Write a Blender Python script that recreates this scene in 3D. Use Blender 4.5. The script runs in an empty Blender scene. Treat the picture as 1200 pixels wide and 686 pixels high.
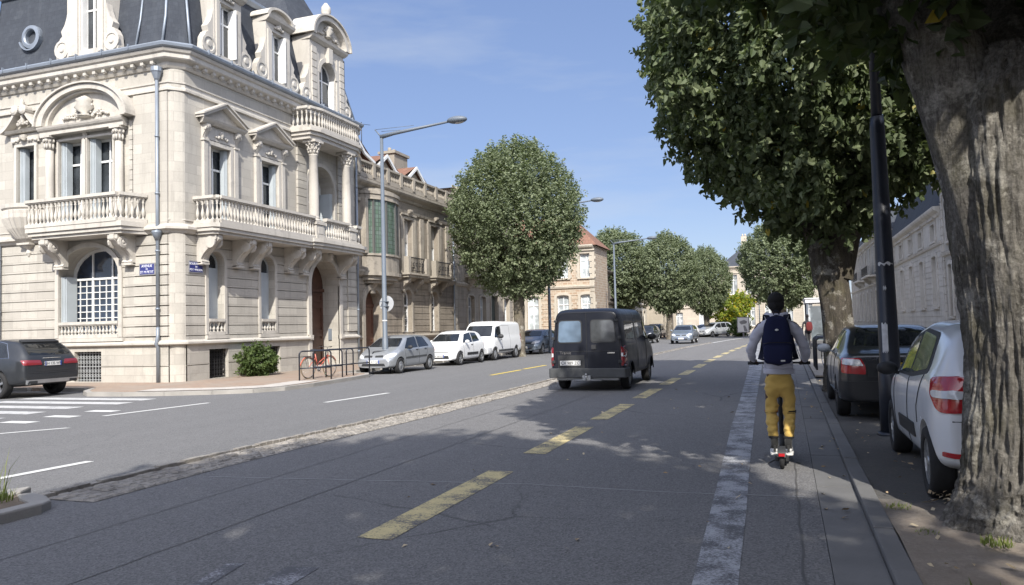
import bpy, bmesh, math, random
import numpy as np
from mathutils import Vector, Matrix
from mathutils.bvhtree import BVHTree
R = math.radians
S = bpy.context.scene
COL = S.collection
# ---------------------------------------------------------------- camera
cam_d = bpy.data.cameras.new('camera'); cam = bpy.data.objects.new('camera', cam_d); COL.objects.link(cam)
CAM_H = 1.6
def cam_matrix(yaw, pitch, roll):
    y, p, r = R(yaw), R(pitch), R(roll)
    f = Vector((-math.sin(y)*math.cos(p), math.cos(y)*math.cos(p), math.sin(p)))
    rt = Vector((math.cos(y), math.sin(y), 0)); up = rt.cross(f)
    r2 = rt*math.cos(r) - up*math.sin(r); u2 = up*math.cos(r) + rt*math.sin(r)
    return Matrix(((r2.x, u2.x, -f.x, 0), (r2.y, u2.y, -f.y, 0), (r2.z, u2.z, -f.z, CAM_H), (0, 0, 0, 1)))
cam.matrix_world = cam_matrix(19.50, 2.61, 1.45)
cam_d.sensor_width = 36.0; cam_d.lens = 27.0; cam_d.clip_start = 0.05; cam_d.clip_end = 4000
S.camera = cam
# ---------------------------------------------------------------- sky and sun
SUN = Vector((0.80, -2.0, 1.78)).normalized()
W = bpy.data.worlds.new('World'); S.world = W; W.use_nodes = True
nt = W.node_tree; bg = nt.nodes['Background']
sky = nt.nodes.new('ShaderNodeTexSky'); sky.sky_type = 'NISHITA'; sky.sun_disc = False
sky.sun_elevation = math.asin(SUN.z); sky.sun_rotation = math.atan2(SUN.x, SUN.y)
sky.altitude = 20; sky.air_density = 1.0; sky.dust_density = 0.7; sky.ozone_density = 2.2
tc = nt.nodes.new('ShaderNodeTexCoord')
mp = nt.nodes.new('ShaderNodeMapping'); mp.inputs['Scale'].default_value = (1.2, 2.0, 7.0); mp.inputs['Rotation'].default_value = (0.1, 0.25, 0.5)
nz = nt.nodes.new('ShaderNodeTexNoise'); nz.inputs['Scale'].default_value = 1.6; nz.inputs['Detail'].default_value = 8; nz.inputs['Roughness'].default_value = 0.55
rp = nt.nodes.new('ShaderNodeValToRGB'); rp.color_ramp.elements[0].position = 0.48; rp.color_ramp.elements[0].color = (0, 0, 0, 1)
rp.color_ramp.elements[1].position = 0.78; rp.color_ramp.elements[1].color = (0.55, 0.55, 0.55, 1)
mx = nt.nodes.new('ShaderNodeMixRGB'); mx.inputs[2].default_value = (2.0, 2.2, 2.5, 1)
L = nt.links.new
L(tc.outputs['Generated'], mp.inputs[0]); L(mp.outputs[0], nz.inputs['Vector']); L(nz.outputs[0], rp.inputs[0])
tn = nt.nodes.new('ShaderNodeMixRGB'); tn.blend_type = 'MULTIPLY'; tn.inputs[0].default_value = 1; tn.inputs[2].default_value = (0.56, 0.55, 0.62, 1)
L(sky.outputs[0], tn.inputs[1])
L(rp.outputs[0], mx.inputs[0]); sx = nt.nodes.new('ShaderNodeSeparateXYZ'); L(tc.outputs['Generated'], sx.inputs[0])
gr = nt.nodes.new('ShaderNodeValToRGB'); ge = gr.color_ramp.elements
ge[0].position = 0.0; ge[0].color = (0.165, 0.205, 0.265, 1); ge[1].position = 0.5; ge[1].color = (0.078, 0.118, 0.222, 1)
e_ = ge.new(0.18); e_.color = (0.108, 0.15, 0.245, 1)
L(sx.outputs[2], gr.inputs[0])
gm = nt.nodes.new('ShaderNodeMixRGB'); gm.blend_type = 'MULTIPLY'; gm.inputs[0].default_value = 1; gm.inputs[2].default_value = (8.2, 8.1, 8.0, 1); L(gr.outputs[0], gm.inputs[1])
g2 = nt.nodes.new('ShaderNodeMixRGB'); g2.inputs[0].default_value = 0.7; L(tn.outputs[0], g2.inputs[1]); L(gm.outputs[0], g2.inputs[2])
L(g2.outputs[0], mx.inputs[1]); # unseen sky glow added on the sun's side, behind the viewpoint, brightening the shade
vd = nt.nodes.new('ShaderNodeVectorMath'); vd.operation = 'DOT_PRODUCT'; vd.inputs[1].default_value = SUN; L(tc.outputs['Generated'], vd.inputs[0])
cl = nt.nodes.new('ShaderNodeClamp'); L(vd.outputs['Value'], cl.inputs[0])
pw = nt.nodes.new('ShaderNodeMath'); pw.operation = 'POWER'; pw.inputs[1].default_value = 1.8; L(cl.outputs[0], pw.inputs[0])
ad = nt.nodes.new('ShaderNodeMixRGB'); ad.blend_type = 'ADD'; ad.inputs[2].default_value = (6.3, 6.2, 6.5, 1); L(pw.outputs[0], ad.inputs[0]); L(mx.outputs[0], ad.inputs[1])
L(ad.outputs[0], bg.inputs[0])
bg.inputs[1].default_value = 0.15
sd = bpy.data.lights.new('sun', 'SUN'); sd.energy = 3.05; sd.angle = R(0.55); sd.color = (1.0, 0.95, 0.87)
sun = bpy.data.objects.new('sun', sd); COL.objects.link(sun)
sun.rotation_euler = SUN.to_track_quat('Z', 'Y').to_euler(); sun.location = (10, -20, 30)
S.view_settings.view_transform = 'Standard'; S.view_settings.look = 'None'
S.view_settings.exposure = 1.14; S.view_settings.gamma = 1.0; S.view_settings.use_curve_mapping = False
S.cycles.max_bounces = 7; S.cycles.diffuse_bounces = 3; S.cycles.transparent_max_bounces = 8

# ---------------------------------------------------------------- materials
MC = {}
class N:
    """tiny node helper"""
    def __init__(s, name):
        s.m = bpy.data.materials.new(name); s.m.use_nodes = True; s.t = s.m.node_tree
        s.b = s.t.nodes['Principled BSDF']; s.out = s.t.nodes['Material Output']
    def n(s, typ, **kw):
        nd = s.t.nodes.new('ShaderNode' + typ)
        for k, v in kw.items():
            if k.startswith('i_'):
                key = k[2:]; key = int(key) if key.isdigit() else key.replace('_', ' ')
                nd.inputs[key].default_value = v
            else: setattr(nd, k, v)
        return nd
    def l(s, a, b): s.t.links.new(a, b)
    def coord(s, kind='Object', scale=(1, 1, 1)):
        c = s.n('TexCoord'); m = s.n('Mapping'); m.inputs['Scale'].default_value = scale
        s.l(c.outputs[kind], m.inputs[0]); return m.outputs[0]
    def noise(s, vec, sc, det=4, rough=0.55, dist=0):
        x = s.n('TexNoise'); x.inputs['Scale'].default_value = sc; x.inputs['Detail'].default_value = det
        x.inputs['Roughness'].default_value = rough; x.inputs['Distortion'].default_value = dist
        s.l(vec, x.inputs['Vector']); return x.outputs[0]
    def ramp(s, fac, a, b, ca=(0, 0, 0, 1), cb=(1, 1, 1, 1)):
        r = s.n('ValToRGB'); e = r.color_ramp.elements
        e[0].position = a; e[0].color = ca; e[1].position = b; e[1].color = cb
        s.l(fac, r.inputs[0]); return r.outputs[0]
    def mix(s, fac, a, b, mode='MIX'):
        x = s.n('MixRGB', blend_type=mode)
        for i, v in ((0, fac), (1, a), (2, b)):
            if hasattr(v, 'is_linked') or hasattr(v, 'links'): s.l(v, x.inputs[i])
            else: x.inputs[i].default_value = v if i == 0 else (*v[:3], 1)
        return x.outputs[0]
    def bump(s, h, st=0.3, dist=0.02):
        b = s.n('Bump'); b.inputs['Strength'].default_value = st; b.inputs['Distance'].default_value = dist
        s.l(h, b.inputs['Height']); s.l(b.outputs[0], s.b.inputs['Normal'])
def c4(c, k=1): return (c[0]*k, c[1]*k, c[2]*k, 1)
def plain(name, col, rough=0.5, metal=0, var=0.12, sc=3, bump=0, bsc=40, coat=0, spec=0.5, coord='Object'):
    if name in MC: return MC[name]
    n = N(name); v = n.coord(coord)
    f = n.noise(v, sc, 5)
    n.l(n.mix(f, c4(col, 1-var*1.6), c4(col, 1+var*1.6)), n.b.inputs['Base Color'])
    n.b.inputs['Roughness'].default_value = rough; n.b.inputs['Metallic'].default_value = metal
    n.b.inputs['Specular IOR Level'].default_value = spec
    if coat: n.b.inputs['Coat Weight'].default_value = coat; n.b.inputs['Coat Roughness'].default_value = 0.04
    if bump: n.bump(n.noise(v, bsc, 4), bump, 0.01)
    MC[name] = n.m; return n.m
def stone(name, ca, cb, bw=0.75, bh=0.34, mortar=0.008, grime=(0.22, 0.2, 0.17), gr=0.5, streak=0.5):
    """cut stone: blocks laid in the face's own metres (uv), stains with shapes of their own"""
    if name in MC: return MC[name]
    n = N(name); uv = n.coord('UV'); ob = n.coord('Object')
    br = n.n('TexBrick'); n.l(uv, br.inputs['Vector'])
    br.inputs['Color1'].default_value = c4(ca); br.inputs['Color2'].default_value = c4(cb)
    br.inputs['Mortar'].default_value = c4([(a+b)*0.5*0.72 for a, b in zip(ca, cb)])
    br.inputs['Scale'].default_value = 1; br.inputs['Mortar Size'].default_value = mortar
    br.inputs['Mortar Smooth'].default_value = 0.3; br.inputs['Brick Width'].default_value = bw; br.inputs['Row Height'].default_value = bh
    br.inputs['Bias'].default_value = 0
    big = n.noise(ob, 0.7, 6, 0.6); fine = n.noise(ob, 18, 5, 0.65)
    col = n.mix(n.ramp(big, 0.35, 0.7), br.outputs['Color'], n.mix(0.5, br.outputs['Color'], c4(cb, 0.82)))
    col = n.mix(n.ramp(fine, 0.25, 0.75, (0, 0, 0, 1), (0.35, 0.35, 0.35, 1)), col, c4(cb, 0.7))
    st = n.noise(n.coord('Object', (1.7, 1.7, 0.22)), 1.6, 7, 0.68)
    col = n.mix(n.ramp(st, 0.52, 0.8, (0, 0, 0, 1), (streak, streak, streak, 1)), col, grime)
    pt = n.noise(ob, 1.9, 7, 0.7)
    col = n.mix(n.ramp(pt, 0.55, 0.75, (0, 0, 0, 1), (gr, gr, gr, 1)), col, grime)
    n.l(col, n.b.inputs['Base Color']); n.b.inputs['Roughness'].default_value = 0.9
    n.b.inputs['Specular IOR Level'].default_value = 0.2
    n.bump(n.mix(0.5, fine, br.outputs['Fac'], 'SUBTRACT'), 0.35, 0.012)
    MC[name] = n.m; return n.m
def m_glass(name='window_glass', col=(0.03, 0.035, 0.04), rough=0.04):
    if name in MC: return MC[name]
    n = N(name); v = n.coord('Object')
    f = n.ramp(n.noise(v, 1.3, 3), 0.4, 0.65)
    n.l(n.mix(f, c4(col, 0.7), c4(col, 1.6)), n.b.inputs['Base Color'])
    n.b.inputs['Roughness'].default_value = rough; n.b.inputs['Specular IOR Level'].default_value = 0.7
    n.bump(n.noise(v, 0.9, 2), 0.08, 0.05)
    MC[name] = n.m; return n.m
def paint(name, col, metal=0.0, rough=0.35, dirt=0.25, coat=0.6):
    if name in MC: return MC[name]
    n = N(name); v = n.coord('Object')
    f = n.ramp(n.noise(v, 2.5, 7, 0.65), 0.4, 0.8, (0, 0, 0, 1), (dirt, dirt, dirt, 1))
    n.l(n.mix(f, c4(col), (0.2, 0.19, 0.17, 1)), n.b.inputs['Base Color'])
    rr = n.n('MapRange'); n.l(n.noise(v, 4, 6), rr.inputs[0]); rr.inputs[3].default_value = rough*0.7; rr.inputs[4].default_value = rough*1.5
    n.l(rr.outputs[0], n.b.inputs['Roughness']); n.b.inputs['Metallic'].default_value = metal
    n.b.inputs['Coat Weight'].default_value = coat; n.b.inputs['Coat Roughness'].default_value = 0.08
    n.b.inputs['Specular IOR Level'].default_value = 0.2+0.5*coat
    MC[name] = n.m; return n.m
def asphalt(name, ca, cb, crack=0.5, wear=0.3):
    if name in MC: return MC[name]
    n = N(name); v = n.coord('Object')
    big = n.noise(v, 0.25, 6, 0.6); mid = n.noise(v, 2.2, 6, 0.65); fine = n.noise(v, 60, 4, 0.8)
    stones = n.n('TexVoronoi'); n.l(v, stones.inputs['Vector']); stones.inputs['Scale'].default_value = 60
    lane = n.noise(n.coord('Object', (1.1, 0.035, 1)), 1.6, 4, 0.5)
    col = n.mix(n.ramp(big, 0.3, 0.7), c4(ca), c4(cb))
    col = n.mix(n.ramp(lane, 0.42, 0.62, (0, 0, 0, 1), (wear, wear, wear, 1)), col, c4(cb, 1.35))
    col = n.mix(n.ramp(mid, 0.35, 0.75, (0, 0, 0, 1), (0.45, 0.45, 0.45, 1)), col, c4(ca, 0.72))
    col = n.mix(n.ramp(stones.outputs['Color'], 0.2, 0.95, (0, 0, 0, 1), (0.75, 0.75, 0.75, 1)), col, c4(cb, 1.8))
    col = n.mix(n.ramp(fine, 0.35, 0.75), n.mix(0.55, col, (0.01, 0.01, 0.012)), n.mix(0.2, col, (0.35, 0.34, 0.33)))
    vo = n.n('TexVoronoi', feature='DISTANCE_TO_EDGE')
    dv = n.n('MixRGB'); dv.inputs[0].default_value = 0.22; n.l(v, dv.inputs[1])
    nn = n.n('TexNoise'); nn.inputs['Scale'].default_value = 1.2; nn.inputs['Detail'].default_value = 6; n.l(v, nn.inputs['Vector']); n.l(nn.outputs['Color'], dv.inputs[2])
    n.l(dv.outputs[0], vo.inputs['Vector']); vo.inputs['Scale'].default_value = 0.32
    ck = n.ramp(vo.outputs['Distance'], 0.0, 0.006, (1, 1, 1, 1), (0, 0, 0, 1))
    msk = n.mix(1, ck, n.ramp(n.noise(v, 0.4, 3), 0.5, 0.6, (0, 0, 0, 1), (crack, crack, crack, 1)), 'MULTIPLY')
    col = n.mix(msk, col, (0.02, 0.02, 0.02))
    n.l(col, n.b.inputs['Base Color']); n.b.inputs['Roughness'].default_value = 0.88; n.b.inputs['Specular IOR Level'].default_value = 0.25
    n.bump(n.mix(0.5, fine, stones.outputs['Distance']), 0.7, 0.01)
    MC[name] = n.m; return n.m
def road_paint(name, col, worn=0.5, under=(0.09, 0.09, 0.095)):
    if name in MC: return MC[name]
    n = N(name); v = n.coord('Object')
    a = n.noise(v, 45, 6, 0.8); b = n.noise(v, 3.0, 6, 0.7)
    s = n.mix(0.5, a, b)
    f2 = n.ramp(s, 0.62-worn*0.2, 0.72-worn*0.2)
    cc = n.mix(n.noise(v, 8, 5), c4(col, 0.78), c4(col, 1.1))
    n.l(n.mix(f2, cc, under), n.b.inputs['Base Color'])
    n.b.inputs['Roughness'].default_value = 0.75
    n.bump(a, 0.35, 0.006)
    MC[name] = n.m; return n.m
def leafmat(name, ca, cb, tr=0.3, yellow=0.0):
    if name in MC: return MC[name]
    n = N(name); v = n.coord('Object')
    f = n.noise(v, 1.1, 3); g = n.n('NewGeometry')
    rnd = g.outputs['Random Per Island']
    col = n.mix(rnd, c4(ca), c4(cb)); col = n.mix(n.ramp(f, 0.35, 0.7, (0, 0, 0, 1), (0.6, 0.6, 0.6, 1)), col, c4(ca, 0.8))
    if yellow:
        col = n.mix(n.ramp(rnd, 1-yellow, 1-yellow+0.02), col, (0.45, 0.33, 0.03))
    n.l(col, n.b.inputs['Base Color']); n.b.inputs['Roughness'].default_value = 0.55; n.b.inputs['Specular IOR Level'].default_value = 0.28
    t = n.n('BsdfTranslucent'); m = n.n('MixShader'); m.inputs[0].default_value = tr
    n.l(n.mix(0.5, col, c4((cb[0]*1.6, cb[1]*1.9, cb[2]*0.7))), t.inputs[0])
    n.l(n.b.outputs[0], m.inputs[1]); n.l(t.outputs[0], m.inputs[2]); n.l(m.outputs[0], n.out.inputs[0])
    MC[name] = n.m; return n.m

# ---------------------------------------------------------------- mesh builder
def total_loc(o):
    v = Vector((0, 0, 0))
    while o: v += o.location; o = o.parent
    return v
class MB:
    def __init__(s, tf=None):
        s.v = []; s.f = []; s.m = []; s.uv = []; s.sm = []; s.tf = tf; s.cm = 0; s.smooth = False
    def add(s, pts, faces, mat=None, smooth=None, uvf=None):
        b = len(s.v)
        loc = [tuple(p) for p in pts]
        for p in loc: s.v.append(s.tf(*p) if s.tf else p)
        mat = s.cm if mat is None else mat; smooth = s.smooth if smooth is None else smooth
        for f in faces:
            s.f.append([b+i for i in f]); s.m.append(mat); s.sm.append(smooth)
            q = [loc[i] for i in f]
            us = [p[0] for p in q]; ds = [p[1] for p in q]; zs = [p[2] for p in q]
            ru, rd, rz = max(us)-min(us), max(ds)-min(ds), max(zs)-min(zs)
            if rd <= min(ru, rz) + 1e-6: s.uv += [(p[0], p[2]) for p in q]
            elif ru <= min(rd, rz) + 1e-6: s.uv += [(p[1]+p[0], p[2]) for p in q]
            else: s.uv += [(p[0], p[1]) for p in q]
    def box(s, x0, x1, y0, y1, z0, z1, mat=None):
        if x0 > x1: x0, x1 = x1, x0
        if y0 > y1: y0, y1 = y1, y0
        if z0 > z1: z0, z1 = z1, z0
        p = [(x0, y0, z0), (x1, y0, z0), (x1, y1, z0), (x0, y1, z0), (x0, y0, z1), (x1, y0, z1), (x1, y1, z1), (x0, y1, z1)]
        s.add(p, [(3, 2, 1, 0), (4, 5, 6, 7), (0, 1, 5, 4), (1, 2, 6, 5), (2, 3, 7, 6), (3, 0, 4, 7)], mat, False)
    def beam(s, a, b, w, z0, z1, mat=None):
        ax, ay = a; bx, by = b; l = math.hypot(bx-ax, by-ay) or 1; nx, ny = -(by-ay)/l*w/2, (bx-ax)/l*w/2
        c = [(ax+nx, ay+ny), (bx+nx, by+ny), (bx-nx, by-ny), (ax-nx, ay-ny)]
        s.add([(x, y, z0) for x, y in c]+[(x, y, z1) for x, y in c], [(3, 2, 1, 0), (4, 5, 6, 7), (0, 1, 5, 4), (1, 2, 6, 5), (2, 3, 7, 6), (3, 0, 4, 7)], mat, False)
    def extr(s, poly, axis, a, b, mat=None, smooth=False):
        """extrude a 2d polygon along an axis: axis 'd' -> poly (u,z); 'u' -> poly (d,z); 'z' -> poly (u,d)"""
        n = len(poly)
        def P(q, t):
            return (q[0], t, q[1]) if axis == 'd' else (t, q[0], q[1]) if axis == 'u' else (q[0], q[1], t)
        pts = [P(q, a) for q in poly]+[P(q, b) for q in poly]
        fs = [tuple(range(n-1, -1, -1)), tuple(range(n, 2*n))]+[(i, (i+1) % n, n+(i+1) % n, n+i) for i in range(n)]
        s.add(pts, fs, mat, smooth)
    def ring(s, out, inn, a, b, axis='d', mat=None):
        """frame between two same-length outlines, extruded from a to b"""
        n = len(out)
        def P(q, t): return (q[0], t, q[1]) if axis == 'd' else (t, q[0], q[1]) if axis == 'u' else (q[0], q[1], t)
        pts = [P(q, a) for q in out]+[P(q, a) for q in inn]+[P(q, b) for q in out]+[P(q, b) for q in inn]
        fs = []
        for i in range(n):
            j = (i+1) % n
            fs += [(i, j, n+j, n+i), (2*n+i, 3*n+i, 3*n+j, 2*n+j), (i, 2*n+i, 2*n+j, j), (n+i, n+j, 3*n+j, 3*n+i)]
        s.add(pts, fs, mat, False)
    def lathe(s, prof, c=(0, 0, 0), n=10, mat=None, smooth=True, axis='z', cap=True):
        pts = []; fs = []
        for r, z in prof:
            for k in range(n):
                a = 2*math.pi*k/n; x, y = r*math.cos(a), r*math.sin(a)
                p = (x, y, z) if axis == 'z' else (z, x, y) if axis == 'x' else (x, z, y)
                pts.append((c[0]+p[0], c[1]+p[1], c[2]+p[2]))
        for i in range(len(prof)-1):
            for k in range(n):
                k2 = (k+1) % n; fs.append((i*n+k, i*n+k2, (i+1)*n+k2, (i+1)*n+k))
        if cap: fs += [tuple(range(n-1, -1, -1)), tuple(range((len(prof)-1)*n, len(prof)*n))]
        s.add(pts, fs, mat, smooth)
    def tube(s, pts, rad, n=8, mat=None, smooth=True, cap=True):
        P = [Vector(p) for p in pts]
        if not hasattr(rad, '__len__'): rad = [rad]*len(P)
        out = []; prev = None
        for i, p in enumerate(P):
            t = (P[min(i+1, len(P)-1)]-P[max(i-1, 0)]).normalized()
            if prev is None:
                up = Vector((0, 0, 1)) if abs(t.z) < 0.9 else Vector((1, 0, 0)); a = t.cross(up).normalized()
            else: a = (prev - t*prev.dot(t)).normalized()
            prev = a; b = t.cross(a)
            for k in range(n):
                an = 2*math.pi*k/n; out.append(tuple(p+(a*math.cos(an)+b*math.sin(an))*rad[i]))
        fs = []
        for i in range(len(P)-1):
            for k in range(n):
                k2 = (k+1) % n; fs.append((i*n+k, i*n+k2, (i+1)*n+k2, (i+1)*n+k))
        if cap: fs += [tuple(range(n-1, -1, -1)), tuple(range((len(P)-1)*n, len(P)*n))]
        s.add(out, fs, mat, smooth)
    def blob(s, c, r, n=8, m=6, mat=None, seed=0, rough=0.0):
        rnd = random.Random(seed); pts = []; fs = []
        for i in range(m+1):
            th = math.pi*i/m
            for k in range(n):
                a = 2*math.pi*k/n; q = 1+rnd.uniform(-rough, rough)
                pts.append((c[0]+r[0]*math.sin(th)*math.cos(a)*q, c[1]+r[1]*math.sin(th)*math.sin(a)*q, c[2]+r[2]*math.cos(th)*q))
        for i in range(m):
            for k in range(n):
                k2 = (k+1) % n; fs.append((i*n+k, (i+1)*n+k, (i+1)*n+k2, i*n+k2))
        s.add(pts, fs, mat, True)
    def build(s, name, mats, parent=None, merge=True, recalc=True, bevel=0):
        me = bpy.data.meshes.new(name)
        off = total_loc(parent) if (parent is not None and not getattr(s, 'local', False)) else Vector((0, 0, 0))
        me.from_pydata([(p[0]-off.x, p[1]-off.y, p[2]-off.z) for p in s.v], [], s.f)
        me.polygons.foreach_set('material_index', s.m); me.polygons.foreach_set('use_smooth', s.sm)
        uvl = me.uv_layers.new(name='UVMap')
        uvl.data.foreach_set('uv', [x for p in s.uv for x in p])
        if not isinstance(mats, (list, tuple)): mats = [mats]
        for m in mats: me.materials.append(m)
        if merge or recalc:
            bm = bmesh.new(); bm.from_mesh(me)
            if merge: bmesh.ops.remove_doubles(bm, verts=bm.verts, dist=0.0004)
            if recalc: bmesh.ops.recalc_face_normals(bm, faces=bm.faces)
            bm.to_mesh(me); bm.free()
        me.update()
        o = bpy.data.objects.new(name, me); COL.objects.link(o)
        if parent is not None: o.parent = parent
        if bevel:
            b = o.modifiers.new('edge', 'BEVEL'); b.width = bevel; b.segments = 2; b.limit_method = 'ANGLE'; b.angle_limit = R(40)
        return o
def thing(name, label, cat, loc=(0, 0, 0), rz=0, group=None, kind=None):
    o = bpy.data.objects.new(name, None); COL.objects.link(o); o.location = loc; o.rotation_euler = (0, 0, rz)
    o.empty_display_size = 0.2
    tag(o, label, cat, group, kind); return o
def tag(o, label=None, cat=None, group=None, kind=None):
    if label: o['label'] = label
    if cat: o['category'] = cat
    if group: o['group'] = group
    if kind: o['kind'] = kind
    return o
def struct(o, label=None, cat=None):
    o['kind'] = 'structure'
    return tag(o, label, cat)
def copy_tree(o, parent=None):
    c = o.copy(); COL.objects.link(c)
    if parent is not None: c.parent = parent
    for ch in [x for x in bpy.data.objects if x.parent == o]: copy_tree(ch, c)
    return c
def text_obj(name, txt, size, mat, parent, loc, rot, thick=0.003, align='CENTER', sx=1.0):
    cu = bpy.data.curves.new(name, 'FONT'); cu.body = txt; cu.size = size; cu.extrude = thick; cu.align_x = align; cu.align_y = 'CENTER'
    t = bpy.data.objects.new(name, cu); COL.objects.link(t)
    dg = bpy.context.evaluated_depsgraph_get(); me = bpy.data.meshes.new_from_object(t.evaluated_get(dg))
    bpy.data.objects.remove(t); bpy.data.curves.remove(cu)
    me.materials.clear(); me.materials.append(mat)
    o = bpy.data.objects.new(name, me); COL.objects.link(o); o.parent = parent; o.location = loc; o.rotation_euler = rot; o.scale = (sx, 1, 1)
    return o
# ---------------------------------------------------------------- ground, road, markings
def lerp_pts(tab, y):
    for (y0, x0), (y1, x1) in zip(tab, tab[1:]):
        if y0 <= y <= y1: return x0+(x1-x0)*(y-y0)/(y1-y0)
    return tab[0][1] if y < tab[0][0] else tab[-1][1]
M_road = asphalt('asphalt_near_lane', (0.158, 0.156, 0.155), (0.19, 0.188, 0.186), 0.5, 0.12)
M_roadw = asphalt('asphalt_far_lane', (0.145, 0.146, 0.146), (0.17, 0.17, 0.17), 0.2, 0.3)
M_park = asphalt('asphalt_parking', (0.07, 0.068, 0.066), (0.10, 0.096, 0.09), 0.6, 0.2)
M_conc = plain('gutter_concrete', (0.14, 0.139, 0.137), 0.9, var=0.2, sc=2.2, bump=0.4, bsc=60)
M_kerb = plain('kerb_stone', (0.3, 0.285, 0.26), 0.9, var=0.25, sc=1.5, bump=0.5, bsc=25)
M_dirt = plain('dirt', (0.16, 0.125, 0.09), 1.0, var=0.35, sc=2.5, bump=0.9, bsc=35)
M_grd = plain('far_ground', (0.2, 0.19, 0.17), 1.0, var=0.2, sc=0.3)
def sheet(name, polys, mat, z, label=None, kind='structure'):
    mb = MB()
    for p in polys: mb.add([(x, y, z) for x, y in p], [tuple(range(len(p)))])
    o = mb.build(name, mat, None, merge=True, recalc=False)
    for q in o.data.polygons:
        if q.normal.z < 0: q.flip()
    o['kind'] = kind
    if label: o['label'] = label
    return o
sheet('ground', [[(-900, -400), (900, -400), (900, 1600), (-900, 1600)]], M_grd, -0.03)
def lkerb(y):           # left kerb line of the street
    return lerp_pts([(-60, -13.3), (24, -13.3), (60, -13.3), (78, -10.6), (90, -7.6), (110, -2), (118, 2)], y)
MEDT = [(-40, -7.9), (0, -7.3), (5.7, -7.15), (8.4, -7.2), (12.6, -6.95), (18.6, -6.68), (25, -6.66), (40, -6.6), (51, -6.35), (65, -5.4), (85, -3.6), (110, 0)]
ys = list(np.arange(-40, 112, 4.0))
# east carriageway
po = []
for a, b in zip(ys, ys[1:]): po.append([(lerp_pts(MEDT, a)+0.3, a), (0.22, a), (0.22, b), (lerp_pts(MEDT, b)+0.3, b)])
sheet('road', po, M_road, 0.0, 'dark asphalt lane of the avenue nearest the camera')
po = []
for a, b in zip(ys, ys[1:]): po.append([(-18.3 if a >= 24 else -16.2, a), (lerp_pts(MEDT, a)+0.3, a), (lerp_pts(MEDT, b)+0.3, b), (-18.3 if a >= 24 else -16.2, b)])
po.append([(-90, 2.5), (-16.2, 2.5), (-16.2, 17.9), (-90, 17.9)])
sheet('road', po, M_roadw, -0.002, 'lighter sunlit asphalt of the far carriageway and side street')
# cycle-lane gutter, kerb and parking strip on the right
mb = MB()
for i in range(60):
    y = -10+i*1.8
    mb.box(0.224, 0.55, y+0.006, y+1.794, -0.1, 0.003+0.002*((i*7) % 3))
struct(mb.build('gutter', M_conc, None))
mb = MB()
for i in range(118):
    y = -10+i*1.02
    mb.box(0.556, 0.70, y+0.002, y+1.018, -0.1, 0.052+0.004*((i*5) % 3))
struct(mb.build('kerb', M_conc, None, bevel=0.012))
mb = MB()      # uneven strip between kerb and footway
nx, ny = 24, 260
rnd = random.Random(4)
pts = []
from mathutils import noise as mnoise
for j in range(ny+1):
    y = -12+j*0.5
    for i in range(nx+1):
        x = 0.70+i*(2.5/nx)
        d = math.hypot(x-1.65, y-6.5)
        z = 0.035+0.03*mnoise.noise(Vector((x*1.3, y*1.3, 0)))+0.012*mnoise.noise(Vector((x*6, y*6, 3)))
        z += 0.07*math.exp(-(d/0.9)**2)
        pts.append((x, y, z))
fs = []; 
for j in range(ny):
    for i in range(nx): fs.append((j*(nx+1)+i, j*(nx+1)+i+1, (j+1)*(nx+1)+i+1, (j+1)*(nx+1)+i))
mb.add(pts, fs, 0, True)
# parking strip material: worn asphalt with dirt showing round the tree
n = N('parking_strip'); v = n.coord('Object')
sep = n.n('SeparateXYZ'); n.l(v, sep.inputs[0])
yy = n.n('Math', operation='SUBTRACT'); n.l(sep.outputs[1], yy.inputs[0]); yy.inputs[1].default_value = 4.6
ab = n.n('Math', operation='ABSOLUTE'); n.l(yy.outputs[0], ab.inputs[0])
ad = n.n('Math', operation='MULTIPLY_ADD'); n.l(n.noise(v, 2.2, 6, 0.7), ad.inputs[0]); ad.inputs[1].default_value = 2.2; n.l(ab.outputs[0], ad.inputs[2])
fk = n.ramp(ad.outputs[0], 0.0, 1.0); 
mr = n.n('MapRange'); n.l(ad.outputs[0], mr.inputs[0]); mr.inputs[1].default_value = 3.1; mr.inputs[2].default_value = 3.9
f1 = n.noise(v, 30, 5, 0.75); f2 = n.noise(v, 6, 5, 0.7)
dirt = n.mix(f1, (0.1, 0.085, 0.07), (0.36, 0.31, 0.255)); dirt = n.mix(n.ramp(f2, 0.4, 0.65), dirt, (0.2, 0.165, 0.13))
asp = n.mix(f1, (0.035, 0.034, 0.033), (0.14, 0.135, 0.125)); asp = n.mix(n.ramp(f2, 0.5, 0.8, (0, 0, 0, 1), (.5, .5, .5, 1)), asp, (0.13, 0.11, 0.09))
n.l(n.mix(mr.outputs[0], dirt, asp), n.b.inputs['Base Color']); n.b.inputs['Roughness'].default_value = 0.95
n.bump(f1, 0.8, 0.015)
struct(mb.build('parking_strip', n.m, None, recalc=False))
n = N('footway_asphalt')
M_foot = plain('footway', (0.3, 0.27, 0.23), 0.95, var=0.2, sc=1.2, bump=0.3, bsc=60)
mb = MB(); mb.box(3.2, 3.34, -12, 118, -0.1, 0.13, 1); mb.box(3.344, 14, -12, 118, -0.1, 0.125, 0)
struct(mb.build('pavement', [M_foot, M_kerb], None))
mb = MB(); mb.box(0.708, 3.196, 22.2, 31.5, 0.075, 0.112, 0); mb.box(-0.3, 3.196, 62, 118, 0.02, 0.12, 0); mb.box(-12, 3, 108, 118, 0.0, 0.116, 0)
struct(mb.build('pavement', [M_foot, M_kerb], None))
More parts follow.
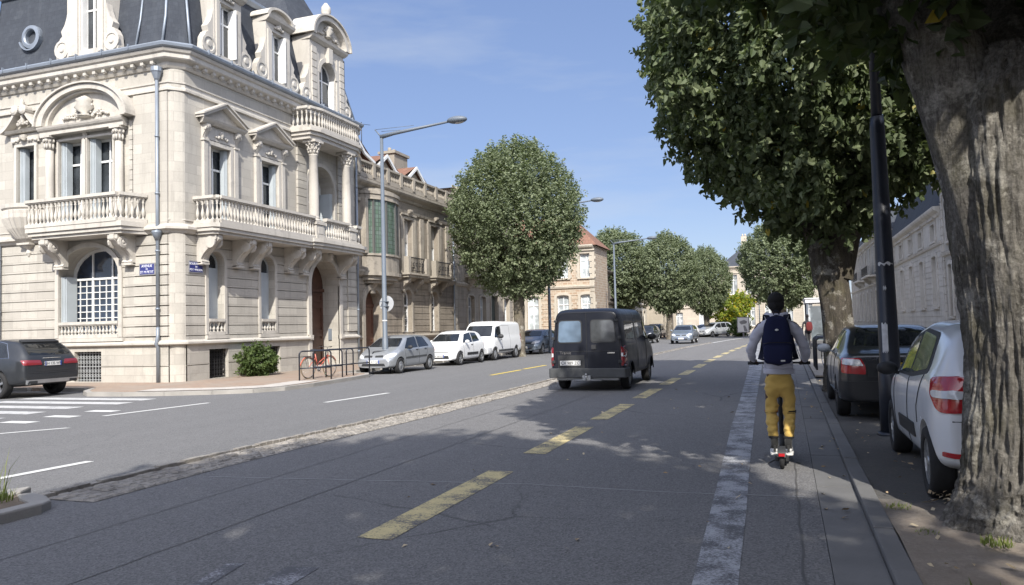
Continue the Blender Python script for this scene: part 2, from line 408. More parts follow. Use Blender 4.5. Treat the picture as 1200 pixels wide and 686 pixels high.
# left footway: raised slab with kerb stones following the corner
n = N('left_paving'); v = n.coord('Object'); a = n.noise(v, 0.9, 6, 0.65); b = n.noise(v, 30, 4, 0.7)
tl = n.n('TexBrick'); n.l(v, tl.inputs['Vector']); tl.inputs['Scale'].default_value = 1; tl.inputs['Brick Width'].default_value = 0.3; tl.inputs['Row Height'].default_value = 0.15
tl.inputs['Color1'].default_value = (0.35, 0.255, 0.185, 1); tl.inputs['Color2'].default_value = (0.29, 0.2, 0.145, 1); tl.inputs['Mortar'].default_value = (0.22, 0.18, 0.14, 1); tl.inputs['Mortar Size'].default_value = 0.01
cc = n.mix(n.ramp(a, 0.4, 0.65), tl.outputs[0], (0.3, 0.25, 0.2)); n.l(n.mix(b, n.mix(0.25, cc, (0.1, 0.08, 0.07)), cc), n.b.inputs['Base Color']); n.b.inputs['Roughness'].default_value = 0.95
M_pavl = n.m
edge = [(-90, 17.5), (-19.6, 17.5), (-18.9, 16.6), (-18.2, 16.1), (-17, 16.15), (-15.8, 16.4), (-14.6, 16.85), (-13.7, 17.4), (-13.25, 18.2), (-13.2, 19.5), (-13.45, 22.0), (-13.7, 23.6), (-14.2, 24.4), (-15.6, 24.8), (-15.6, 45), (-15.6, 62), (-12.8, 78), (-9.8, 90), (-4, 108), (-4, 122)]
top = edge + [(-30, 122), (-90, 122)]
mb = MB()
def slab(mb, poly, z0, z1, mat): mb.extr(poly, 'z', z0, z1, mat)
inner = []
for i, p in enumerate(edge):
    a = Vector(edge[max(i-1, 0)]); b = Vector(edge[min(i+1, len(edge)-1)]); t = (b-a).normalized(); nrm = Vector((-t.y, t.x))
    inner.append((p[0]+nrm.x*0.16, p[1]+nrm.y*0.16))
slab(mb, [(x, y) for x, y in inner]+[(-30, 122), (-90, 122)], -0.1, 0.10, 0)
for i in range(len(edge)-1):
    a, b = Vector(edge[i]), Vector(edge[i+1]); ia, ib = Vector(inner[i]), Vector(inner[i+1]); k = max(1, int((b-a).length/1.0))
    if (b-a).length > 60: k = 30
    for j in range(k):
        f0, f1 = j/k+0.004, (j+1)/k-0.004
        q = [a.lerp(b, f0), a.lerp(b, f1), ia.lerp(ib, f1)*0.98+a.lerp(b, f1)*0.02, ia.lerp(ib, f0)*0.98+a.lerp(b, f0)*0.02]
        mb.extr([(p.x, p.y) for p in q], 'z', -0.1, 0.108+0.004*(j % 2), 1)
struct(mb.build('pavement', [M_pavl, M_kerb], None))
# pale concrete strips along the bulb-out
sheet('pavement', [[(-16.9, 16.45), (-15.9, 16.7), (-14.7, 17.15), (-13.85, 17.65), (-13.45, 18.3), (-13.65, 20.6), (-14.5, 20.4), (-14.3, 18.6), (-15.2, 17.8), (-17.0, 17.3)]],
      plain('pale_concrete', (0.42, 0.39, 0.35), 0.95, var=0.25, sc=3, bump=0.4, bsc=40), 0.114)
# side-street and bay gutters
# ---- painted markings
P_yel = road_paint('worn_yellow_paint', (0.6, 0.5, 0.25), 0.75)
P_yel2 = road_paint('yellow_paint', (0.66, 0.5, 0.08), 0.1, (0.17, 0.17, 0.16))
P_wht = road_paint('white_paint', (0.6, 0.6, 0.58), 0.1, (0.17, 0.17, 0.16))
P_wht2 = road_paint('worn_white_paint', (0.4, 0.4, 0.42), 1.1)
P_wht3 = road_paint('cycle_lane_paint', (0.38, 0.39, 0.41), 0.86)
qs = []
y0s = [(5.28, 8.1), (9.3, 11.9), (12.84, 15.4), (16.66, 19.2), (20.45, 22.9)]
y = 24.3
while y < 62: y0s.append((y, y+2.4)); y += 3.85
for a, b in y0s:
    xa = -3.05 if a < 30 else -3.05+0.0009*(a-30)**2
    xb = -3.05 if b < 30 else -3.05+0.0009*(b-30)**2
    qs.append([(xa-0.15, a), (xa+0.15, a), (xb+0.15, b), (xb-0.15, b)])
sheet('road_marking', qs, P_yel, 0.004, 'yellow dashed line down the middle of the near lane')
qs = []
for a, b in [(24.4, 27.4), (27.9, 30.6), (31.6, 34.2), (35.4, 38)]: qs.append([(-9.55, a), (-9.4, a), (-9.35, b), (-9.5, b)])
sheet('road_marking', qs, P_yel2, 0.004, 'yellow dashes on the far carriageway behind the van')
qs = []
for a, b, xa, xb in [(3.5, 7.64, -8.86, -8.58), (15.15, 17.6, -9.95, -9.66), (9.1, 10.4, -13.1, -12.2), (12.1, 14.8, -13.22, -12.92)]:
    qs.append([(xa-0.07, a), (xa+0.07, a), (xb+0.07, b), (xb-0.07, b)])
sheet('road_marking', qs, P_wht, 0.004, 'white dashed lane line on the far carriageway')
qs = []
for k, yy in enumerate([15.15, 14.2, 13.15, 12.1, 11.0, 9.9, 8.8]):
    xr = [-15.3, -15.1, -15.5, -15.4, -15.2, -15.3, -15.3][k]
    qs.append([(xr-4.3, yy), (xr, yy), (xr, yy+0.5), (xr-4.3, yy+0.5)])
sheet('road_marking', qs, road_paint('zebra_paint', (0.5, 0.5, 0.49), 0.55, (0.16, 0.16, 0.16)), 0.004, 'white zebra crossing bars across the side street')
qs = []
for a, b in [(11.75, 12.05), (12.75, 13.05), (10.8, 11.1)]: qs.append([(-14.5, a), (-13.75, a), (-13.75, b), (-14.5, b)])
sheet('road_marking', qs, P_wht, 0.004)
# worn white cycle lane line
ed = [(2.5, -0.56, -0.3), (4.85, -0.60, -0.33), (6.8, -0.66, -0.37), (9.3, -0.74, -0.44), (12.3, -0.84, -0.51), (16.3, -0.93, -0.61), (28.5, -1.26, -0.83), (45, -1.7, -1.2), (60, -2.0, -1.5)]
qs = [[(a[1], a[0]), (a[2], a[0]), (b[2], b[0]), (b[1], b[0])] for a, b in zip(ed, ed[1:])]
sheet('road_marking', qs[1:], P_wht3, 0.004, 'wide worn white cycle lane line beside the rider')
sheet('road_marking', qs[:1], P_wht2, 0.004)
sheet('road_marking', [[(-3.05, 2.6), (-2.9, 2.6), (-3.05, 4.55), (-3.28, 4.5)], [(-3.5, 3.2), (-3.38, 3.2), (-3.62, 4.5), (-3.74, 4.45)]], P_wht2, 0.004, 'scuffed remains of a white arrow on the dark asphalt')
M_seam = plain('tar_seam', (0.085, 0.083, 0.08), 0.6, var=0.3, sc=4); M_scuff = plain('pale_joint', (0.24, 0.24, 0.24), 0.9, var=0.2)
def strip(pts, w, z):
    mb = MB(); rr = random.Random(int(abs(pts[0][0])*100))
    P = []
    for a, b in zip(pts, pts[1:]):
        k = max(1, int(math.hypot(b[0]-a[0], b[1]-a[1])/0.25))
        for i in range(k): P.append((a[0]+(b[0]-a[0])*i/k+rr.uniform(-.012, .012), a[1]+(b[1]-a[1])*i/k+rr.uniform(-.012, .012)))
    P.append(pts[-1])
    for a, b in zip(P, P[1:]):
        d = Vector((b[0]-a[0], b[1]-a[1])).normalized(); nx_, ny_ = -d.y*w/2, d.x*w/2
        mb.add([(a[0]+nx_, a[1]+ny_, z), (a[0]-nx_, a[1]-ny_, z), (b[0]-nx_, b[1]-ny_, z), (b[0]+nx_, b[1]+ny_, z)], [(0, 1, 2, 3)])
    return mb
for pts, w, z, m_ in (([(-4.5, 1), (-4.35, 12), (-4.15, 30), (-3.9, 60)], 0.011, 0.0035, M_seam), ([(-5.5, 1), (-5.35, 14), (-5.1, 40)], 0.009, 0.0037, M_seam), ([(0.06, 1), (0.03, 14), (-0.02, 40)], 0.016, 0.0035, M_seam),
                      ([(-6.2, 7.1), (-4, 7.35), (-2.5, 7.5), (-1.2, 7.42), (0.1, 7.5)], 0.03, 0.0032, M_scuff)):
    o = strip(pts, w, z).build('road_seam', m_, None, merge=False, recalc=False); struct(o)
# median line far away
qs = []
for a, b in zip(range(22, 106, 4), range(26, 110, 4)):
    qs.append([(lerp_pts(MEDT, a)+0.1, a), (lerp_pts(MEDT, a)+0.28, a), (lerp_pts(MEDT, b)+0.28, b), (lerp_pts(MEDT, b)+0.1, b)])
# cobbled median
n = N('median_cobbles'); v = n.coord('Object')
a = n.noise(v, 3, 6, 0.7); b = n.noise(v, 40, 5, 0.7)
n.l(n.mix(b, n.mix(n.ramp(a, 0.4, 0.6), (0.15, 0.135, 0.12), (0.24, 0.22, 0.195)), n.mix(n.ramp(a, 0.35, 0.6), (0.23, 0.215, 0.19), (0.38, 0.355, 0.315))), n.b.inputs['Base Color']); n.b.inputs['Roughness'].default_value = 0.95
n.bump(b, 0.8, 0.02)
M_cob = n.m
mb = MB(); rnd = random.Random(9)
y = 5.75
while y < 62:
    step = 0.14 if y < 30 else 0.3
    x0 = lerp_pts(MEDT, y); w = 0.74 if y < 12 else max(0.3, 0.74-0.02*(y-12))
    k = 5
    # edging stones
    mb.box(x0, x0+0.09, y, y+step*0.93, -0.05, 0.045+rnd.uniform(-0.01, 0.01))
    for i in range(k):
        xa = x0+0.1+(w-0.1)*i/k; xb = x0+0.1+(w-0.1)*(i+1)/k
        if rnd.random() < 0.05: continue
        h = 0.02+rnd.uniform(-0.008, 0.01); o = rnd.uniform(-0.015, 0.015)
        c = 0.018
        mb.add([(xa+.005, y+o, h-c), (xb-.008, y+o, h-c), (xb-.008, y+step*0.9+o, h-c), (xa+.005, y+step*0.9+o, h-c),
                (xa+.005+c, y+o+c, h), (xb-.008-c, y+o+c, h), (xb-.008-c, y+step*0.9+o-c, h+rnd.uniform(-.01, .01)), (xa+.005+c, y+step*0.9+o-c, h)],
               [(4, 5, 6, 7), (0, 1, 5, 4), (1, 2, 6, 5), (2, 3, 7, 6), (3, 0, 4, 7)])
    y += step
for a in np.arange(5.75, 60, 2.0):
    x0 = lerp_pts(MEDT, a); x1 = lerp_pts(MEDT, a+2); w = 0.74 if a < 12 else max(0.3, 0.74-0.02*(a-12))
    mb.add([(x0, a, 0.006), (x0+w, a, 0.006), (x1+w, a+2, 0.006), (x1, a+2, 0.006)], [(0, 1, 2, 3)])
struct(mb.build('median_strip', M_cob, None, merge=False))
sheet('road_marking', qs, P_wht, 0.009, 'pale line along the median in the distance')
# raised nose of the traffic island with grass
mb = MB()
mb.box(-6.66, -6.5, 4.0, 5.28, -0.05, 0.1); mb.box(-6.66, -6.5, 2.6, 3.98, -0.05, 0.1)
mb.extr([(-6.54, 5.3), (-6.68, 5.3), (-6.98, 5.42), (-7.2, 5.56), (-7.12, 5.68), (-6.85, 5.6), (-6.62, 5.46)], 'z', -0.05, 0.085)
mb.extr([(-7.36, 5.85), (-7.22, 5.62), (-9.0, 2.4), (-9.16, 2.5)], 'z', -0.05, 0.1)
struct(mb.build('kerb', M_kerb, None, bevel=0.02))
sheet('ground', [[(-6.67, 5.29), (-6.98, 5.41), (-7.2, 5.6), (-8.97, 2.4), (-6.67, 2.4)]], M_dirt, 0.07)
def grass(name, spots, n, h, label, seed, mat):
    rnd = random.Random(seed); mb = MB()
    for _ in range(n):
        cx, cy, cz, rr = rnd.choice(spots); a = rnd.uniform(0, 6.28); r = rr*rnd.random()**0.5
        x, y = cx+r*math.cos(a), cy+r*math.sin(a); hh = h*rnd.uniform(0.4, 1.2); b = rnd.uniform(0, 6.28); w = 0.004+0.003*rnd.random()
        bx, by = math.cos(b)*hh*0.5, math.sin(b)*hh*0.5; px, py = -math.sin(b)*w, math.cos(b)*w
        mb.add([(x-px, y-py, cz), (x+px, y+py, cz), (x+px*0.7+bx*0.35, y+py*0.7+by*0.35, cz+hh*0.6), (x-px*0.7+bx*0.35, y-py*0.7+by*0.35, cz+hh*0.6), (x+bx, y+by, cz+hh)], [(0, 1, 2, 3), (3, 2, 4)])
    o = mb.build(name, mat, None, merge=False, recalc=False); tag(o, label, None, None, 'stuff'); return o
M_grass = leafmat('grass_blades', (0.09, 0.13, 0.03), (0.22, 0.24, 0.08), 0.3)
grass('grass', [(-7.2, 5.25, 0.07, 0.22), (-7.5, 4.9, 0.07, 0.3), (-7.8, 4.3, 0.1, 0.4), (-7.0, 4.8, 0.1, 0.3), (-8.3, 3.6, 0.1, 0.4)], 900, 0.11, 'dry grass tufts on the traffic island nose', 3, M_grass)
grass('grass', [(-7.25, 5.35, 0.1, 0.12)], 25, 0.38, 'tall dry grass stalks on the island kerb', 5, M_grass)
grass('grass', [(0.82, 7.0, 0.03, 0.1), (1.0, 4.9, 0.05, 0.16), (1.55, 5.4, 0.1, 0.2), (1.25, 5.85, 0.1, 0.1), (1.9, 5.2, 0.05, 0.3), (0.9, 6.2, 0.03, 0.08)], 420, 0.06, 'weeds growing in the dirt around the nearest trunk', 7, M_grass)
# fallen leaves (countless litter)
rnd = random.Random(21); mb = MB()
for _ in range(420):
    if rnd.random() < 0.7: x, y, z = rnd.uniform(0.75, 2.6), rnd.uniform(3.5, 12) if rnd.random() < .8 else rnd.uniform(12, 24), 0.07
    else: x, y, z = rnd.choice([rnd.uniform(0.25, 0.6), rnd.uniform(-3.5, 0.3)]), rnd.uniform(4, 20), 0.012
    if rnd.random() < 0.35: x, y, z = 1.35+rnd.gauss(0, 0.12), 7.1+rnd.gauss(0, 0.12), 0.1+rnd.random()*0.06
    s = rnd.uniform(0.015, 0.042); a = rnd.uniform(0, 6.28); c, d = math.cos(a)*s, math.sin(a)*s; t = rnd.uniform(-0.5, 0.9)*s
    mb.add([(x-c, y-d, z), (x+d*0.6, y-c*0.6, z+0.012+t*.4), (x+c, y+d, z+t), (x-d*0.6, y+c*0.6, z+0.004)], [(0, 1, 2, 3)])
n = N('fallen_leaf'); g = n.n('NewGeometry'); n.l(n.mix(g.outputs['Random Per Island'], (0.3, 0.2, 0.1), (0.5, 0.43, 0.3)), n.b.inputs['Base Color']); n.b.inputs['Roughness'].default_value = 0.8
o = mb.build('leaves', n.m, None, merge=False, recalc=False); tag(o, 'dry fallen leaves scattered on kerb and road', None, None, 'stuff')
# ---------------------------------------------------------------- facade tools
def tfX(X0): return lambda u, d, z: (X0+d, u, z)          # wall facing +X
def tfXn(X0): return lambda u, d, z: (X0-d, u, z)         # wall facing -X
def tfY(Y0): return lambda u, d, z: (u, Y0-d, z)          # wall facing -Y (towards the camera)
def op_outline(o, inset=0.0, n=12):
    """outline (u,z) of an opening, optional inset; arch: None, 'round', ('seg', rise)"""
    u0, u1, z0, z1 = o['u0']+inset, o['u1']-inset, o['z0']+inset, o['z1']-inset
    a = o.get('arch')
    if not a: return [(u0, z0), (u1, z0), (u1, z1), (u0, z1)]
    rise = (u1-u0)/2 if a == 'round' else a
    pts = [(u0, z0), (u1, z0)]
    cu = (u0+u1)/2
    for k in range(n+1):
        t = math.pi*k/n
        pts.append((cu+(u1-u0)/2*math.cos(t), z1-rise+rise*math.sin(t)))
    return pts
def op_span(o, z):
    u0, u1, z0, z1 = o['u0'], o['u1'], o['z0'], o['z1']; a = o.get('arch')
    if not a: return u0, u1
    rise = (u1-u0)/2 if a == 'round' else a
    if z <= z1-rise: return u0, u1
    t = max(0.0, 1-((z-(z1-rise))/rise)**2); h = (u1-u0)/2*math.sqrt(t); c = (u0+u1)/2
    return c-h, c+h
def wall(mb, u0, u1, z0, z1, ops=(), grooves=(), gd=0.035, gh=0.03, d=0.0, mat=0, ends=True):
    lev = {z0, z1}
    gr = []
    for g in grooves:
        if z0+gh < g < z1-gh: gr.append((g-gh/2, g+gh/2)); lev |= {g-gh/2, g+gh/2}
    for o in ops:
        lev |= {o['z0'], o['z1']}
        if o.get('arch'):
            rise = (o['u1']-o['u0'])/2 if o['arch'] == 'round' else o['arch']
            for k in range(0, 11): lev.add(o['z1']-rise+rise*math.sin(math.pi/2*k/10))
    lev = sorted(x for x in lev if z0-1e-6 <= x <= z1+1e-6)
    L2 = [lev[0]]
    for x in lev[1:]:
        if x-L2[-1] > 1e-4: L2.append(x)
    prev = None
    for za, zb in zip(L2, L2[1:]):
        mid = (za+zb)/2
        dd = d-gd if any(a-1e-5 <= mid <= b+1e-5 for a, b in gr) else d
        sp = []
        for o in ops:
            if o['z0']-1e-5 <= mid <= o['z1']+1e-5:
                a0, a1 = op_span(o, za+1e-6); b0, b1 = op_span(o, zb-1e-6); sp.append((a0, a1, b0, b1))
        sp.sort(); cur = (u0, u0); segs = []
        for a0, a1, b0, b1 in sp: segs.append((cur[0], a0, cur[1], b0)); cur = (a1, b1)
        segs.append((cur[0], u1, cur[1], u1))
        for a0, a1, b0, b1 in segs:
            if a1-a0 < 1e-5 and b1-b0 < 1e-5: continue
            mb.add([(a0, dd, za), (a1, dd, za), (b1, dd, zb), (b0, dd, zb)], [(0, 1, 2, 3)], mat, False)
        if prev is not None and abs(prev[0]-dd) > 1e-6:
            for a0, a1, b0, b1 in (segs if dd < prev[0] else prev[1]):
                p0, p1 = (a0, a1) if dd < prev[0] else (b0, b1)
                mb.add([(p0, dd, za), (p1, dd, za), (p1, prev[0], za), (p0, prev[0], za)], [(0, 1, 2, 3)], mat, False)
        prev = (dd, segs)
    for o in ops:
        if o.get('nr'): continue
        out = op_outline(o); dep = o.get('depth', 0.3); n_ = len(out)
        pts = [(u, d, z) for u, z in out]+[(u, d-dep, z) for u, z in out]
        mb.add(pts, [(i, (i+1) % n_, n_+(i+1) % n_, n_+i) for i in range(n_)], mat, False)
BAL = [(0.045, 0), (0.045, .05), (0.02, .08), (0.03, .14), (0.055, .28), (0.05, .38), (0.022, .62), (0.02, .74), (0.042, .8), (0.022, .84), (0.045, .9), (0.045, 1)]
def balustrade(mb, path, z0, h, sp=0.17, w=0.2, mat=0, base=0.12, top=0.1, n=7):
    """path: plan points (u,d); stone rails with turned balusters"""
    for a, b in zip(path, path[1:]):
        mb.beam(a, b, w, z0, z0+base, mat); mb.beam(a, b, w*1.15, z0+h-top, z0+h, mat); mb.beam(a, b, w*0.8, z0+h-top-0.035, z0+h-top-0.001, mat)
        l = math.hypot(b[0]-a[0], b[1]-a[1]); k = max(1, int(l/sp)); H = h-base-top-0.035
        for i in range(k):
            t = (i+0.5)/k; mb.lathe([(r*min(1.15, sp/0.15), z0+base+z*H) for r, z in BAL], (a[0]+(b[0]-a[0])*t, a[1]+(b[1]-a[1])*t, 0), n, mat, True, cap=False)
def moulding(mb, u0, u1, prof, mat=0, e0=0, e1=0):
    """run a (d,z) profile along u; e0/e1 mitre the ends outward by their own depth"""
    n = len(prof)
    pts = [(u0-e0*p[0], p[0], p[1]) for p in prof]+[(u1+e1*p[0], p[0], p[1]) for p in prof]
    fs = [(i, (i+1) % n, n+(i+1) % n, n+i) for i in range(n)]+[tuple(range(n-1, -1, -1)), tuple(range(n, 2*n))]
    mb.add(pts, fs, mat, False)
def prof_path(mb, path, prof, mat=0, closed=False):
    """sweep a (out,z) profile along plan points (u,d); outward is to the right of travel"""
    P = [Vector(p) for p in path]; n = len(P); m = len(prof); pts = []
    for i in range(n):
        t0 = (P[i]-P[i-1]).normalized() if i > 0 else (P[1]-P[0]).normalized()
        t1 = (P[i+1]-P[i]).normalized() if i < n-1 else t0
        n0 = Vector((t0.y, -t0.x)); n1 = Vector((t1.y, -t1.x)); b = (n0+n1).normalized(); k = 1/max(0.3, b.dot(n0))
        for o, z in prof: pts.append((P[i].x+b.x*o*k, P[i].y+b.y*o*k, z))
    fs = []
    for i in range(n-1):
        for j in range(m):
            j2 = (j+1) % m; fs.append((i*m+j, i*m+j2, (i+1)*m+j2, (i+1)*m+j))
    fs += [tuple(range(m-1, -1, -1)), tuple(range((n-1)*m, n*m))]
    mb.add(pts, fs, mat, False)
def arch_band(mb, cu, z, r0, r1, d0, d1, a0=0.0, a1=math.pi, n=18, mat=0, ry=None):
    """curved moulding between radii, extruded d0..d1; ry scales height"""
    k = ry if ry else 1.0; pts = []
    for i in range(n+1):
        t = a0+(a1-a0)*i/n; c, s_ = math.cos(t), math.sin(t)*k
        for r, d in ((r0, d0), (r1, d0), (r1, d1), (r0, d1)): pts.append((cu+r*c, d, z+r*s_))
    fs = []
    for i in range(n):
        for j in range(4): fs.append((i*4+j, i*4+(j+1) % 4, (i+1)*4+(j+1) % 4, (i+1)*4+j))
    fs += [(0, 1, 2, 3), tuple(n*4+j for j in (3, 2, 1, 0))]
    mb.add(pts, fs, mat, False)
def scroll_console(mb, u, w, ztop, h, proj, mat=0):
    """S-shaped bracket with a rolled top, seen from the side in the (d,z) plane"""
    pr = [(0, ztop), (proj, ztop), (proj*1.0, ztop-0.16*h)]
    for k in range(9):
        t = k/8; pr.append((proj*(0.97-0.75*t**0.8)+0.04*proj*math.sin(t*6.28), ztop-h*(0.2+0.65*t)))
    pr += [(proj*0.3, ztop-h*0.93), (proj*0.18, ztop-h), (0, ztop-h)]
    mb.extr(pr, 'u', u-w/2, u+w/2, mat)
    mb.extr([(a*1.03+0.01, b-0.01) if 0 < i < len(pr)-1 else (a, b) for i, (a, b) in enumerate(pr)], 'u', u-w*0.22, u+w*0.22, mat)
    for s_ in (-1, 1):
        c = (u+s_*w*0.5, proj*0.72, ztop-0.27*h)
        mb.lathe([(proj*0.25, -0.03), (proj*0.25, 0.03), (proj*0.15, 0.05), (proj*0.1, 0.035), (proj*0.04, 0.06)], c, 12, mat, False, axis='x')
    mb.box(u-w*0.5, u+w*0.5, 0, proj*0.3, ztop-h*1.04, ztop-h*0.96, mat)
def volute(mb, cu, z, w, h, d0, d1, side, mat=0):
    """big carved scroll at the foot of a dormer; side=+1 opens to +u"""
    P = [(0, 0), (w, 0), (w*1.05, h*0.1), (w*0.95, h*0.34), (w*0.7, h*0.46), (w*0.5, h*0.5), (w*0.62, h*0.6), (w*0.3, h*0.72), (w*0.12, h*0.85), (0, h)]
    mb.extr([(cu+side*a, z+b) for a, b in P], 'd', d0, d1, mat)
    mb.lathe([(h*0.19, d1-0.0), (h*0.19, d1+0.04), (h*0.14, d1+0.045), (h*0.13, d1+0.015), (h*0.07, d1+0.02), (h*0.05, d1+0.06)], (cu+side*w*0.5, 0, z+h*0.23), 14, mat, False, axis='y')
def carved(mb, cu, z, w, h, d, seed=0, n=26, mat=0):
    """foliage relief: a heap of small carved lobes around an urn"""
    rnd = random.Random(seed)
    mb.lathe([(0.02, z-h*0.35), (w*0.13, z-h*0.3), (w*0.05, z-h*0.2), (w*0.17, z), (w*0.12, z+h*0.2), (w*0.15, z+h*0.28), (w*0.03, z+h*0.45)], (cu, d, 0), 10, mat, True)
    for _ in range(n):
        t = rnd.uniform(-1, 1); x = cu+t*w*0.5; zz = z-h*0.3+rnd.uniform(0, 1)*h*0.55*(1-abs(t))
        r = rnd.uniform(0.03, 0.07); mb.blob((x, d, zz), (r*1.3, r*0.9, r), 6, 4, mat, rnd.randint(0, 99), 0.15)
def corinthian(mb, u, d, z0, z1, r, mat=0):
    """column: moulded base, tapering shaft and leafy capital"""
    H = z1-z0; zc = z1-r*2.9
    mb.box(u-r*1.45, u+r*1.45, d-r*1.45, d+r*1.45, z0, z0+r*0.35, mat)
    mb.lathe([(r*1.4, z0+r*0.35), (r*1.42, z0+r*0.55), (r*1.15, z0+r*0.7), (r*1.1, z0+r*0.85), (r*1.25, z0+r*1.0), (r*1.02, z0+r*1.15), (r, z0+r*1.4), (r*1.0, z0+H*0.35), (r*0.86, zc-0.05), (r*0.95, zc-0.03), (r*0.95, zc), (r*0.85, zc+0.01)], (u, d, 0), 20, mat, True)
    mb.lathe([(r*0.85, zc), (r*0.9, zc+r*1.4), (r*1.25, zc+r*2.4)], (u, d, 0), 16, mat, True)
    for row, (zz, rr, hh) in enumerate(((zc+r*0.15, r*0.95, r*0.9), (zc+r*0.85, r*1.08, r*0.95), (zc+r*1.7, r*1.3, r*0.7))):
        for k in range(8):
            a = 2*math.pi*(k+0.5*row)/8
            mb.blob((u+rr*math.cos(a), d+rr*math.sin(a), zz+hh*0.5), (r*0.24, r*0.24, hh*0.5), 6, 4, mat, k, 0.1)
            mb.blob((u+rr*1.18*math.cos(a), d+rr*1.18*math.sin(a), zz+hh*0.9), (r*0.2, r*0.2, r*0.16), 5, 4, mat, k, 0.1)
    mb.box(u-r*1.5, u+r*1.5, d-r*1.5, d+r*1.5, zc+r*2.4, z1, mat)
M_white = paint('white_joinery', (0.72, 0.72, 0.7), 0, 0.5, 0.15)
M_shut = plain('pale_grey_shutter', (0.42, 0.46, 0.48), 0.6, var=0.12, sc=2)
M_glass = m_glass()
M_glass2 = m_glass('curtained_glass', (0.28, 0.3, 0.31), 0.12)
M_zinc = plain('zinc', (0.23, 0.26, 0.3), 0.45, metal=0.35, var=0.2, sc=2, spec=0.5)
M_iron = plain('black_iron', (0.02, 0.02, 0.022), 0.5, var=0.2, spec=0.5)
M_dark = plain('dark_interior', (0.012, 0.012, 0.012), 0.9)
def window(o, tf, parent, dep=None, frame=0.06, leaves=2, transom=0.68, grid=None, mat=None, glass=None, shutters=0, name='window'):
    """joinery set back in the opening o; glass is a child; optional inner folded shutters"""
    dep = o.get('depth', 0.3) if dep is None else dep
    mat = mat or M_white; glass = glass or M_glass
    mb = MB(tf); out = op_outline(o, 0.002); inn = op_outline(o, frame+0.002)
    mb.ring(out, inn, -dep-0.02, -dep+0.05)
    u0, u1, z0, z1 = o['u0'], o['u1'], o['z0'], o['z1']
    a = o.get('arch'); rise = 0 if not a else ((u1-u0)/2 if a == 'round' else a); zt = z1-rise if a else z1
    tz = z0+(z1-z0)*transom
    if transom: mb.box(u0+frame, u1-frame, -dep-0.015, -dep+0.055, tz-0.035, tz+0.035)
    for k in range(1, leaves):
        uu = u0+(u1-u0)*k/leaves; mb.box(uu-0.04, uu+0.04, -dep-0.012, -dep+0.045, z0+frame, (tz-0.036) if transom else zt)
        if transom: mb.box(uu-0.025, uu+0.025, -dep-0.012, -dep+0.045, tz+0.036, z1-frame-(0.02 if a else 0))
    if grid:
        gu, gz, ztop = grid
        for k in range(1, gu*leaves):
            if k % gu: 
                uu = u0+(u1-u0)*k/(gu*leaves); mb.box(uu-0.014, uu+0.014, -dep-0.005, -dep+0.03, z0+frame, min(zt, tz-0.036 if transom else zt))
        for k in range(1, gz):
            zz = z0+(ztop-z0)*k/gz
            mb.box(u0+frame, u1-frame, -dep-0.004, -dep+0.028, zz-0.014, zz+0.014)
    w = mb.build(name, mat, parent, merge=False)
    g = MB(tf); g.extr(op_outline(o, frame*0.6), 'd', -dep-0.012, -dep-0.002); g.build('pane', glass, w)
    if shutters:
        sm = MB(tf); zz1 = zt-0.02
        for k in range(shutters):
            uu = u0+0.03+0.045*k if True else 0
            sm.box(uu, uu+0.03, -dep+0.06, -0.05-0.02*k, z0+0.03, zz1)
        sm.build('shutter', M_shut, w, merge=False); sm = MB(tf)
        for k in range(shutters):
            uu = u1-0.03-0.045*k
            sm.box(uu-0.03, uu, -dep+0.06, -0.05-0.02*k, z0+0.03, zz1)
        sm.build('shutter', M_shut, w, merge=False)
    return w
def op(u0, u1, z0, z1, arch=None, depth=0.3): return dict(u0=u0, u1=u1, z0=z0, z1=z1, arch=arch, depth=depth)
def architrave(mb, o, w=0.16, d0=0.0, d1=0.06, bottom=False, mat=0):
    a = o.get('arch'); u0, u1, z0, z1 = o['u0'], o['u1'], o['z0'], o['z1']
    rise = 0 if not a else ((u1-u0)/2 if a == 'round' else a)
    mb.box(u0-w, u0, d0, d1, z0, z1-rise, mat); mb.box(u1, u1+w, d0, d1, z0, z1-rise, mat)
    if not a: mb.box(u0-w, u1+w, d0, d1, z1, z1+w, mat)
    else:
        c = (u0+u1)/2; hw = (u1-u0)/2; pts = []; n = 14
        for i in range(n+1):
            t = math.pi*i/n
            for rx, rz, d in ((hw, rise, d0), (hw+w, rise+w, d0), (hw+w, rise+w, d1), (hw, rise, d1)):
                pts.append((c+rx*math.cos(t), d, z1-rise+rz*math.sin(t)))
        fs = []
        for i in range(n):
            for j in range(4): fs.append((i*4+j, i*4+(j+1) % 4, (i+1)*4+(j+1) % 4, (i+1)*4+j))
        mb.add(pts, fs, mat, False)
def drainpipe(parent, tf, u, d, z0, z1, mat=None, head=True):
    mb = MB(tf); mb.tube([(u, d, z0), (u, d, z1)], 0.055, 8)
    z = z0+0.6
    while z < z1: mb.lathe([(0.075, z-0.03), (0.075, z+0.03)], (u, d, 0), 8); z += 1.9
    if head: mb.lathe([(0.06, z1-0.02), (0.09, z1+0.02), (0.16, z1+0.22), (0.19, z1+0.26), (0.19, z1+0.4), (0.1, z1+0.42)], (u, d, 0), 10, smooth=False)
    return mb.build('drainpipe', mat or M_zinc, parent)
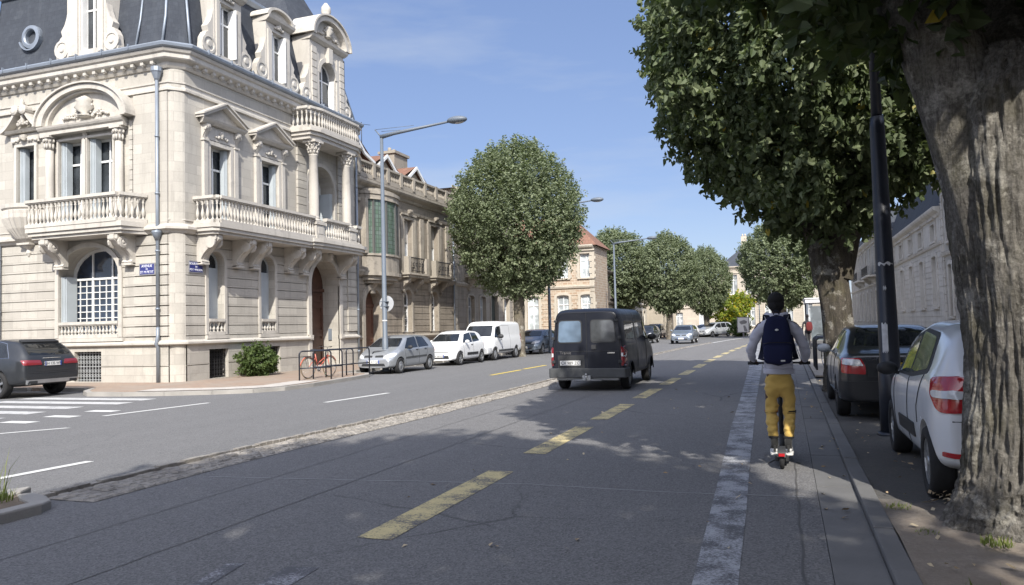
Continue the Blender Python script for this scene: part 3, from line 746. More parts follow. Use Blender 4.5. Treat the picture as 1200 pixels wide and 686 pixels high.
# ---------------------------------------------------------------- corner mansion
XF, YF = -18.6, 19.9
tx, ty = tfX(XF), tfY(YF)
S_lime = stone('pale_limestone', (0.53, 0.5, 0.44), (0.41, 0.385, 0.34), 0.8, 0.335, 0.008, (0.24, 0.225, 0.2), 0.45, 0.6)
S_trim = stone('limestone_trim', (0.56, 0.53, 0.475), (0.49, 0.46, 0.41), 1.6, 3.0, 0.003, (0.22, 0.205, 0.185), 0.55, 0.6)
M_slate = stone('slate', (0.062, 0.07, 0.084), (0.05, 0.056, 0.068), 0.22, 0.16, 0.006, (0.12, 0.13, 0.14), 0.3, 0.3)
MAN = thing('stone_mansion', 'ornate pale limestone corner mansion with slate mansard, balconies and carved pediments', 'building', (XF, YF, 0))
gro = [1.6+0.335*k for k in range(0, 11)]
wx = [op(21.3, 22.1, 1.62, 4.5, 'round', 0.32), op(24.1, 24.95, 1.62, 4.55, 'round', 0.32)]
cx = [op(21.3, 22.25, 0.12, 1.12, None, 0.25), op(24.1, 25.2, 0.12, 1.12, None, 0.25)]
ux = [op(21.4, 22.42, 5.5, 8.2, None, 0.34), op(24.15, 25.2, 5.5, 8.2, None, 0.34)]
door = op(27.3, 29.45, 0.1, 4.7, 'round', 0.85)
ubay = op(27.2, 29.2, 5.5, 8.7, 'round', 0.7)
gw = op(-23.75, -21.05, 1.62, 4.72, 0.95, 0.6)
gc = op(-23.0, -21.8, 0.12, 1.14, None, 0.2)
uy = [op(-23.75, -22.62, 5.5, 8.5, None, 0.42), op(-22.42, -21.28, 5.5, 8.5, None, 0.42), op(-25.75, -24.88, 5.5, 8.5, None, 0.35)]
XE = -27.2
mb = MB()
mb.tf = tx
wall(mb, 20.262, 31.0, 1.45, 5.02, wx+[dict(door, z0=1.45, nr=1)], gro)
wall(mb, 20.262, 31.0, 0, 1.3, cx+[dict(door, z0=0.0, z1=1.3, arch=None, nr=1)], [0.62], d=0.05)
wall(mb, 20.262, 31.0, 5.28, 10.5, ux+[ubay], [])
o_ = op_outline(dict(door, z0=0.05)); n_ = len(o_)
mb.add([(u, 0.05, z) for u, z in o_]+[(u, -0.85, z) for u, z in o_], [(i, (i+1) % n_, n_+(i+1) % n_, n_+i) for i in range(n_)], 0, False)
mb.tf = ty
wall(mb, XE, -18.93, 1.45, 5.02, [gw], gro)
wall(mb, XE, -18.93, 0, 1.3, [gc], [0.62], d=0.05)
wall(mb, XE, -18.93, 5.28, 10.5, uy, [])
mb.box(-20.38, -18.95, 0.001, 0.055, 5.285, 9.7)
# pilaster panel with courses beside the chamfer (ground floor)
for k in range(len(gro)-1): mb.box(-20.36, -18.96, 0.001, 0.055, gro[k]+0.02, gro[k+1]-0.02)
mb.tf = None
ch = [(-18.93, 19.9), (-18.86, 19.93), (-18.78, 20.0), (-18.7, 20.09), (-18.63, 20.19), (-18.6, 20.262)]
for a, b in zip(ch, ch[1:]): mb.add([(a[0], a[1], 0), (b[0], b[1], 0), (b[0], b[1], 10.5), (a[0], a[1], 10.5)], [(0, 1, 2, 3)], 0, True)
# end, back and inside faces so the block is closed
mb.add([(-18.6, 31.0, 0), (-27.2, 31.0, 0), (-27.2, 31.0, 11.2), (-18.6, 31.0, 11.2)], [(0, 1, 2, 3)])
mb.add([(XE, 19.9, 0), (XE, 31, 0), (XE, 31, 11.2), (XE, 19.9, 11.2)], [(0, 1, 2, 3)])
# first-floor bay: rusticated pilasters
mb.tf = tx
for k in range(12):
    z = 5.5+k*0.34; mb.box(26.45, 27.05, 0.001, 0.09, z+0.012, z+0.328); mb.box(29.45, 30.1, 0.001, 0.09, z+0.012, z+0.328)
for k in range(9):
    z = 1.62+k*0.335; mb.box(30.2, 30.95, 0.001, 0.06, z+0.012, z+0.323)
mb.tf = ty
for k in range(10):
    z = 5.5+k*0.34; mb.box(-20.55, -20.4, 0.001, 0.08, z+0.012, z+0.328)
mb.build('wall', S_lime, MAN, merge=False)
# mouldings swept round the corner
path = [(XE, 19.9), (-18.93, 19.9), (-18.6, 20.262), (-18.6, 31.0)]
mb = MB()
LED = [(-0.02, 1.3), (0.1, 1.3), (0.17, 1.34), (0.17, 1.4), (0.05, 1.47), (-0.02, 1.47)]
prof_path(mb, [(XE, 19.9), (-18.93, 19.9), (-18.6, 20.262), (-18.6, 27.3)], LED); prof_path(mb, [(-18.6, 29.45), (-18.6, 31.0)], LED)
prof_path(mb, path, [(-0.02, 5.0), (0.06, 5.0), (0.1, 5.07), (0.2, 5.12), (0.2, 5.2), (0.05, 5.3), (-0.02, 5.3)])
prof_path(mb, path, [(-0.02, 5.42), (0.03, 5.42), (0.03, 5.46), (-0.02, 5.46)])
prof_path(mb, path, [(-0.02, 9.74), (0.08, 9.74), (0.08, 9.82), (0.03, 9.86), (0.03, 9.97), (0.07, 9.99), (0.07, 10.03), (-0.02, 10.03)])
mb.build('string_course', S_trim, MAN, merge=False)
mb = MB()
prof_path(mb, path, [(-0.05, 10.48), (0.06, 10.48), (0.12, 10.56), (0.12, 10.66), (0.3, 10.72), (0.34, 10.76), (0.34, 10.9), (0.4, 10.93), (0.44, 11.0), (0.44, 11.03), (-0.05, 11.05)])
mb.tf = tx; u = 20.5
while u < 30.9: mb.box(u, u+0.13, 0.0, 0.27, 10.6, 10.715); mb.lathe([(0.05, 10.56), (0.055, 10.6)], (u+0.065, 0.2, 0), 6); u += 0.42
mb.tf = ty; u = -27
while u < -19.1: mb.box(u, u+0.13, 0.0, 0.27, 10.6, 10.715); mb.lathe([(0.05, 10.56), (0.055, 10.6)], (u+0.065, 0.2, 0), 6); u += 0.42
mb.build('cornice', S_trim, MAN, merge=False)
mb = MB()
prof_path(mb, path, [(0.1, 11.05), (0.47, 11.04), (0.53, 11.08), (0.55, 11.16), (0.5, 11.22), (0.36, 11.25), (0.1, 11.27)])
for u in np.arange(20.8, 30.9, 1.15): mb.box(-18.1, -18.03, u, u+0.03, 11.1, 11.27)
for u in np.arange(-27, -19.3, 1.15): mb.box(u, u+0.03, 19.33, 19.4, 11.1, 11.27)
mb.build('gutter', M_zinc, MAN, merge=False)
# openings trim
mb = MB(); mb.tf = tx
for o in wx:
    mb.box(o['u0']-0.14, o['u1']+0.14, 0.0, 0.1, 1.475, 1.6); architrave(mb, o, 0.13, 0.0, 0.045)
for o in ux:
    c = (o['u0']+o['u1'])/2; w = (o['u1']-o['u0'])/2
    architrave(mb, o, 0.14, 0.0, 0.09)
    for s_ in (-1, 1):
        mb.box(c+s_*(w+0.17), c+s_*(w+0.36), 0.0, 0.12, 5.5, 8.3)
        scroll_console(mb, c+s_*(w+0.27), 0.2, 8.85, 0.55, 0.26)
        mb.box(c+s_*(w+0.15), c+s_*(w+0.4), 0.0, 0.16, 8.28, 8.34)
    mb.box(c-w-0.2, c+w+0.2, 0.0, 0.1, 8.36, 8.85)
    carved(mb, c, 8.6, 0.6, 0.35, 0.12, 3, 14)
    moulding(mb, c-w-0.45, c+w+0.45, [(0, 8.86), (0.22, 8.86), (0.32, 8.95), (0.36, 9.02), (0, 9.04)], e0=0.5, e1=0.5)
    # triangular pediment: back board and raking cornices
    b = w+0.62; hgt = 0.62
    mb.extr([(c-b+0.1, 9.04), (c+b-0.1, 9.04), (c, 9.04+hgt-0.05)], 'd', 0.0, 0.12)
    for s_ in (-1, 1):
        mb.extr([(c+s_*b, 9.02), (c+s_*b, 9.1), (c, 9.08+hgt), (c, 8.97+hgt)], 'd', 0.0, 0.34)
        mb.extr([(c+s_*(b+0.04), 9.1), (c+s_*(b+0.04), 9.16), (c, 9.15+hgt), (c, 9.08+hgt)], 'd', 0.0, 0.4)
o = door; architrave(mb, dict(o, z0=0), 0.22, 0.0, 0.1); 
mb.box(27.08, 27.32, 0.05, 0.16, 1.3, 1.5); mb.box(29.43, 29.67, 0.05, 0.16, 1.3, 1.5)
mb.extr([(28.22, 4.62), (28.52, 4.62), (28.62, 5.1), (28.12, 5.1)], 'd', 0, 0.32)
mb.blob((28.37, 0.32, 4.86), (0.15, 0.13, 0.2), 8, 6, None, 2, 0.15)
architrave(mb, ubay, 0.16, 0, 0.07)
mb.tf = ty
architrave(mb, gw, 0.16, 0.0, 0.06); mb.box(-24.0, -20.8, 0.0, 0.12, 1.475, 1.6)
for o in uy[:2]: architrave(mb, dict(o, u0=o['u0'], u1=o['u1']), 0.07, 0.0, 0.07)
architrave(mb, uy[2], 0.12, 0, 0.08)
mb.box(-22.6, -22.44, 0, 0.12, 5.5, 8.45); scroll_console(mb, -22.52, 0.2, 8.95, 0.42, 0.26)
for uu in (-24.05, -20.9):
    mb.lathe([(0.17, 5.5), (0.2, 5.55), (0.15, 5.7), (0.14, 7.2), (0.125, 8.2)], (uu, 0.14, 0), 14)
    mb.lathe([(0.125, 8.2), (0.16, 8.5), (0.2, 8.62)], (uu, 0.14, 0), 12)
    for k in range(6):
        a = math.pi*(k)/5*-1+math.pi; mb.blob((uu+0.16*math.cos(a), 0.14+0.16*math.sin(a), 8.33), (0.045, 0.045, 0.1), 5, 4); mb.blob((uu+0.19*math.cos(a), 0.14+0.19*math.sin(a), 8.52), (0.045, 0.045, 0.07), 5, 4)
    mb.box(uu-0.22, uu+0.22, 0.0, 0.36, 8.62, 8.7)
moulding(mb, -24.3, -20.62, [(0, 8.7), (0.3, 8.7), (0.3, 8.82), (0.36, 8.86), (0.4, 8.92), (0.42, 8.98), (0, 9.0)], e0=0.2, e1=0.2)
# segmental pediment
cc = -22.38; hw = 2.05
arch_band(mb, cc, 9.02, hw*0.86, hw*0.99, 0.0, 0.4, ry=0.62, n=26); arch_band(mb, cc, 9.02, hw*0.99, hw*1.03, 0.0, 0.48, ry=0.63, n=26); arch_band(mb, cc, 9.02, hw*0.8, hw*0.86, 0.0, 0.26, ry=0.62, n=26)
mb.extr([(cc+hw*0.82*math.cos(math.pi*k/16), 9.01+hw*0.52*math.sin(math.pi*k/16)) for k in range(17)], 'd', 0, 0.1)
carved(mb, cc, 9.5, 2.1, 0.95, 0.16, 7, 60)
# carved panel above the side window with scrolled pediment
mb.box(-26.0, -24.62, 0, 0.1, 8.62, 8.95); carved(mb, -25.3, 8.78, 1.1, 0.3, 0.12, 9, 22)
moulding(mb, -26.15, -24.6, [(0, 8.97), (0.22, 8.97), (0.3, 9.06), (0, 9.1)], e0=0.3, e1=0.0)
for s_ in (-1, 1):
    pts = [(-25.32+s_*(0.98-0.8*k/8), 9.1+0.72*(k/8)**1.6) for k in range(9)]; pts2 = [(a-s_*0.02, b-0.12) for a, b in pts]
    mb.extr(pts+pts2[::-1], 'd', 0.0, 0.32)
    mb.lathe([(0.17, 0.0), (0.17, 0.36), (0.1, 0.4)], (-25.32+s_*0.2, 0, 9.75), 14, axis='y', smooth=False)
mb.lathe([(0.05, 9.75), (0.12, 9.85), (0.06, 9.95), (0.09, 10.05), (0.02, 10.2)], (-25.32, 0.2, 0), 8)
carved(mb, -25.32, 9.42, 0.6, 0.5, 0.16, 4, 20)
mb.build('window_surround', S_trim, MAN, merge=False)
# joinery
for o in wx: window(o, tx, MAN, frame=0.05, leaves=1, transom=0.72, glass=M_glass, mat=M_shut, shutters=0)
mb = MB(tx)
for o in wx:
    pass
for o in wx:
    mb = MB(tx); mb.extr([(o['u0']+0.06, 1.7), (o['u1']-0.06, 1.7), (o['u1']-0.06, 3.95), (o['u0']+0.06, 3.95)], 'd', -0.31, -0.27)
    for k in range(24): mb.box(o['u0']+0.1, o['u1']-0.1, -0.272, -0.262, 1.8+k*0.088, 1.85+k*0.088)
    mb.build('shutter', M_shut, MAN, merge=False)
for o in ux: window(o, tx, MAN, frame=0.07, leaves=2, transom=0.72, shutters=3)
window(ubay, tx, MAN, frame=0.08, leaves=2, transom=0.55, shutters=3)
window(gw, ty, MAN, frame=0.09, leaves=3, transom=0.66, grid=(3, 9, 3.65), glass=m_glass('dark_pane', (0.02, 0.03, 0.05), 0.05), shutters=4)
for o in uy[:2]: window(o, ty, MAN, frame=0.08, leaves=2, transom=0.74, shutters=4)
window(uy[2], ty, MAN, frame=0.08, leaves=2, transom=0, shutters=4)
# cellar windows: wrought iron
def grill(tf, o, mat, parent, seed=0):
    mb = MB(tf); d = -0.1; rnd = random.Random(seed)
    k = max(5, int((o['u1']-o['u0'])/0.13))
    for i in range(k+1):
        u = o['u0']+(o['u1']-o['u0'])*i/k; mb.box(u-0.011, u+0.011, d-0.011, d+0.011, o['z0'], o['z1'])
    for z in (o['z0']+0.06, (o['z0']+o['z1'])/2, o['z1']-0.06): mb.box(o['u0'], o['u1'], d-0.013, d+0.013, z-0.012, z+0.012)
    for i in range(k):
        u = o['u0']+(o['u1']-o['u0'])*(i+0.5)/k
        for z in (o['z0']+0.2, o['z0']+0.36, o['z1']-0.2, o['z1']-0.36):
            mb.lathe([(0.05, -0.008), (0.05, 0.008), (0.036, 0.008), (0.036, -0.008)], (u, d, z), 10, axis='y', smooth=False, cap=False)
    g = mb.build('window_grille', mat, parent, merge=False)
    b = MB(tf); b.box(o['u0'], o['u1'], -o['depth']-0.02, -o['depth']+0.0, o['z0'], o['z1']); b.build('cellar_pane', M_dark, g)
M_iron2 = plain('grey_painted_iron', (0.3, 0.31, 0.31), 0.5, var=0.2, spec=0.4)
for o in cx: grill(tx, o, M_iron, MAN, 1)
grill(ty, gc, M_iron2, MAN, 2)
# small balustrades in front of the ground floor windows
for o, tf in ((wx[0], tx), (wx[1], tx), (gw, ty)):
    mb = MB(tf); balustrade(mb, [(o['u0']+0.02, -0.02), (o['u1']-0.02, -0.02)], 1.605, 0.56, sp=0.155, w=0.16); mb.build('balustrade', S_trim, MAN, merge=False)
# long balcony on the avenue side
bal = MB(tx)
bal.extr([(20.6, 0), (26.35, 0), (26.35, 0.98), (20.75, 0.98), (20.6, 0.83)], 'z', 5.08, 5.2)
bal.extr([(20.68, 0), (26.35, 0), (26.35, 0.9), (20.8, 0.9), (20.68, 0.78)], 'z', 4.98, 5.08)
bal.extr([(20.56, 0), (26.35, 0), (26.35, 1.03), (20.72, 1.03), (20.56, 0.87)], 'z', 5.2, 5.34)
for u in (20.95, 22.72, 23.62, 25.75): scroll_console(bal, u, 0.34, 4.98, 0.95, 0.8)
B1 = bal.build('balcony', S_trim, MAN, merge=False)
mb = MB(tx); balustrade(mb, [(20.72, 0.0), (20.72, 0.84), (20.8, 0.92), (26.3, 0.92)], 5.34, 0.93); mb.build('balustrade', S_trim, B1, merge=False)
# door-bay balcony with columns
bal = MB(tx)
for z0, z1, e in ((4.98, 5.1, 0.0), (5.1, 5.22, 0.08), (5.22, 5.36, 0.14)):
    bal.extr([(26.2-e, 0), (30.1+e, 0), (30.1+e, 0.9+e), (29.6+e, 1.05+e), (26.7-e, 1.05+e), (26.2-e, 0.95+e)], 'z', z0, z1)
for u in (26.75, 29.55): scroll_console(bal, u, 0.4, 4.98, 1.0, 0.85)
for u in (26.62, 29.1):
    bal.box(u-0.34, u+0.34, 0.36, 1.08, 5.36, 5.5); bal.box(u-0.28, u+0.28, 0.42, 1.02, 5.5, 5.95); bal.box(u-0.33, u+0.33, 0.37, 1.07, 5.95, 6.05)
    bal.box(u-0.18, u+0.18, 1.02, 1.035, 5.58, 5.87)
B2 = bal.build('balcony', S_trim, MAN, merge=False)
mb = MB(tx); balustrade(mb, [(27.0, 0.98), (28.75, 0.98)], 5.36, 0.9); balustrade(mb, [(29.45, 0.9), (29.95, 0.85), (29.95, 0.05)], 5.36, 0.9); mb.build('balustrade', S_trim, B2, merge=False)
for u in (26.62, 29.1):
    mb = MB(tx); corinthian(mb, u, 0.72, 6.05, 9.42, 0.2); mb.build('column', S_trim, MAN, merge=False)
bal = MB(tx)
for z0, z1, e in ((9.43, 9.58, 0.0), (9.58, 9.72, 0.08), (9.72, 9.84, 0.16)):
    bal.extr([(26.2-e, 0), (30.0+e, 0), (30.0+e, 0.8+e), (29.5+e, 1.0+e), (26.7-e, 1.0+e), (26.2-e, 0.85+e)], 'z', z0, z1)
B3 = bal.build('balcony', S_trim, MAN, merge=False)
mb = MB(tx); balustrade(mb, [(26.15, 0.0), (26.15, 0.85), (26.75, 1.02), (29.5, 1.02), (30.05, 0.8), (30.05, 0.0)], 9.84, 0.9); mb.build('balustrade', S_trim, B3, merge=False)
# camera-side balcony with bowl
bal = MB(ty)
for z0, z1, e in ((4.98, 5.08, -0.08), (5.08, 5.2, 0.0), (5.2, 5.36, 0.06)):
    bal.extr([(-24.1-e, 0), (-19.75+e*0, 0), (-20.0+e, 0.92+e), (-24.1-e, 0.92+e)], 'z', z0, z1)
for u in (-23.55, -20.5): scroll_console(bal, u, 0.42, 4.98, 0.95, 0.8)
B4 = bal.build('balcony', S_trim, MAN, merge=False)
mb = MB(ty); balustrade(mb, [(-24.15, 0.9), (-20.15, 0.9), (-19.85, 0.05)], 5.36, 0.95); mb.build('balustrade', S_trim, B4, merge=False)
mb = MB(ty); prof = [(0.04, 4.55), (0.12, 4.68), (0.08, 4.8), (0.25, 4.9), (0.28, 5.0), (0.5, 5.15), (0.8, 5.5), (0.98, 5.85), (1.0, 6.1), (0.95, 6.14), (1.02, 6.2), (1.02, 6.34), (0.85, 6.34)]
nn = 28; pts = []; fs = []
for i, (r, z) in enumerate(prof):
    for k in range(nn+1):
        a = math.pi*k/nn; q = r*(1+(0.035*math.cos(k*math.pi) if 5 < i < 9 else 0)); pts.append((-25.2+q*0.95*math.cos(a), q*0.75*math.sin(a), z))
for i in range(len(prof)-1):
    for k in range(nn): fs.append((i*(nn+1)+k, i*(nn+1)+k+1, (i+1)*(nn+1)+k+1, (i+1)*(nn+1)+k))
mb.add(pts, fs, 0, False); mb.box(-25.5, -24.9, 0, 0.25, 4.95, 5.02); mb.build('balcony', S_trim, MAN, merge=False)
# front door
mb = MB(tx); o = door
mb.extr(op_outline(dict(o, z0=0.1), 0.01), 'd', -0.84, -0.78)
for u0, u1 in ((27.42, 28.3), (28.45, 29.33)):
    for z0, z1 in ((0.3, 1.1), (1.25, 1.5), (1.65, 2.75), (2.95, 3.3)):
        mb.ring([(u0, z0), (u1, z0), (u1, z1), (u0, z1)], [(u0+.07, z0+.07), (u1-.07, z0+.07), (u1-.07, z1-.07), (u0+.07, z1-.07)], -0.79, -0.74)
mb.box(28.34, 28.41, -0.79, -0.72, 0.15, 3.4); mb.box(27.31, 29.44, -0.8, -0.7, 3.38, 3.52)
M_wood = plain('brown_varnished_wood', (0.085, 0.04, 0.026), 0.45, var=0.3, sc=5, bump=0.2, bsc=30)
D = mb.build('door', M_wood, MAN, merge=False)
mb = MB(tx); mb.tube([(28.5, -0.76, 1.1), (28.5, -0.68, 1.1), (28.5, -0.68, 1.3), (28.5, -0.76, 1.3)], 0.012, 6); mb.build('handle', M_iron, D)
mb = MB(tx); mb.box(29.4, 29.448, -0.5, -0.34, 1.25, 1.75); mb.build('intercom_panel', M_zinc, MAN)
mb = MB(tx); mb.box(27.2, 29.55, -0.8, 0.35, 0.1, 0.2); mb.build('doorstep', S_trim, MAN)
# mansard
mb = MB()
def mans(path, z0, z1, ins0, ins1, n=6):
    rows = []
    P = [Vector(p) for p in path]
    for i in range(n+1):
        t = i/n; ins = ins0+(ins1-ins0)*(t**0.75); z = z0+(z1-z0)*t; row = []
        for k, p in enumerate(P):
            t0 = (P[k]-P[k-1]).normalized() if k > 0 else (P[1]-P[0]).normalized(); t1 = (P[k+1]-P[k]).normalized() if k < len(P)-1 else t0
            n0 = Vector((-t0.y, t0.x)); n1 = Vector((-t1.y, t1.x)); b = (n0+n1).normalized(); kk = 1/max(0.4, b.dot(n0)); row.append((p.x+b.x*ins*kk, p.y+b.y*ins*kk, z))
        rows.append(row)
    return rows
rows = mans([(XE, 19.9), (-19.15, 19.9), (-18.6, 20.5), (-18.6, 26.0)], 11.2, 14.3, 0.02, 0.45)
for a, b in zip(rows, rows[1:]):
    for k in range(3):
        p = [a[k], a[k+1], b[k+1], b[k]]
        bse = len(mb.v); mb.add(p, [(0, 1, 2, 3)], 0, False)
rows2 = mans([(XE, 20.35), (-19.05, 20.35), (-19.1, 20.35), (-19.1, 31)], 14.3, 16.2, 0, 3.2, 1)
mb.add([(XE, 20.35, 14.45), (-19.1, 20.35, 14.45), (-22.6, 24.0, 16.4), (XE, 24.0, 16.4), (-22.6, 31, 16.4), (-19.1, 31, 14.45)], [(0, 1, 2, 3), (1, 5, 4, 2)])
mb.add([(-27.2, 31, 11.2), (-19.05, 31, 11.2), (-19.05, 31, 14.3), (-22.6, 31, 16.4), (-27.2, 31, 16.4)], [(0, 1, 2, 3, 4)])
mb.add([(XE, 19.9, 11.2), (XE, 31, 11.2), (XE, 31, 16.4), (XE, 24, 16.4), (XE, 20.35, 14.45)], [(0, 1, 2, 3, 4)])
# taller pavilion roof over the door bay
q0 = [(-18.5, 26.2), (-18.5, 30.95), (-23.5, 30.95), (-23.5, 26.2)]; q1 = [(-19.25, 26.9), (-19.25, 30.35), (-22.7, 30.35), (-22.7, 26.9)]
for i in range(4):
    j = (i+1) % 4; mb.add([(*q0[i], 11.2), (*q0[j], 11.2), (*q1[j], 14.3), (*q1[i], 14.3)], [(0, 1, 2, 3)])
q2 = [(-19.05, 26.9), (-19.05, 30.2), (-22.7, 30.2), (-22.7, 26.9)]; q3 = [(-20.6, 28), (-20.6, 29.3), (-21.6, 29.3), (-21.6, 28)]
for i in range(4):
    j = (i+1) % 4; mb.add([(*q2[i], 14.6), (*q2[j], 14.6), (*q3[j], 17.6), (*q3[i], 17.6)], [(0, 1, 2, 3)])
RF = mb.build('roof', M_slate, MAN, merge=False)
mb = MB()
prof_path(mb, [(XE, 20.35), (-19.05, 20.35), (-19.1, 20.4), (-19.1, 26.6)], [(-0.1, 14.25), (0.1, 14.28), (0.22, 14.4), (0.22, 14.5), (0.1, 14.58), (-0.1, 14.55)])
prof_path(mb, [(-22.9, 26.75), (-19.1, 26.75), (-19.1, 30.5), (-22.9, 30.5)], [(-0.1, 14.22), (0.1, 14.25), (0.24, 14.4), (0.24, 14.5), (0.0, 14.62), (-0.1, 14.62)])
# rolled ridges on the corner
for a, b in (((-19.15, 19.85), (-19.35, 20.35)), ((-18.55, 20.5), (-19.05, 20.75))):
    mb.tube([(a[0], a[1], 11.25), (a[0]+(b[0]-a[0])*0.45, a[1]+(b[1]-a[1])*0.55, 12.4), (b[0], b[1], 14.3)], 0.045, 8)
mb.tube([(-20.3, 19.85, 11.25), (-20.3, 20.1, 12.4), (-20.3, 20.35, 14.3)], 0.035, 8)
mb.tube([(-18.5, 30.95, 11.25), (-19.25, 30.35, 14.3)], 0.06, 8)
mb.build('roof_flashing', M_zinc, MAN, merge=False)
# oculus in the slate
mb = MB(ty)
mb.lathe([(0.24, -0.6), (0.26, -0.13), (0.3, -0.09), (0.42, -0.11), (0.44, -0.17), (0.42, -0.6)], (-25.33, 0, 12.55), 24, axis='y', smooth=False, cap=False)
arch_band(mb, -25.33, 12.55, 0.47, 0.52, -0.5, -0.05, math.pi*1.1, math.pi*1.95, 14)
oc = mb.build('oculus_window', M_zinc, MAN, merge=False)
mb = MB(ty); mb.lathe([(0.26, -0.36), (0.26, -0.31)], (-25.33, 0, 12.55), 20, axis='y'); mb.build('pane', M_glass, oc)
# dormers
def dormer(tf, u0, u1, wo, z0, z1, dface, parent, seg=False, vol=0.5):
    d = MB(tf); c = (u0+u1)/2
    d.box(u0, wo['u0'], -1.6, dface, z0, z1); d.box(wo['u1'], u1, -1.6, dface, z0, z1)
    d.box(wo['u0'], wo['u1'], -1.6, dface, wo['z1'] if not wo.get('arch') else wo['z1'], z1); d.box(wo['u0'], wo['u1'], -1.6, dface, z0, wo['z0'])
    d.box(u0+0.08, wo['u0']-0.08, dface, dface+0.05, z0+0.1, z1-0.3); d.box(wo['u1']+0.08, u1-0.08, dface, dface+0.05, z0+0.1, z1-0.3)
    moulding(d, u0-0.02, u1+0.02, [(-1.6, z1), (dface+0.05, z1), (dface+0.2, z1+0.1), (dface+0.24, z1+0.2), (-1.6, z1+0.22)], e0=0.12, e1=0.12)
    hw = (u1-u0)/2+0.12; zb = z1+0.22
    if seg:
        arch_band(d, c, zb, hw*0.82, hw, dface-0.15, dface+0.28, ry=0.75, n=20)
        arch_band(d, c, zb, hw, hw*1.06, -1.6, dface+0.36, ry=0.76, n=20)
        d.extr([(c+hw*0.84*math.cos(math.pi*k/14), zb+hw*0.62*math.sin(math.pi*k/14)) for k in range(15)], 'd', -1.5, dface)
        carved(d, c, zb+0.45, hw*1.1, 0.7, dface+0.06, 12, 40)
    else:
        arch_band(d, c, zb, hw*0.8, hw*0.98, dface-1.0, dface+0.18, ry=0.5, n=16)
        d.extr([(c+hw*0.82*math.cos(math.pi*k/14), zb+hw*0.42*math.sin(math.pi*k/14)) for k in range(15)], 'd', -1.2, dface+0.02)
        carved(d, c, z1-0.05, 0.5, 0.3, dface+0.06, 5, 16)
    if vol:
        for s_, uu in ((-1, u0), (1, u1)): volute(d, uu, z0, vol, 1.75, dface-0.28, dface-0.02, s_)
    dm = d.build('dormer', S_trim, parent, merge=False)
    return dm
def dwin(tf, o, dm, dd, leaves=2, sh=0):
    o = dict(o, depth=0.001)
    f = MB(tf); f.ring(op_outline(o), op_outline(o, 0.07), dd-0.06, dd); f.box((o['u0']+o['u1'])/2-0.04, (o['u0']+o['u1'])/2+0.04, dd-0.055, dd+0.005, o['z0']+0.07, o['z1']-0.07)
    zt = o['z0']+(o['z1']-o['z0'])*0.66; f.box(o['u0']+0.07, o['u1']-0.07, dd-0.05, dd+0.003, zt-0.03, zt+0.03)
    w = f.build('window', M_white, dm, merge=False); g = MB(tf); g.extr(op_outline(o, 0.04), 'd', dd-0.04, dd-0.03); g.build('pane', M_glass, w)
    return w
for u0, u1, w0, w1 in ((21.42, 22.85, 21.74, 22.5), (24.28, 25.8, 24.66, 25.42)):
    o = op(w0, w1, 11.45, 13.35); dm = dormer(tx, u0, u1, o, 11.25, 13.65, 0.24, MAN); dwin(tx, o, dm, 0.02)
    mb = MB(tx); mb.box(w1-0.06, w1-0.02, 0.03, 0.34, 11.5, 13.3); mb.box(w0+0.02, w0+0.06, 0.03, 0.22, 11.5, 13.3); mb.build('shutter', M_white, dm)
o = op(27.75, 28.95, 11.0, 13.25, 'round'); dm = dormer(tx, 27.05, 29.65, o, 11.1, 13.9, 0.32, MAN, True, 0.5)
arch = MB(tx); arch_band(arch, 28.35, 12.65, 0.6, 0.78, 0.05, 0.38); arch.box(28.2, 28.5, 0.3, 0.52, 13.2, 13.85)
for k in range(8): arch.box(27.12, 27.45, 0.36, 0.4, 11.2+k*0.31, 11.47+k*0.31); arch.box(29.25, 29.58, 0.36, 0.4, 11.2+k*0.31, 11.47+k*0.31)
for t in range(6):   # spandrels so the arch reads round
    a0, a1 = math.pi/2*t/6, math.pi/2*(t+1)/6
    for s_ in (-1, 1): arch.extr([(28.35+s_*0.6*math.cos(a0), 12.65+0.6*math.sin(a0)), (28.35+s_*0.61, 12.65+0.6*math.sin(a0)), (28.35+s_*0.61, 12.65+0.6*math.sin(a1)), (28.35+s_*0.6*math.cos(a1), 12.65+0.6*math.sin(a1))], 'd', 0.0, 0.322)
arch.lathe([(0.3, 15.1), (0.26, 15.25), (0.12, 15.35), (0.22, 15.5), (0.2, 15.7), (0.06, 15.9)], (28.35, 0.3, 0), 10)
arch.build('keystone_arch', S_trim, dm, merge=False)
dwin(tx, o, dm, 0.03)
mb = MB(tx); mb.box(28.85, 28.9, 0.04, 0.3, 11.05, 12.6); mb.build('shutter', M_white, dm)
o = op(-22.5, -21.75, 11.5, 13.7); dm = dormer(ty, -23.1, -21.35, o, 11.25, 14.0, 0.26, MAN); dwin(ty, o, dm, 0.02)
mb = MB(ty); mb.box(-22.49, -22.44, 0.03, 0.24, 11.5, 13.6); mb.build('shutter', M_white, dm)
drainpipe(MAN, ty, -19.28, 0.14, 1.9, 10.1)
mb = MB(ty); mb.tube([(-19.28, 0.14, 0.1), (-19.28, 0.14, 1.25), (-19.28, 0.22, 1.35), (-19.28, 0.14, 1.6), (-19.28, 0.14, 1.92)], 0.055, 8); mb.lathe([(0.06, 4.75), (0.17, 5.0), (0.17, 5.06)], (-19.28, 0.16, 0), 8); mb.build('drainpipe', M_zinc, MAN)
drainpipe(MAN, ty, -26.55, 0.1, 0.1, 5.0, head=False)
drainpipe(MAN, tx, 30.98, 0.1, 0.1, 10.0, head=False)
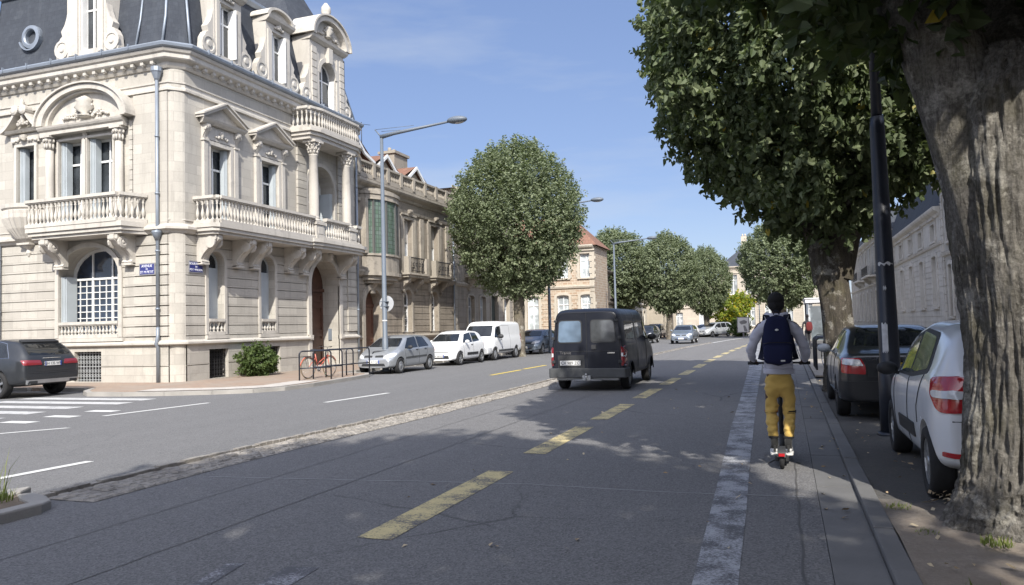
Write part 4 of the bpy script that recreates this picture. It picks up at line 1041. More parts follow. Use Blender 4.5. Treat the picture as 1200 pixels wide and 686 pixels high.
# street name plates: things fixed to the mansion
M_blue = plain('enamel_blue', (0.03, 0.035, 0.16), 0.35, var=0.1); M_lett = plain('enamel_white', (0.75, 0.76, 0.8), 0.4, var=0.03); M_rim = plain('plate_rim', (0.22, 0.22, 0.23), 0.5)
def plate(label, loc, rz, lines, sizes):
    t = thing('street_sign', label, 'street sign', loc, rz, 'blue enamel street name plates')
    def loc_mb(): m = MB(); m.local = True; return m
    m = loc_mb(); m.box(-0.33, 0.33, -0.02, 0.0, -0.2, 0.2); m.build('plate_rim', M_rim, t)
    m = loc_mb(); m.box(-0.295, 0.295, -0.026, -0.0201, -0.165, 0.165); m.build('plate', M_blue, t)
    z = 0.1
    for s_, sz in zip(lines, sizes):
        text_obj('lettering', s_, sz, M_lett, t, (0, -0.028, z), (R(90), 0, 0)); z -= 0.1
    return t
plate('blue enamel street plate on the sunlit wall left of the drainpipe', (-19.78, YF-0.062, 3.83), 0, ['AVENUE', 'DE', 'ST M PETIT'], [0.12, 0.07, 0.115])
plate('blue enamel street plate on the shaded avenue side under the balcony scroll', (XF+0.01, 20.72, 3.9), R(90), ['BOULEVARD', 'DU', 'PDT WILSON'], [0.11, 0.07, 0.1])
# ---------------------------------------------------------------- sooty townhouse next door
X2 = -18.8; t2 = tfX(X2)
S_soot = stone('sooty_stone', (0.34, 0.3, 0.245), (0.27, 0.235, 0.19), 0.9, 0.33, 0.008, (0.07, 0.062, 0.055), 0.7, 0.85)
S_soot2 = stone('sooty_trim', (0.4, 0.36, 0.3), (0.3, 0.27, 0.225), 1.5, 2.0, 0.004, (0.075, 0.066, 0.06), 0.75, 0.85)
M_tile = stone('red_roof_tiles', (0.27, 0.15, 0.105), (0.2, 0.11, 0.08), 0.25, 0.3, 0.02, (0.14, 0.1, 0.08), 0.4, 0.4)
H2 = thing('stone_townhouse', 'sooty grey-brown townhouse with glazed oriel and roof balustrade beside the corner mansion', 'house', (X2, 31.0, 0))
d2 = op(31.95, 33.55, 0.1, 3.65, 'round', 0.45)
lw = [op(36.0, 36.95, 1.5, 3.75, 'round', 0.28), op(39.3, 40.25, 1.5, 3.75, 'round', 0.28)]
uw = [op(36.1, 37.1, 5.0, 7.5, None, 0.3), op(39.35, 40.4, 5.0, 7.5, None, 0.3)]
mb = MB(t2)
wall(mb, 31.02, 42.5, 0, 4.35, lw+[d2], [1.5+0.33*k for k in range(9)])
wall(mb, 31.02, 42.5, 4.35, 9.0, uw, [])
mb.tf = None
mb.add([(X2, 42.5, 0), (-28, 42.5, 0), (-28, 42.5, 8.9), (X2, 42.5, 8.9)], [(0, 1, 2, 3)]); mb.add([(X2, 31.02, 0), (-28, 31.02, 0), (-28, 31.02, 8.9), (X2, 31.02, 8.9)], [(0, 1, 2, 3)])
mb.add([(-28, 31.02, 0), (-28, 42.5, 0), (-28, 42.5, 11), (-28, 31.02, 11)], [(0, 1, 2, 3)])
mb.build('wall', S_soot, H2, merge=False)
mb = MB(t2)
moulding(mb, 33.6, 42.5, [(0, 1.2), (0.08, 1.2), (0.12, 1.3), (0.02, 1.4), (0, 1.4)]); moulding(mb, 31.1, 31.9, [(0, 1.2), (0.08, 1.2), (0.12, 1.3), (0.02, 1.4), (0, 1.4)])
moulding(mb, 31.02, 42.5, [(0, 4.2), (0.12, 4.25), (0.22, 4.42), (0.22, 4.5), (0, 4.55)])
moulding(mb, 31.02, 42.5, [(0, 7.75), (0.1, 7.78), (0.14, 7.9), (0.0, 7.96)])
moulding(mb, 31.02, 42.5, [(0, 8.35), (0.1, 8.4), (0.16, 8.5), (0.4, 8.62), (0.46, 8.7), (0.46, 8.82), (0, 8.9)])
for o in uw:
    architrave(mb, o, 0.15, 0, 0.09); c = (o['u0']+o['u1'])/2
    scroll_console(mb, c, 0.3, 8.0, 0.5, 0.3); mb.box(c-0.85, c+0.85, 0, 0.16, 7.68, 7.78)
    for s_ in (-1, 1): mb.box(c+s_*0.78-0.12, c+s_*0.78+0.12, 0, 0.1, 4.6, 7.7)
for o in lw: architrave(mb, o, 0.16, 0, 0.06)
architrave(mb, dict(d2, z0=0.1), 0.25, 0, 0.12); scroll_console(mb, 32.75, 0.4, 4.2, 0.75, 0.35)
for u in (31.25, 34.9, 38.2, 41.6): mb.box(u-0.2, u+0.2, 0, 0.1, 4.6, 7.7)
mb.build('window_surround', S_soot2, H2, merge=False)
mb = MB(t2)
mb.box(31.02, 42.5, -0.1, 0.3, 8.9, 9.0)
path2 = [(31.1, 0.2), (42.4, 0.2)]
for k in range(8):
    a = 31.1+k*1.41; mb.box(a, a+0.24, 0.06, 0.34, 9.0, 9.74)
    if k < 8: balustrade(mb, [(a+0.24, 0.2), (min(a+1.41, 42.4), 0.2)], 9.0, 0.72, sp=0.16, w=0.2)
mb.build('roof_balustrade', S_soot2, H2, merge=False)
for o in lw: window(o, t2, H2, frame=0.07, leaves=2, transom=0.62, grid=(1, 5, 3.3))
for o in uw: window(o, t2, H2, frame=0.07, leaves=2, transom=0.6, glass=M_glass2)
for o in uw:   # roller blinds half down, pale
    mb = MB(t2); mb.box(o['u0']+0.07, o['u1']-0.07, -0.27, -0.24, 6.3, 7.44); mb.build('blind', plain('linen_blind', (0.42, 0.4, 0.36), 0.9), H2)
mb = MB(t2); mb.extr(op_outline(d2, 0.01), 'd', -0.46, -0.4)
for u0 in (32.05, 32.8):
    for z0, z1 in ((0.3, 0.9), (1.05, 1.25), (1.4, 2.7)): mb.ring([(u0, z0), (u0+.65, z0), (u0+.65, z1), (u0, z1)], [(u0+.06, z0+.06), (u0+.59, z0+.06), (u0+.59, z1-.06), (u0+.06, z1-.06)], -0.41, -0.36)
mb.box(31.96, 33.54, -0.42, -0.34, 2.8, 2.92)
mb.build('door', plain('red_brown_door', (0.11, 0.05, 0.032), 0.5, var=0.3, sc=5), H2, merge=False)
# glazed oriel
def half_ring(cu, ru, rd, n=10): return [(cu-ru*math.cos(math.pi*k/n), rd*math.sin(math.pi*k/n)) for k in range(n+1)]
mb = MB(t2); cu = 33.4
for z0, z1, e in ((3.9, 4.05, -0.3), (4.05, 4.25, -0.1), (4.25, 4.42, 0.08), (4.42, 5.2, -0.02), (5.2, 5.3, 0.05), (8.15, 8.3, 0.08), (8.3, 8.42, -0.1), (8.42, 8.52, -0.35)):
    mb.extr(half_ring(cu, 1.6+e, 0.85+e), 'z', z0, z1)
mb.extr([(a, b) for a, b in half_ring(cu, 1.62, 0.87)], 'z', 7.9, 8.15)
for s_ in (-1, 1):
    mb.box(cu+s_*1.58-0.12, cu+s_*1.58+0.12, 0, 0.35, 5.3, 7.9)
ori = mb.build('oriel', S_soot2, H2, merge=False)
M_green = m_glass('green_glass', (0.1, 0.17, 0.12), 0.2)
n = N('leaded_glass'); v = n.coord('UV'); bt = n.n('TexBrick'); n.l(v, bt.inputs['Vector']); bt.offset = 0
bt.inputs['Scale'].default_value = 1; bt.inputs['Brick Width'].default_value = 0.14; bt.inputs['Row Height'].default_value = 0.2; bt.inputs['Mortar Size'].default_value = 0.012
bt.inputs['Color1'].default_value = (0.14, 0.18, 0.16, 1); bt.inputs['Color2'].default_value = (0.09, 0.14, 0.1, 1); bt.inputs['Mortar'].default_value = (0.05, 0.06, 0.05, 1)
n.l(bt.outputs[0], n.b.inputs['Base Color']); n.b.inputs['Roughness'].default_value = 0.15
mb = MB(t2); hr = half_ring(cu, 1.45, 0.78, 10); mb.extr(hr, 'z', 5.3, 7.9); mb.build('pane', n.m, ori, merge=False)
mb = MB(t2)
for k in range(0, 11, 2): mb.box(hr[k][0]-0.05, hr[k][0]+0.05, hr[k][1]-0.05, hr[k][1]+0.05, 5.3, 7.9)
mb.build('mullion', plain('dark_mullion', (0.1, 0.1, 0.095), 0.6), ori, merge=False)
# two small balconies with iron railings
for c in (36.6, 39.9):
    b = MB(t2); b.extr([(c-1.1, 0), (c+1.1, 0), (c+1.1, 0.6), (c-1.1, 0.6)], 'z', 4.35, 4.48); b.extr([(c-1.2, 0), (c+1.2, 0), (c+1.2, 0.7), (c-1.2, 0.7)], 'z', 4.48, 4.58)
    for s_ in (-1, 1): scroll_console(b, c+s_*0.75, 0.25, 4.35, 0.7, 0.5); b.box(c+s_*1.05-0.14, c+s_*1.05+0.14, 0.38, 0.66, 4.58, 5.42)
    bb = b.build('balcony', S_soot2, H2, merge=False)
    r = MB(t2)
    for u in np.arange(c-0.85, c+0.9, 0.12): r.box(u-0.01, u+0.01, 0.52, 0.54, 4.6, 5.4)
    r.box(c-0.95, c+0.95, 0.5, 0.56, 5.37, 5.42); r.box(c-0.95, c+0.95, 0.51, 0.55, 4.7, 4.73)
    for u in np.arange(c-0.7, c+0.8, 0.35): r.lathe([(0.11, -0.01), (0.11, 0.01), (0.09, 0.01), (0.09, -0.01)], (u, 0.53, 5.05), 10, axis='y', smooth=False, cap=False)
    r.build('railing', M_iron, bb, merge=False)
# roof with three white bargeboard gables
mb = MB(t2)
mb.add([(31.02, -0.9, 9.0), (42.5, -0.9, 9.0), (42.5, -4.5, 11.3), (31.02, -4.5, 11.3)], [(0, 1, 2, 3)])
mb.add([(31.02, -9, 9.4), (42.5, -9, 9.4), (42.5, -4.5, 11.3), (31.02, -4.5, 11.3)], [(0, 1, 2, 3)])
wh = MB(t2); glz = MB(t2)
for c in (31.9, 35.4, 38.8):
    hw = 1.75 if c > 32 else 2.2; za, zb = (10.8, 9.9) if c > 32 else (11.5, 10.15)
    mb.add([(c-hw, -0.5, zb), (c, -0.5, za), (c, -4.2, za), (c-hw, -4.2, zb)], [(0, 1, 2, 3)]); mb.add([(c+hw, -0.5, zb), (c, -0.5, za), (c, -4.2, za), (c+hw, -4.2, zb)], [(0, 1, 2, 3)])
    for s_ in (-1, 1): wh.extr([(c, za), (c+s_*hw*0.55, za-(za-zb)*0.75), (c+s_*hw, zb), (c+s_*hw, zb-0.13), (c+s_*hw*0.53, za-(za-zb)*0.75-0.15), (c, za-0.16)], 'd', -0.52, -0.42)
    glz.extr([(c-hw*0.6, 9.0), (c+hw*0.6, 9.0), (c+hw*0.6, zb+0.05), (c, za-0.15), (c-hw*0.6, zb+0.05)], 'd', -1.0, -0.7)
wh.box(31.02, 42.3, -0.55, -0.42, 9.83, 9.95)
RF2 = mb.build('roof', M_tile, H2, merge=False); wh.build('bargeboard', M_white, RF2, merge=False); glz.build('gable_wall', S_soot, RF2, merge=False)
mb = MB(); mb.box(-21.3, -20.4, 38.3, 39.9, 10.2, 11.6); mb.box(-21.4, -20.3, 38.2, 40.0, 11.6, 11.75)
for k in range(3): mb.lathe([(0.12, 11.75), (0.1, 12.0)], (-20.85, 38.6+k*0.5, 0), 8)
mb.build('chimney', S_soot2, RF2, merge=False)
mb = MB(); mb.tube([(-20.6, 35.1, 11), (-20.6, 35.1, 12.6)], 0.02, 5); mb.tube([(-20.9, 34.7, 12.5), (-20.3, 35.5, 12.5)], 0.012, 5); mb.build('antenna', M_iron, RF2)
drainpipe(H2, t2, 42.4, 0.1, 0.1, 8.4, head=False); drainpipe(H2, t2, 31.2, 0.12, 0.1, 8.3, head=False)

# ---------------------------------------------------------------- generic stone house used for the others
def simple_house(name, label, tf, loc, u0, u1, H, depth, floors, wins, mats, door_at=None, balcony_at=(), roof='mansard', rh=3.0, frame_w=0.14, back=None, quoins=False, shut=False, ww=1.05, glass=None, roofmat=None, iron_rail=False, win_mat=None):
    """floors: list of (sill z, head z); wins: window centres"""
    t = thing(name, label, 'house', loc)
    ops = []
    for fi, (zs, zh) in enumerate(floors):
        for c in wins:
            if fi == 0 and door_at is not None and abs(c-door_at) < 0.5: ops.append(op(c-0.7, c+0.7, 0.1, zh+0.1, None, 0.3)); continue
            ops.append(op(c-ww/2, c+ww/2, zs, zh, 0.12 if fi == 0 else None, 0.25))
    mb = MB(tf)
    wall(mb, u0, u1, 0, H, ops, [0.9+0.36*k for k in range(int((floors[0][1]+0.6-0.9)/0.36))] if quoins else [])
    w0 = [(u0, 0), (u1, 0), (u1, -depth), (u0, -depth)]
    for i in range(1, 4):
        a, b = w0[i], w0[(i+1) % 4]; mb.add([(a[0], a[1], 0), (b[0], b[1], 0), (b[0], b[1], H), (a[0], a[1], H)], [(0, 1, 2, 3)])
    mb.build('wall', mats[0], t, merge=False)
    tr = MB(tf)
    for o in ops:
        architrave(tr, o, frame_w, 0, 0.06); tr.box(o['u0']-0.2, o['u1']+0.2, 0, 0.14, o['z0']-0.12, o['z0'])
        if o['z0'] > 3: tr.box(o['u0']-0.25, o['u1']+0.25, 0, 0.2, o['z1']+0.22, o['z1']+0.34)
        if frame_w > 0.2:
            for k in range(int((o['z1']-o['z0'])/0.5)):
                for s_ in (-1, 1):
                    uu = (o['u0'] if s_ < 0 else o['u1'])+s_*(frame_w+0.0); tr.box(uu-0.09, uu+0.09, 0.0, 0.05, o['z0']+k*0.5+0.02, o['z0']+k*0.5+0.25)
    for fi, (zs, zh) in enumerate(floors[1:]): moulding(tr, u0, u1, [(0, floors[fi][1]+0.5), (0.12, floors[fi][1]+0.55), (0.18, floors[fi][1]+0.7), (0, floors[fi][1]+0.78)])
    moulding(tr, u0, u1, [(0, 0.7), (0.08, 0.7), (0.08, 0.8), (0, 0.84)])
    moulding(tr, u0, u1, [(0, H-0.55), (0.1, H-0.5), (0.15, H-0.35), (0.38, H-0.22), (0.45, H-0.1), (0.45, H), (0, H+0.02)])
    if quoins:
        for k in range(int(H/0.5)-1):
            for uu in (u0+0.02, u1-0.42-0.0): tr.box(uu+(0.06 if k % 2 else 0), uu+0.4, 0, 0.05, 0.9+k*0.5+0.02, 0.9+k*0.5+0.47)
    tr.build('window_surround', mats[1], t, merge=False)
    for o in ops:
        if o['z0'] < 0.2:
            d = MB(tf); d.extr(op_outline(o, 0.005), 'd', -0.3, -0.24); d.ring([(o['u0']+.1, 0.3), (o['u1']-.1, .3), (o['u1']-.1, 2.0), (o['u0']+.1, 2.0)], [(o['u0']+.2, 0.4), (o['u1']-.2, .4), (o['u1']-.2, 1.9), (o['u0']+.2, 1.9)], -0.25, -0.2)
            d.build('door', mats[2], t, merge=False)
        else:
            window(o, tf, t, frame=0.07, leaves=2, transom=0.72, glass=glass or M_glass2, mat=win_mat)
            if shut:
                s_ = MB(tf); w = (o['u1']-o['u0'])/2
                s_.box(o['u0']-w, o['u0']-0.01, 0.06, 0.1, o['z0'], o['z1']); s_.box(o['u1']+0.01, o['u1']+w, 0.06, 0.1, o['z0'], o['z1']); s_.build('shutter', M_shut, t, merge=False)
    for c, zz, hw in balcony_at:
        b = MB(tf); b.extr([(c-hw, 0), (c+hw, 0), (c+hw, 0.7), (c+hw-0.12, 0.85), (c-hw+0.12, 0.85), (c-hw, 0.7)], 'z', zz-0.18, zz)
        for s_ in (-1, 1): scroll_console(b, c+s_*hw*0.7, 0.3, zz-0.18, 0.8, 0.65)
        bb = b.build('balcony', mats[1], t, merge=False)
        r = MB(tf)
        for u in np.arange(c-hw+0.06, c+hw, 0.11): r.box(u-0.01, u+0.01, 0.77, 0.79, zz, zz+0.9)
        for zz2 in (zz+0.9, zz+0.15): r.box(c-hw+0.04, c+hw-0.04, 0.76, 0.8, zz2-0.02, zz2+0.02)
        for d_ in np.arange(0.05, 0.75, 0.12): r.box(c-hw+0.05, c-hw+0.07, d_, d_+0.02, zz, zz+0.9)
        r.build('railing', M_iron, bb, merge=False)
    rm = MB(tf); e = 0.3
    if roof == 'mansard':
        rows = [[(u0, 0.1, H), (u1, 0.1, H), (u1, -depth, H), (u0, -depth, H)], [(u0+0.9, -0.9, H+rh*0.75), (u1-0.9, -0.9, H+rh*0.75), (u1-0.9, -depth+.9, H+rh*0.75), (u0+0.9, -depth+.9, H+rh*0.75)], [(u0+3, -3, H+rh), (u1-3, -3, H+rh), (u1-3, -depth+3, H+rh), (u0+3, -depth+3, H+rh)]]
    else:
        m = min((u1-u0)/2, depth/2)-0.02
        rows = [[(u0-e, e, H-0.05), (u1+e, e, H-0.05), (u1+e, -depth-e, H-0.05), (u0-e, -depth-e, H-0.05)], [(u0+m, -m, H+rh), (u1-m, -m, H+rh), (u1-m, -depth+m, H+rh), (u0+m, -depth+m, H+rh)]]
    for a, b in zip(rows, rows[1:]):
        for i in range(4): j = (i+1) % 4; rm.add([a[i], a[j], b[j], b[i]], [(0, 1, 2, 3)])
    rm.add(rows[-1], [(0, 1, 2, 3)])
    rf = rm.build('roof', roofmat or M_slate, t, merge=False)
    ch = MB(tf); cu = u0+(u1-u0)*0.2; ch.box(cu, cu+0.9, -depth/2-0.4, -depth/2+0.4, H+rh*0.3, H+rh+0.9)
    for k in range(2): ch.lathe([(0.13, H+rh+.9), (0.11, H+rh+1.3)], (cu+0.25+0.4*k, -depth/2, 0), 8)
    ch.build('chimney', mats[1], rf, merge=False)
    return t
M_ddoor = plain('dark_green_door', (0.05, 0.06, 0.05), 0.5); 
S_b3 = stone('warm_grey_stone', (0.42, 0.375, 0.31), (0.35, 0.31, 0.255), 0.9, 0.33, 0.008, (0.1, 0.09, 0.08), 0.5, 0.7)
S_b3t = stone('warm_grey_trim', (0.47, 0.43, 0.36), (0.4, 0.36, 0.3), 1.5, 2, 0.004, (0.1, 0.09, 0.08), 0.5, 0.7)
simple_house('stone_townhouse', 'warm grey townhouse with heavy bracketed balcony, half hidden by the round tree', tfX(X2), (X2, 42.6, 0), 42.56, 53.6, 10.2, 9, [(1.2, 3.7), (5.4, 7.9)], [45.2, 47.2, 49.4, 51.8], (S_b3, S_b3t, M_ddoor), door_at=49.4, balcony_at=[(46.2, 5.0, 1.9)], roof='hip', rh=0.9, quoins=True, roofmat=M_tile)
# brick and stone house facing the camera
n = N('brick_stone_banding'); uv = n.coord('UV'); br = n.n('TexBrick'); n.l(uv, br.inputs['Vector'])
br.inputs['Scale'].default_value = 1; br.inputs['Brick Width'].default_value = 0.42; br.inputs['Row Height'].default_value = 0.21; br.inputs['Mortar Size'].default_value = 0.02; br.inputs['Bias'].default_value = -0.1
br.inputs['Color1'].default_value = (0.33, 0.235, 0.16, 1); br.inputs['Color2'].default_value = (0.4, 0.345, 0.265, 1); br.inputs['Mortar'].default_value = (0.5, 0.44, 0.35, 1)
f = n.noise(n.coord('Object'), 1.5, 6, 0.7); n.l(n.mix(n.ramp(f, 0.4, 0.7, (0, 0, 0, 1), (.5, .5, .5, 1)), br.outputs[0], (0.3, 0.24, 0.18)), n.b.inputs['Base Color']); n.b.inputs['Roughness'].default_value = 0.9
n.bump(br.outputs['Fac'], 0.4, 0.02); M_brick = n.m
S_cr = stone('cream_trim', (0.5, 0.45, 0.37), (0.43, 0.39, 0.32), 1.2, 1.0, 0.005, (0.2, 0.17, 0.14), 0.4, 0.5)
simple_house('brick_house', 'brown brick and cream stone house under a red tiled roof, facing down the street', tfY(62), (-18, 62, 0), -24.6, -14.7, 8.3, 5, [(1.3, 4.2), (5.6, 7.6)], [-22.9, -20.1, -17.45, -15.4], (M_brick, S_cr, M_ddoor), roof='hip', rh=2.8, quoins=True, frame_w=0.22, roofmat=M_tile, ww=1.05, glass=m_glass('bright_curtain_glass', (0.42, 0.46, 0.47), 0.3))
S_far = stone('far_cream_stone', (0.47, 0.42, 0.345), (0.4, 0.36, 0.3), 1, 0.35, 0.008, (0.2, 0.17, 0.14), 0.4, 0.5)
S_fard = stone('far_dark_stone', (0.2, 0.18, 0.155), (0.15, 0.135, 0.12), 1, 0.35, 0.01, (0.06, 0.055, 0.05), 0.6, 0.7)
S_farw = plain('white_render', (0.56, 0.53, 0.47), 0.9, var=0.12, sc=0.8)
simple_house('dark_house', 'blackened stone house in the gap behind the black car', tfX(-16.6), (-16.6, 73, 0), 72.6, 82.5, 7.0, 8, [(1.1, 3.2), (4.4, 6.2)], [74.5, 77.2, 80.2], (S_fard, S_fard, M_ddoor), roof='hip', rh=1.4, quoins=True)
simple_house('white_house', 'bright white rendered house between two clipped trees', tfX(-15.4), (-15.4, 83, 0), 83, 91, 6.6, 8, [(1.0, 3.1), (4.3, 6.0)], [84.8, 87, 89.3], (S_farw, S_cr, M_ddoor), roof='hip', rh=1.3)
simple_house('stone_townhouse', 'far cream stone house behind the rightmost left-hand clipped tree', tfX(-13.6), (-13.6, 92, 0), 91.6, 103, 6.8, 8, [(1.0, 3.2), (4.4, 6.1)], [93.6, 96.3, 99, 101.5], (S_far, S_cr, M_ddoor), roof='hip', rh=1.2, quoins=True, door_at=96.3)
simple_house('stone_villa', 'pale stone villa with steep slate roof closing the end of the street', tfY(125), (-2, 125, 0), -9.4, 6.5, 10.3, 9, [(0.9, 4.2), (5.9, 9.0)], [-7.4, -4.9, -2.2, 0.6, 3.4], (S_far, S_cr, M_ddoor), roof='hip', rh=4.2, quoins=True, balcony_at=[(-4.9, 5.3, 1.6)], frame_w=0.2, ww=1.2)
simple_house('stone_townhouse', 'low pale house left of the villa behind the yellowing tree', tfY(122), (-16, 122, 0), -24, -9.6, 7.5, 8, [(0.9, 3.3), (4.5, 6.5)], [-21.5, -18.5, -15.5, -12], (S_far, S_cr, M_ddoor), roof='hip', rh=2.2)
# shaded right-hand terrace
S_r1 = stone('right_limestone', (0.46, 0.435, 0.39), (0.37, 0.345, 0.305), 0.9, 0.34, 0.008, (0.14, 0.12, 0.1), 0.5, 0.7)
S_r1t = stone('right_trim', (0.58, 0.55, 0.5), (0.5, 0.47, 0.42), 1.4, 1.5, 0.004, (0.14, 0.12, 0.1), 0.5, 0.6)
def rw(a, b, n_): return [a+(b-a)*(k+0.5)/n_ for k in range(n_)]
simple_house('stone_townhouse', 'shaded pale stone house glimpsed beside the nearest trunk', tfXn(9), (9, 34, 0), -30, 51.4, 9.4, 10, [(1.6, 4.6), (5.9, 8.4)], rw(-30, 51.4, 22), (S_r1, S_r1t, M_ddoor), roof='mansard', rh=3, quoins=True, frame_w=0.24)
simple_house('stone_townhouse', 'shaded ornate stone house with tall windows right of the black post', tfXn(9), (9, 60, 0), 51.5, 76, 8.2, 10, [(2.2, 5.4), (6.3, 7.4)], rw(52, 75.5, 5), (S_r1t, S_r1t, M_ddoor), roof='mansard', rh=4.2, quoins=True, frame_w=0.3, ww=1.5)
simple_house('stone_townhouse', 'far shaded house with curved iron balcony left of the black post', tfXn(8.6), (8.6, 90, 0), 76.1, 112, 9.6, 10, [(1.4, 4.4), (6.3, 8.8)], rw(77, 111, 8), (S_r1, S_r1t, M_ddoor), roof='mansard', rh=2.6, quoins=True, frame_w=0.24, balcony_at=[(86, 5.9, 3.2), (97, 5.9, 2.6)])
simple_house('stone_townhouse', 'long stone terrace behind the viewpoint on the far side of the avenue', tfX(-18.5), (-18.5, -20, 0), -50, 1.5, 10.5, 10, [(1.4, 4.2), (5.8, 8.6)], rw(-50, 1.5, 13), (S_b3, S_b3t, M_ddoor), roof='mansard', rh=3)
# house beyond the mansion on the side street
simple_house('brick_house', 'sliver of a brick house left of the corner mansion', tfY(20.0), (-30, 20, 0), -36, -27.25, 8.5, 9, [(1.2, 3.6), (4.9, 7.2)], [-34, -31.5, -29], (M_brick, S_cr, M_ddoor), roof='hip', rh=2.4, roofmat=M_tile)
# ---------------------------------------------------------------- trees
def np_mesh(name, V, F4, mats, uv=False, smooth=False, midx=None):
    me = bpy.data.meshes.new(name); nv, nf = len(V), len(F4)
    me.vertices.add(nv); me.vertices.foreach_set('co', V.astype(np.float32).ravel())
    me.loops.add(nf*4); me.loops.foreach_set('vertex_index', F4.astype(np.int32).ravel())
    me.polygons.add(nf); me.polygons.foreach_set('loop_start', np.arange(nf, dtype=np.int32)*4)
    try: me.polygons.foreach_set('loop_total', np.full(nf, 4, dtype=np.int32))
    except Exception: pass
    if midx is not None: me.polygons.foreach_set('material_index', midx)
    me.polygons.foreach_set('use_smooth', np.full(nf, smooth, dtype=bool))
    for m in mats: me.materials.append(m)
    me.update(calc_edges=True); me.validate()
    return me
def crown_mesh(name, mat, rx, ry, rz, zc, ntuft=2400, nleaf=20, leaf=0.085, tuft=0.42, seed=1, lump=0.1, flat=0.0, inner=0.25, up=0.6, shape=1.0, hex6=False):
    """clipped crown: shoots on an uneven ellipsoid shell, each carrying many small leaves"""
    r = np.random.default_rng(seed)
    d = r.normal(size=(ntuft, 3)); d /= np.linalg.norm(d, axis=1)[:, None]
    # lumpy radius
    ph = r.uniform(0, 6.28, (8, 3)); fr = r.uniform(1.5, 5, (8, 3)); L_ = np.zeros(ntuft)
    for k in range(8): L_ += np.sin(d[:, 0]*fr[k, 0]*2+ph[k, 0])*np.sin(d[:, 1]*fr[k, 1]*2+ph[k, 1])*np.sin(d[:, 2]*fr[k, 2]*2+ph[k, 2])
    rad = 1+lump*L_/1.6
    isin = r.random(ntuft) < inner
    rad = np.where(isin, rad*r.uniform(0.45, 0.9, ntuft), rad*r.uniform(0.9, 1.04, ntuft))
    zf = d[:, 2]
    taper = 1-flat*np.clip(-zf, 0, 1)**1.5 - 0.16*shape*np.clip(zf, 0, 1)**2
    base = np.stack([d[:, 0]*rx*rad*taper, d[:, 1]*ry*rad*taper, zc+zf*rz*rad], 1)
    nrm = d/np.array([rx, ry, rz]); nrm /= np.linalg.norm(nrm, axis=1)[:, None]
    sd = nrm+np.array([0, 0, up])+r.normal(size=(ntuft, 3))*0.35
    low = zf < -0.35
    sd[low] = nrm[low]*0.8+np.array([0, 0, -0.1])+r.normal(size=(low.sum(), 3))*0.4
    sd /= np.linalg.norm(sd, axis=1)[:, None]
    tl = tuft*r.uniform(0.6, 1.3, ntuft)
    n = ntuft*nleaf
    t = np.tile(np.linspace(-0.35, 1.0, nleaf), ntuft); ti = np.repeat(np.arange(ntuft), nleaf)
    c = base[ti]+sd[ti]*(t*tl[ti])[:, None]
    off = r.normal(size=(n, 3)); off -= sd[ti]*(off*sd[ti]).sum(1)[:, None]; off /= np.linalg.norm(off, axis=1)[:, None]
    spread = (0.26*tuft*(1.1-0.75*np.clip(t, 0, 1))+0.03)
    c = c+off*(spread*r.uniform(0.4, 1.2, n))[:, None]
    a = off*0.85+sd[ti]*0.35+np.array([0, 0, -0.25])+r.normal(size=(n, 3))*0.35; a /= np.linalg.norm(a, axis=1)[:, None]
    nn_ = sd[ti]*0.5+off*0.2+np.array([0, 0, 0.55])+r.normal(size=(n, 3))*0.5
    b = np.cross(a, nn_); b /= np.linalg.norm(b, axis=1)[:, None]+1e-9
    s = leaf*r.uniform(0.65, 1.35, n)
    if hex6:
        fo = np.cross(a, b)*(s*0.3)[:, None]; A_ = a*s[:, None]; B_ = b*s[:, None]
        V = np.stack([c-A_*0.85, c-A_*0.45+B_*0.72+fo, c+A_*0.35+B_*0.62+fo*0.7, c+A_*1.15-fo*0.8, c+A_*0.35-B_*0.62+fo*0.7, c-A_*0.45-B_*0.72+fo], 1)
        i = np.arange(n)[:, None]*6
        F = np.concatenate([i+np.array([[0, 3, 2, 1]]), i+np.array([[0, 5, 4, 3]])], 1).reshape(-1, 4)
        return np_mesh(name, V.reshape(-1, 3), F, [mat])
    fold = np.cross(a, b)*(s*0.25)[:, None]
    V = np.empty((n, 4, 3)); V[:, 0] = c-a*s[:, None]*0.9; V[:, 1] = c+b*s[:, None]*0.72+fold; V[:, 2] = c+a*s[:, None]*1.1-fold*0.5; V[:, 3] = c-b*s[:, None]*0.72+fold
    F = np.arange(n*4).reshape(n, 4)
    return np_mesh(name, V.reshape(-1, 3), F, [mat])
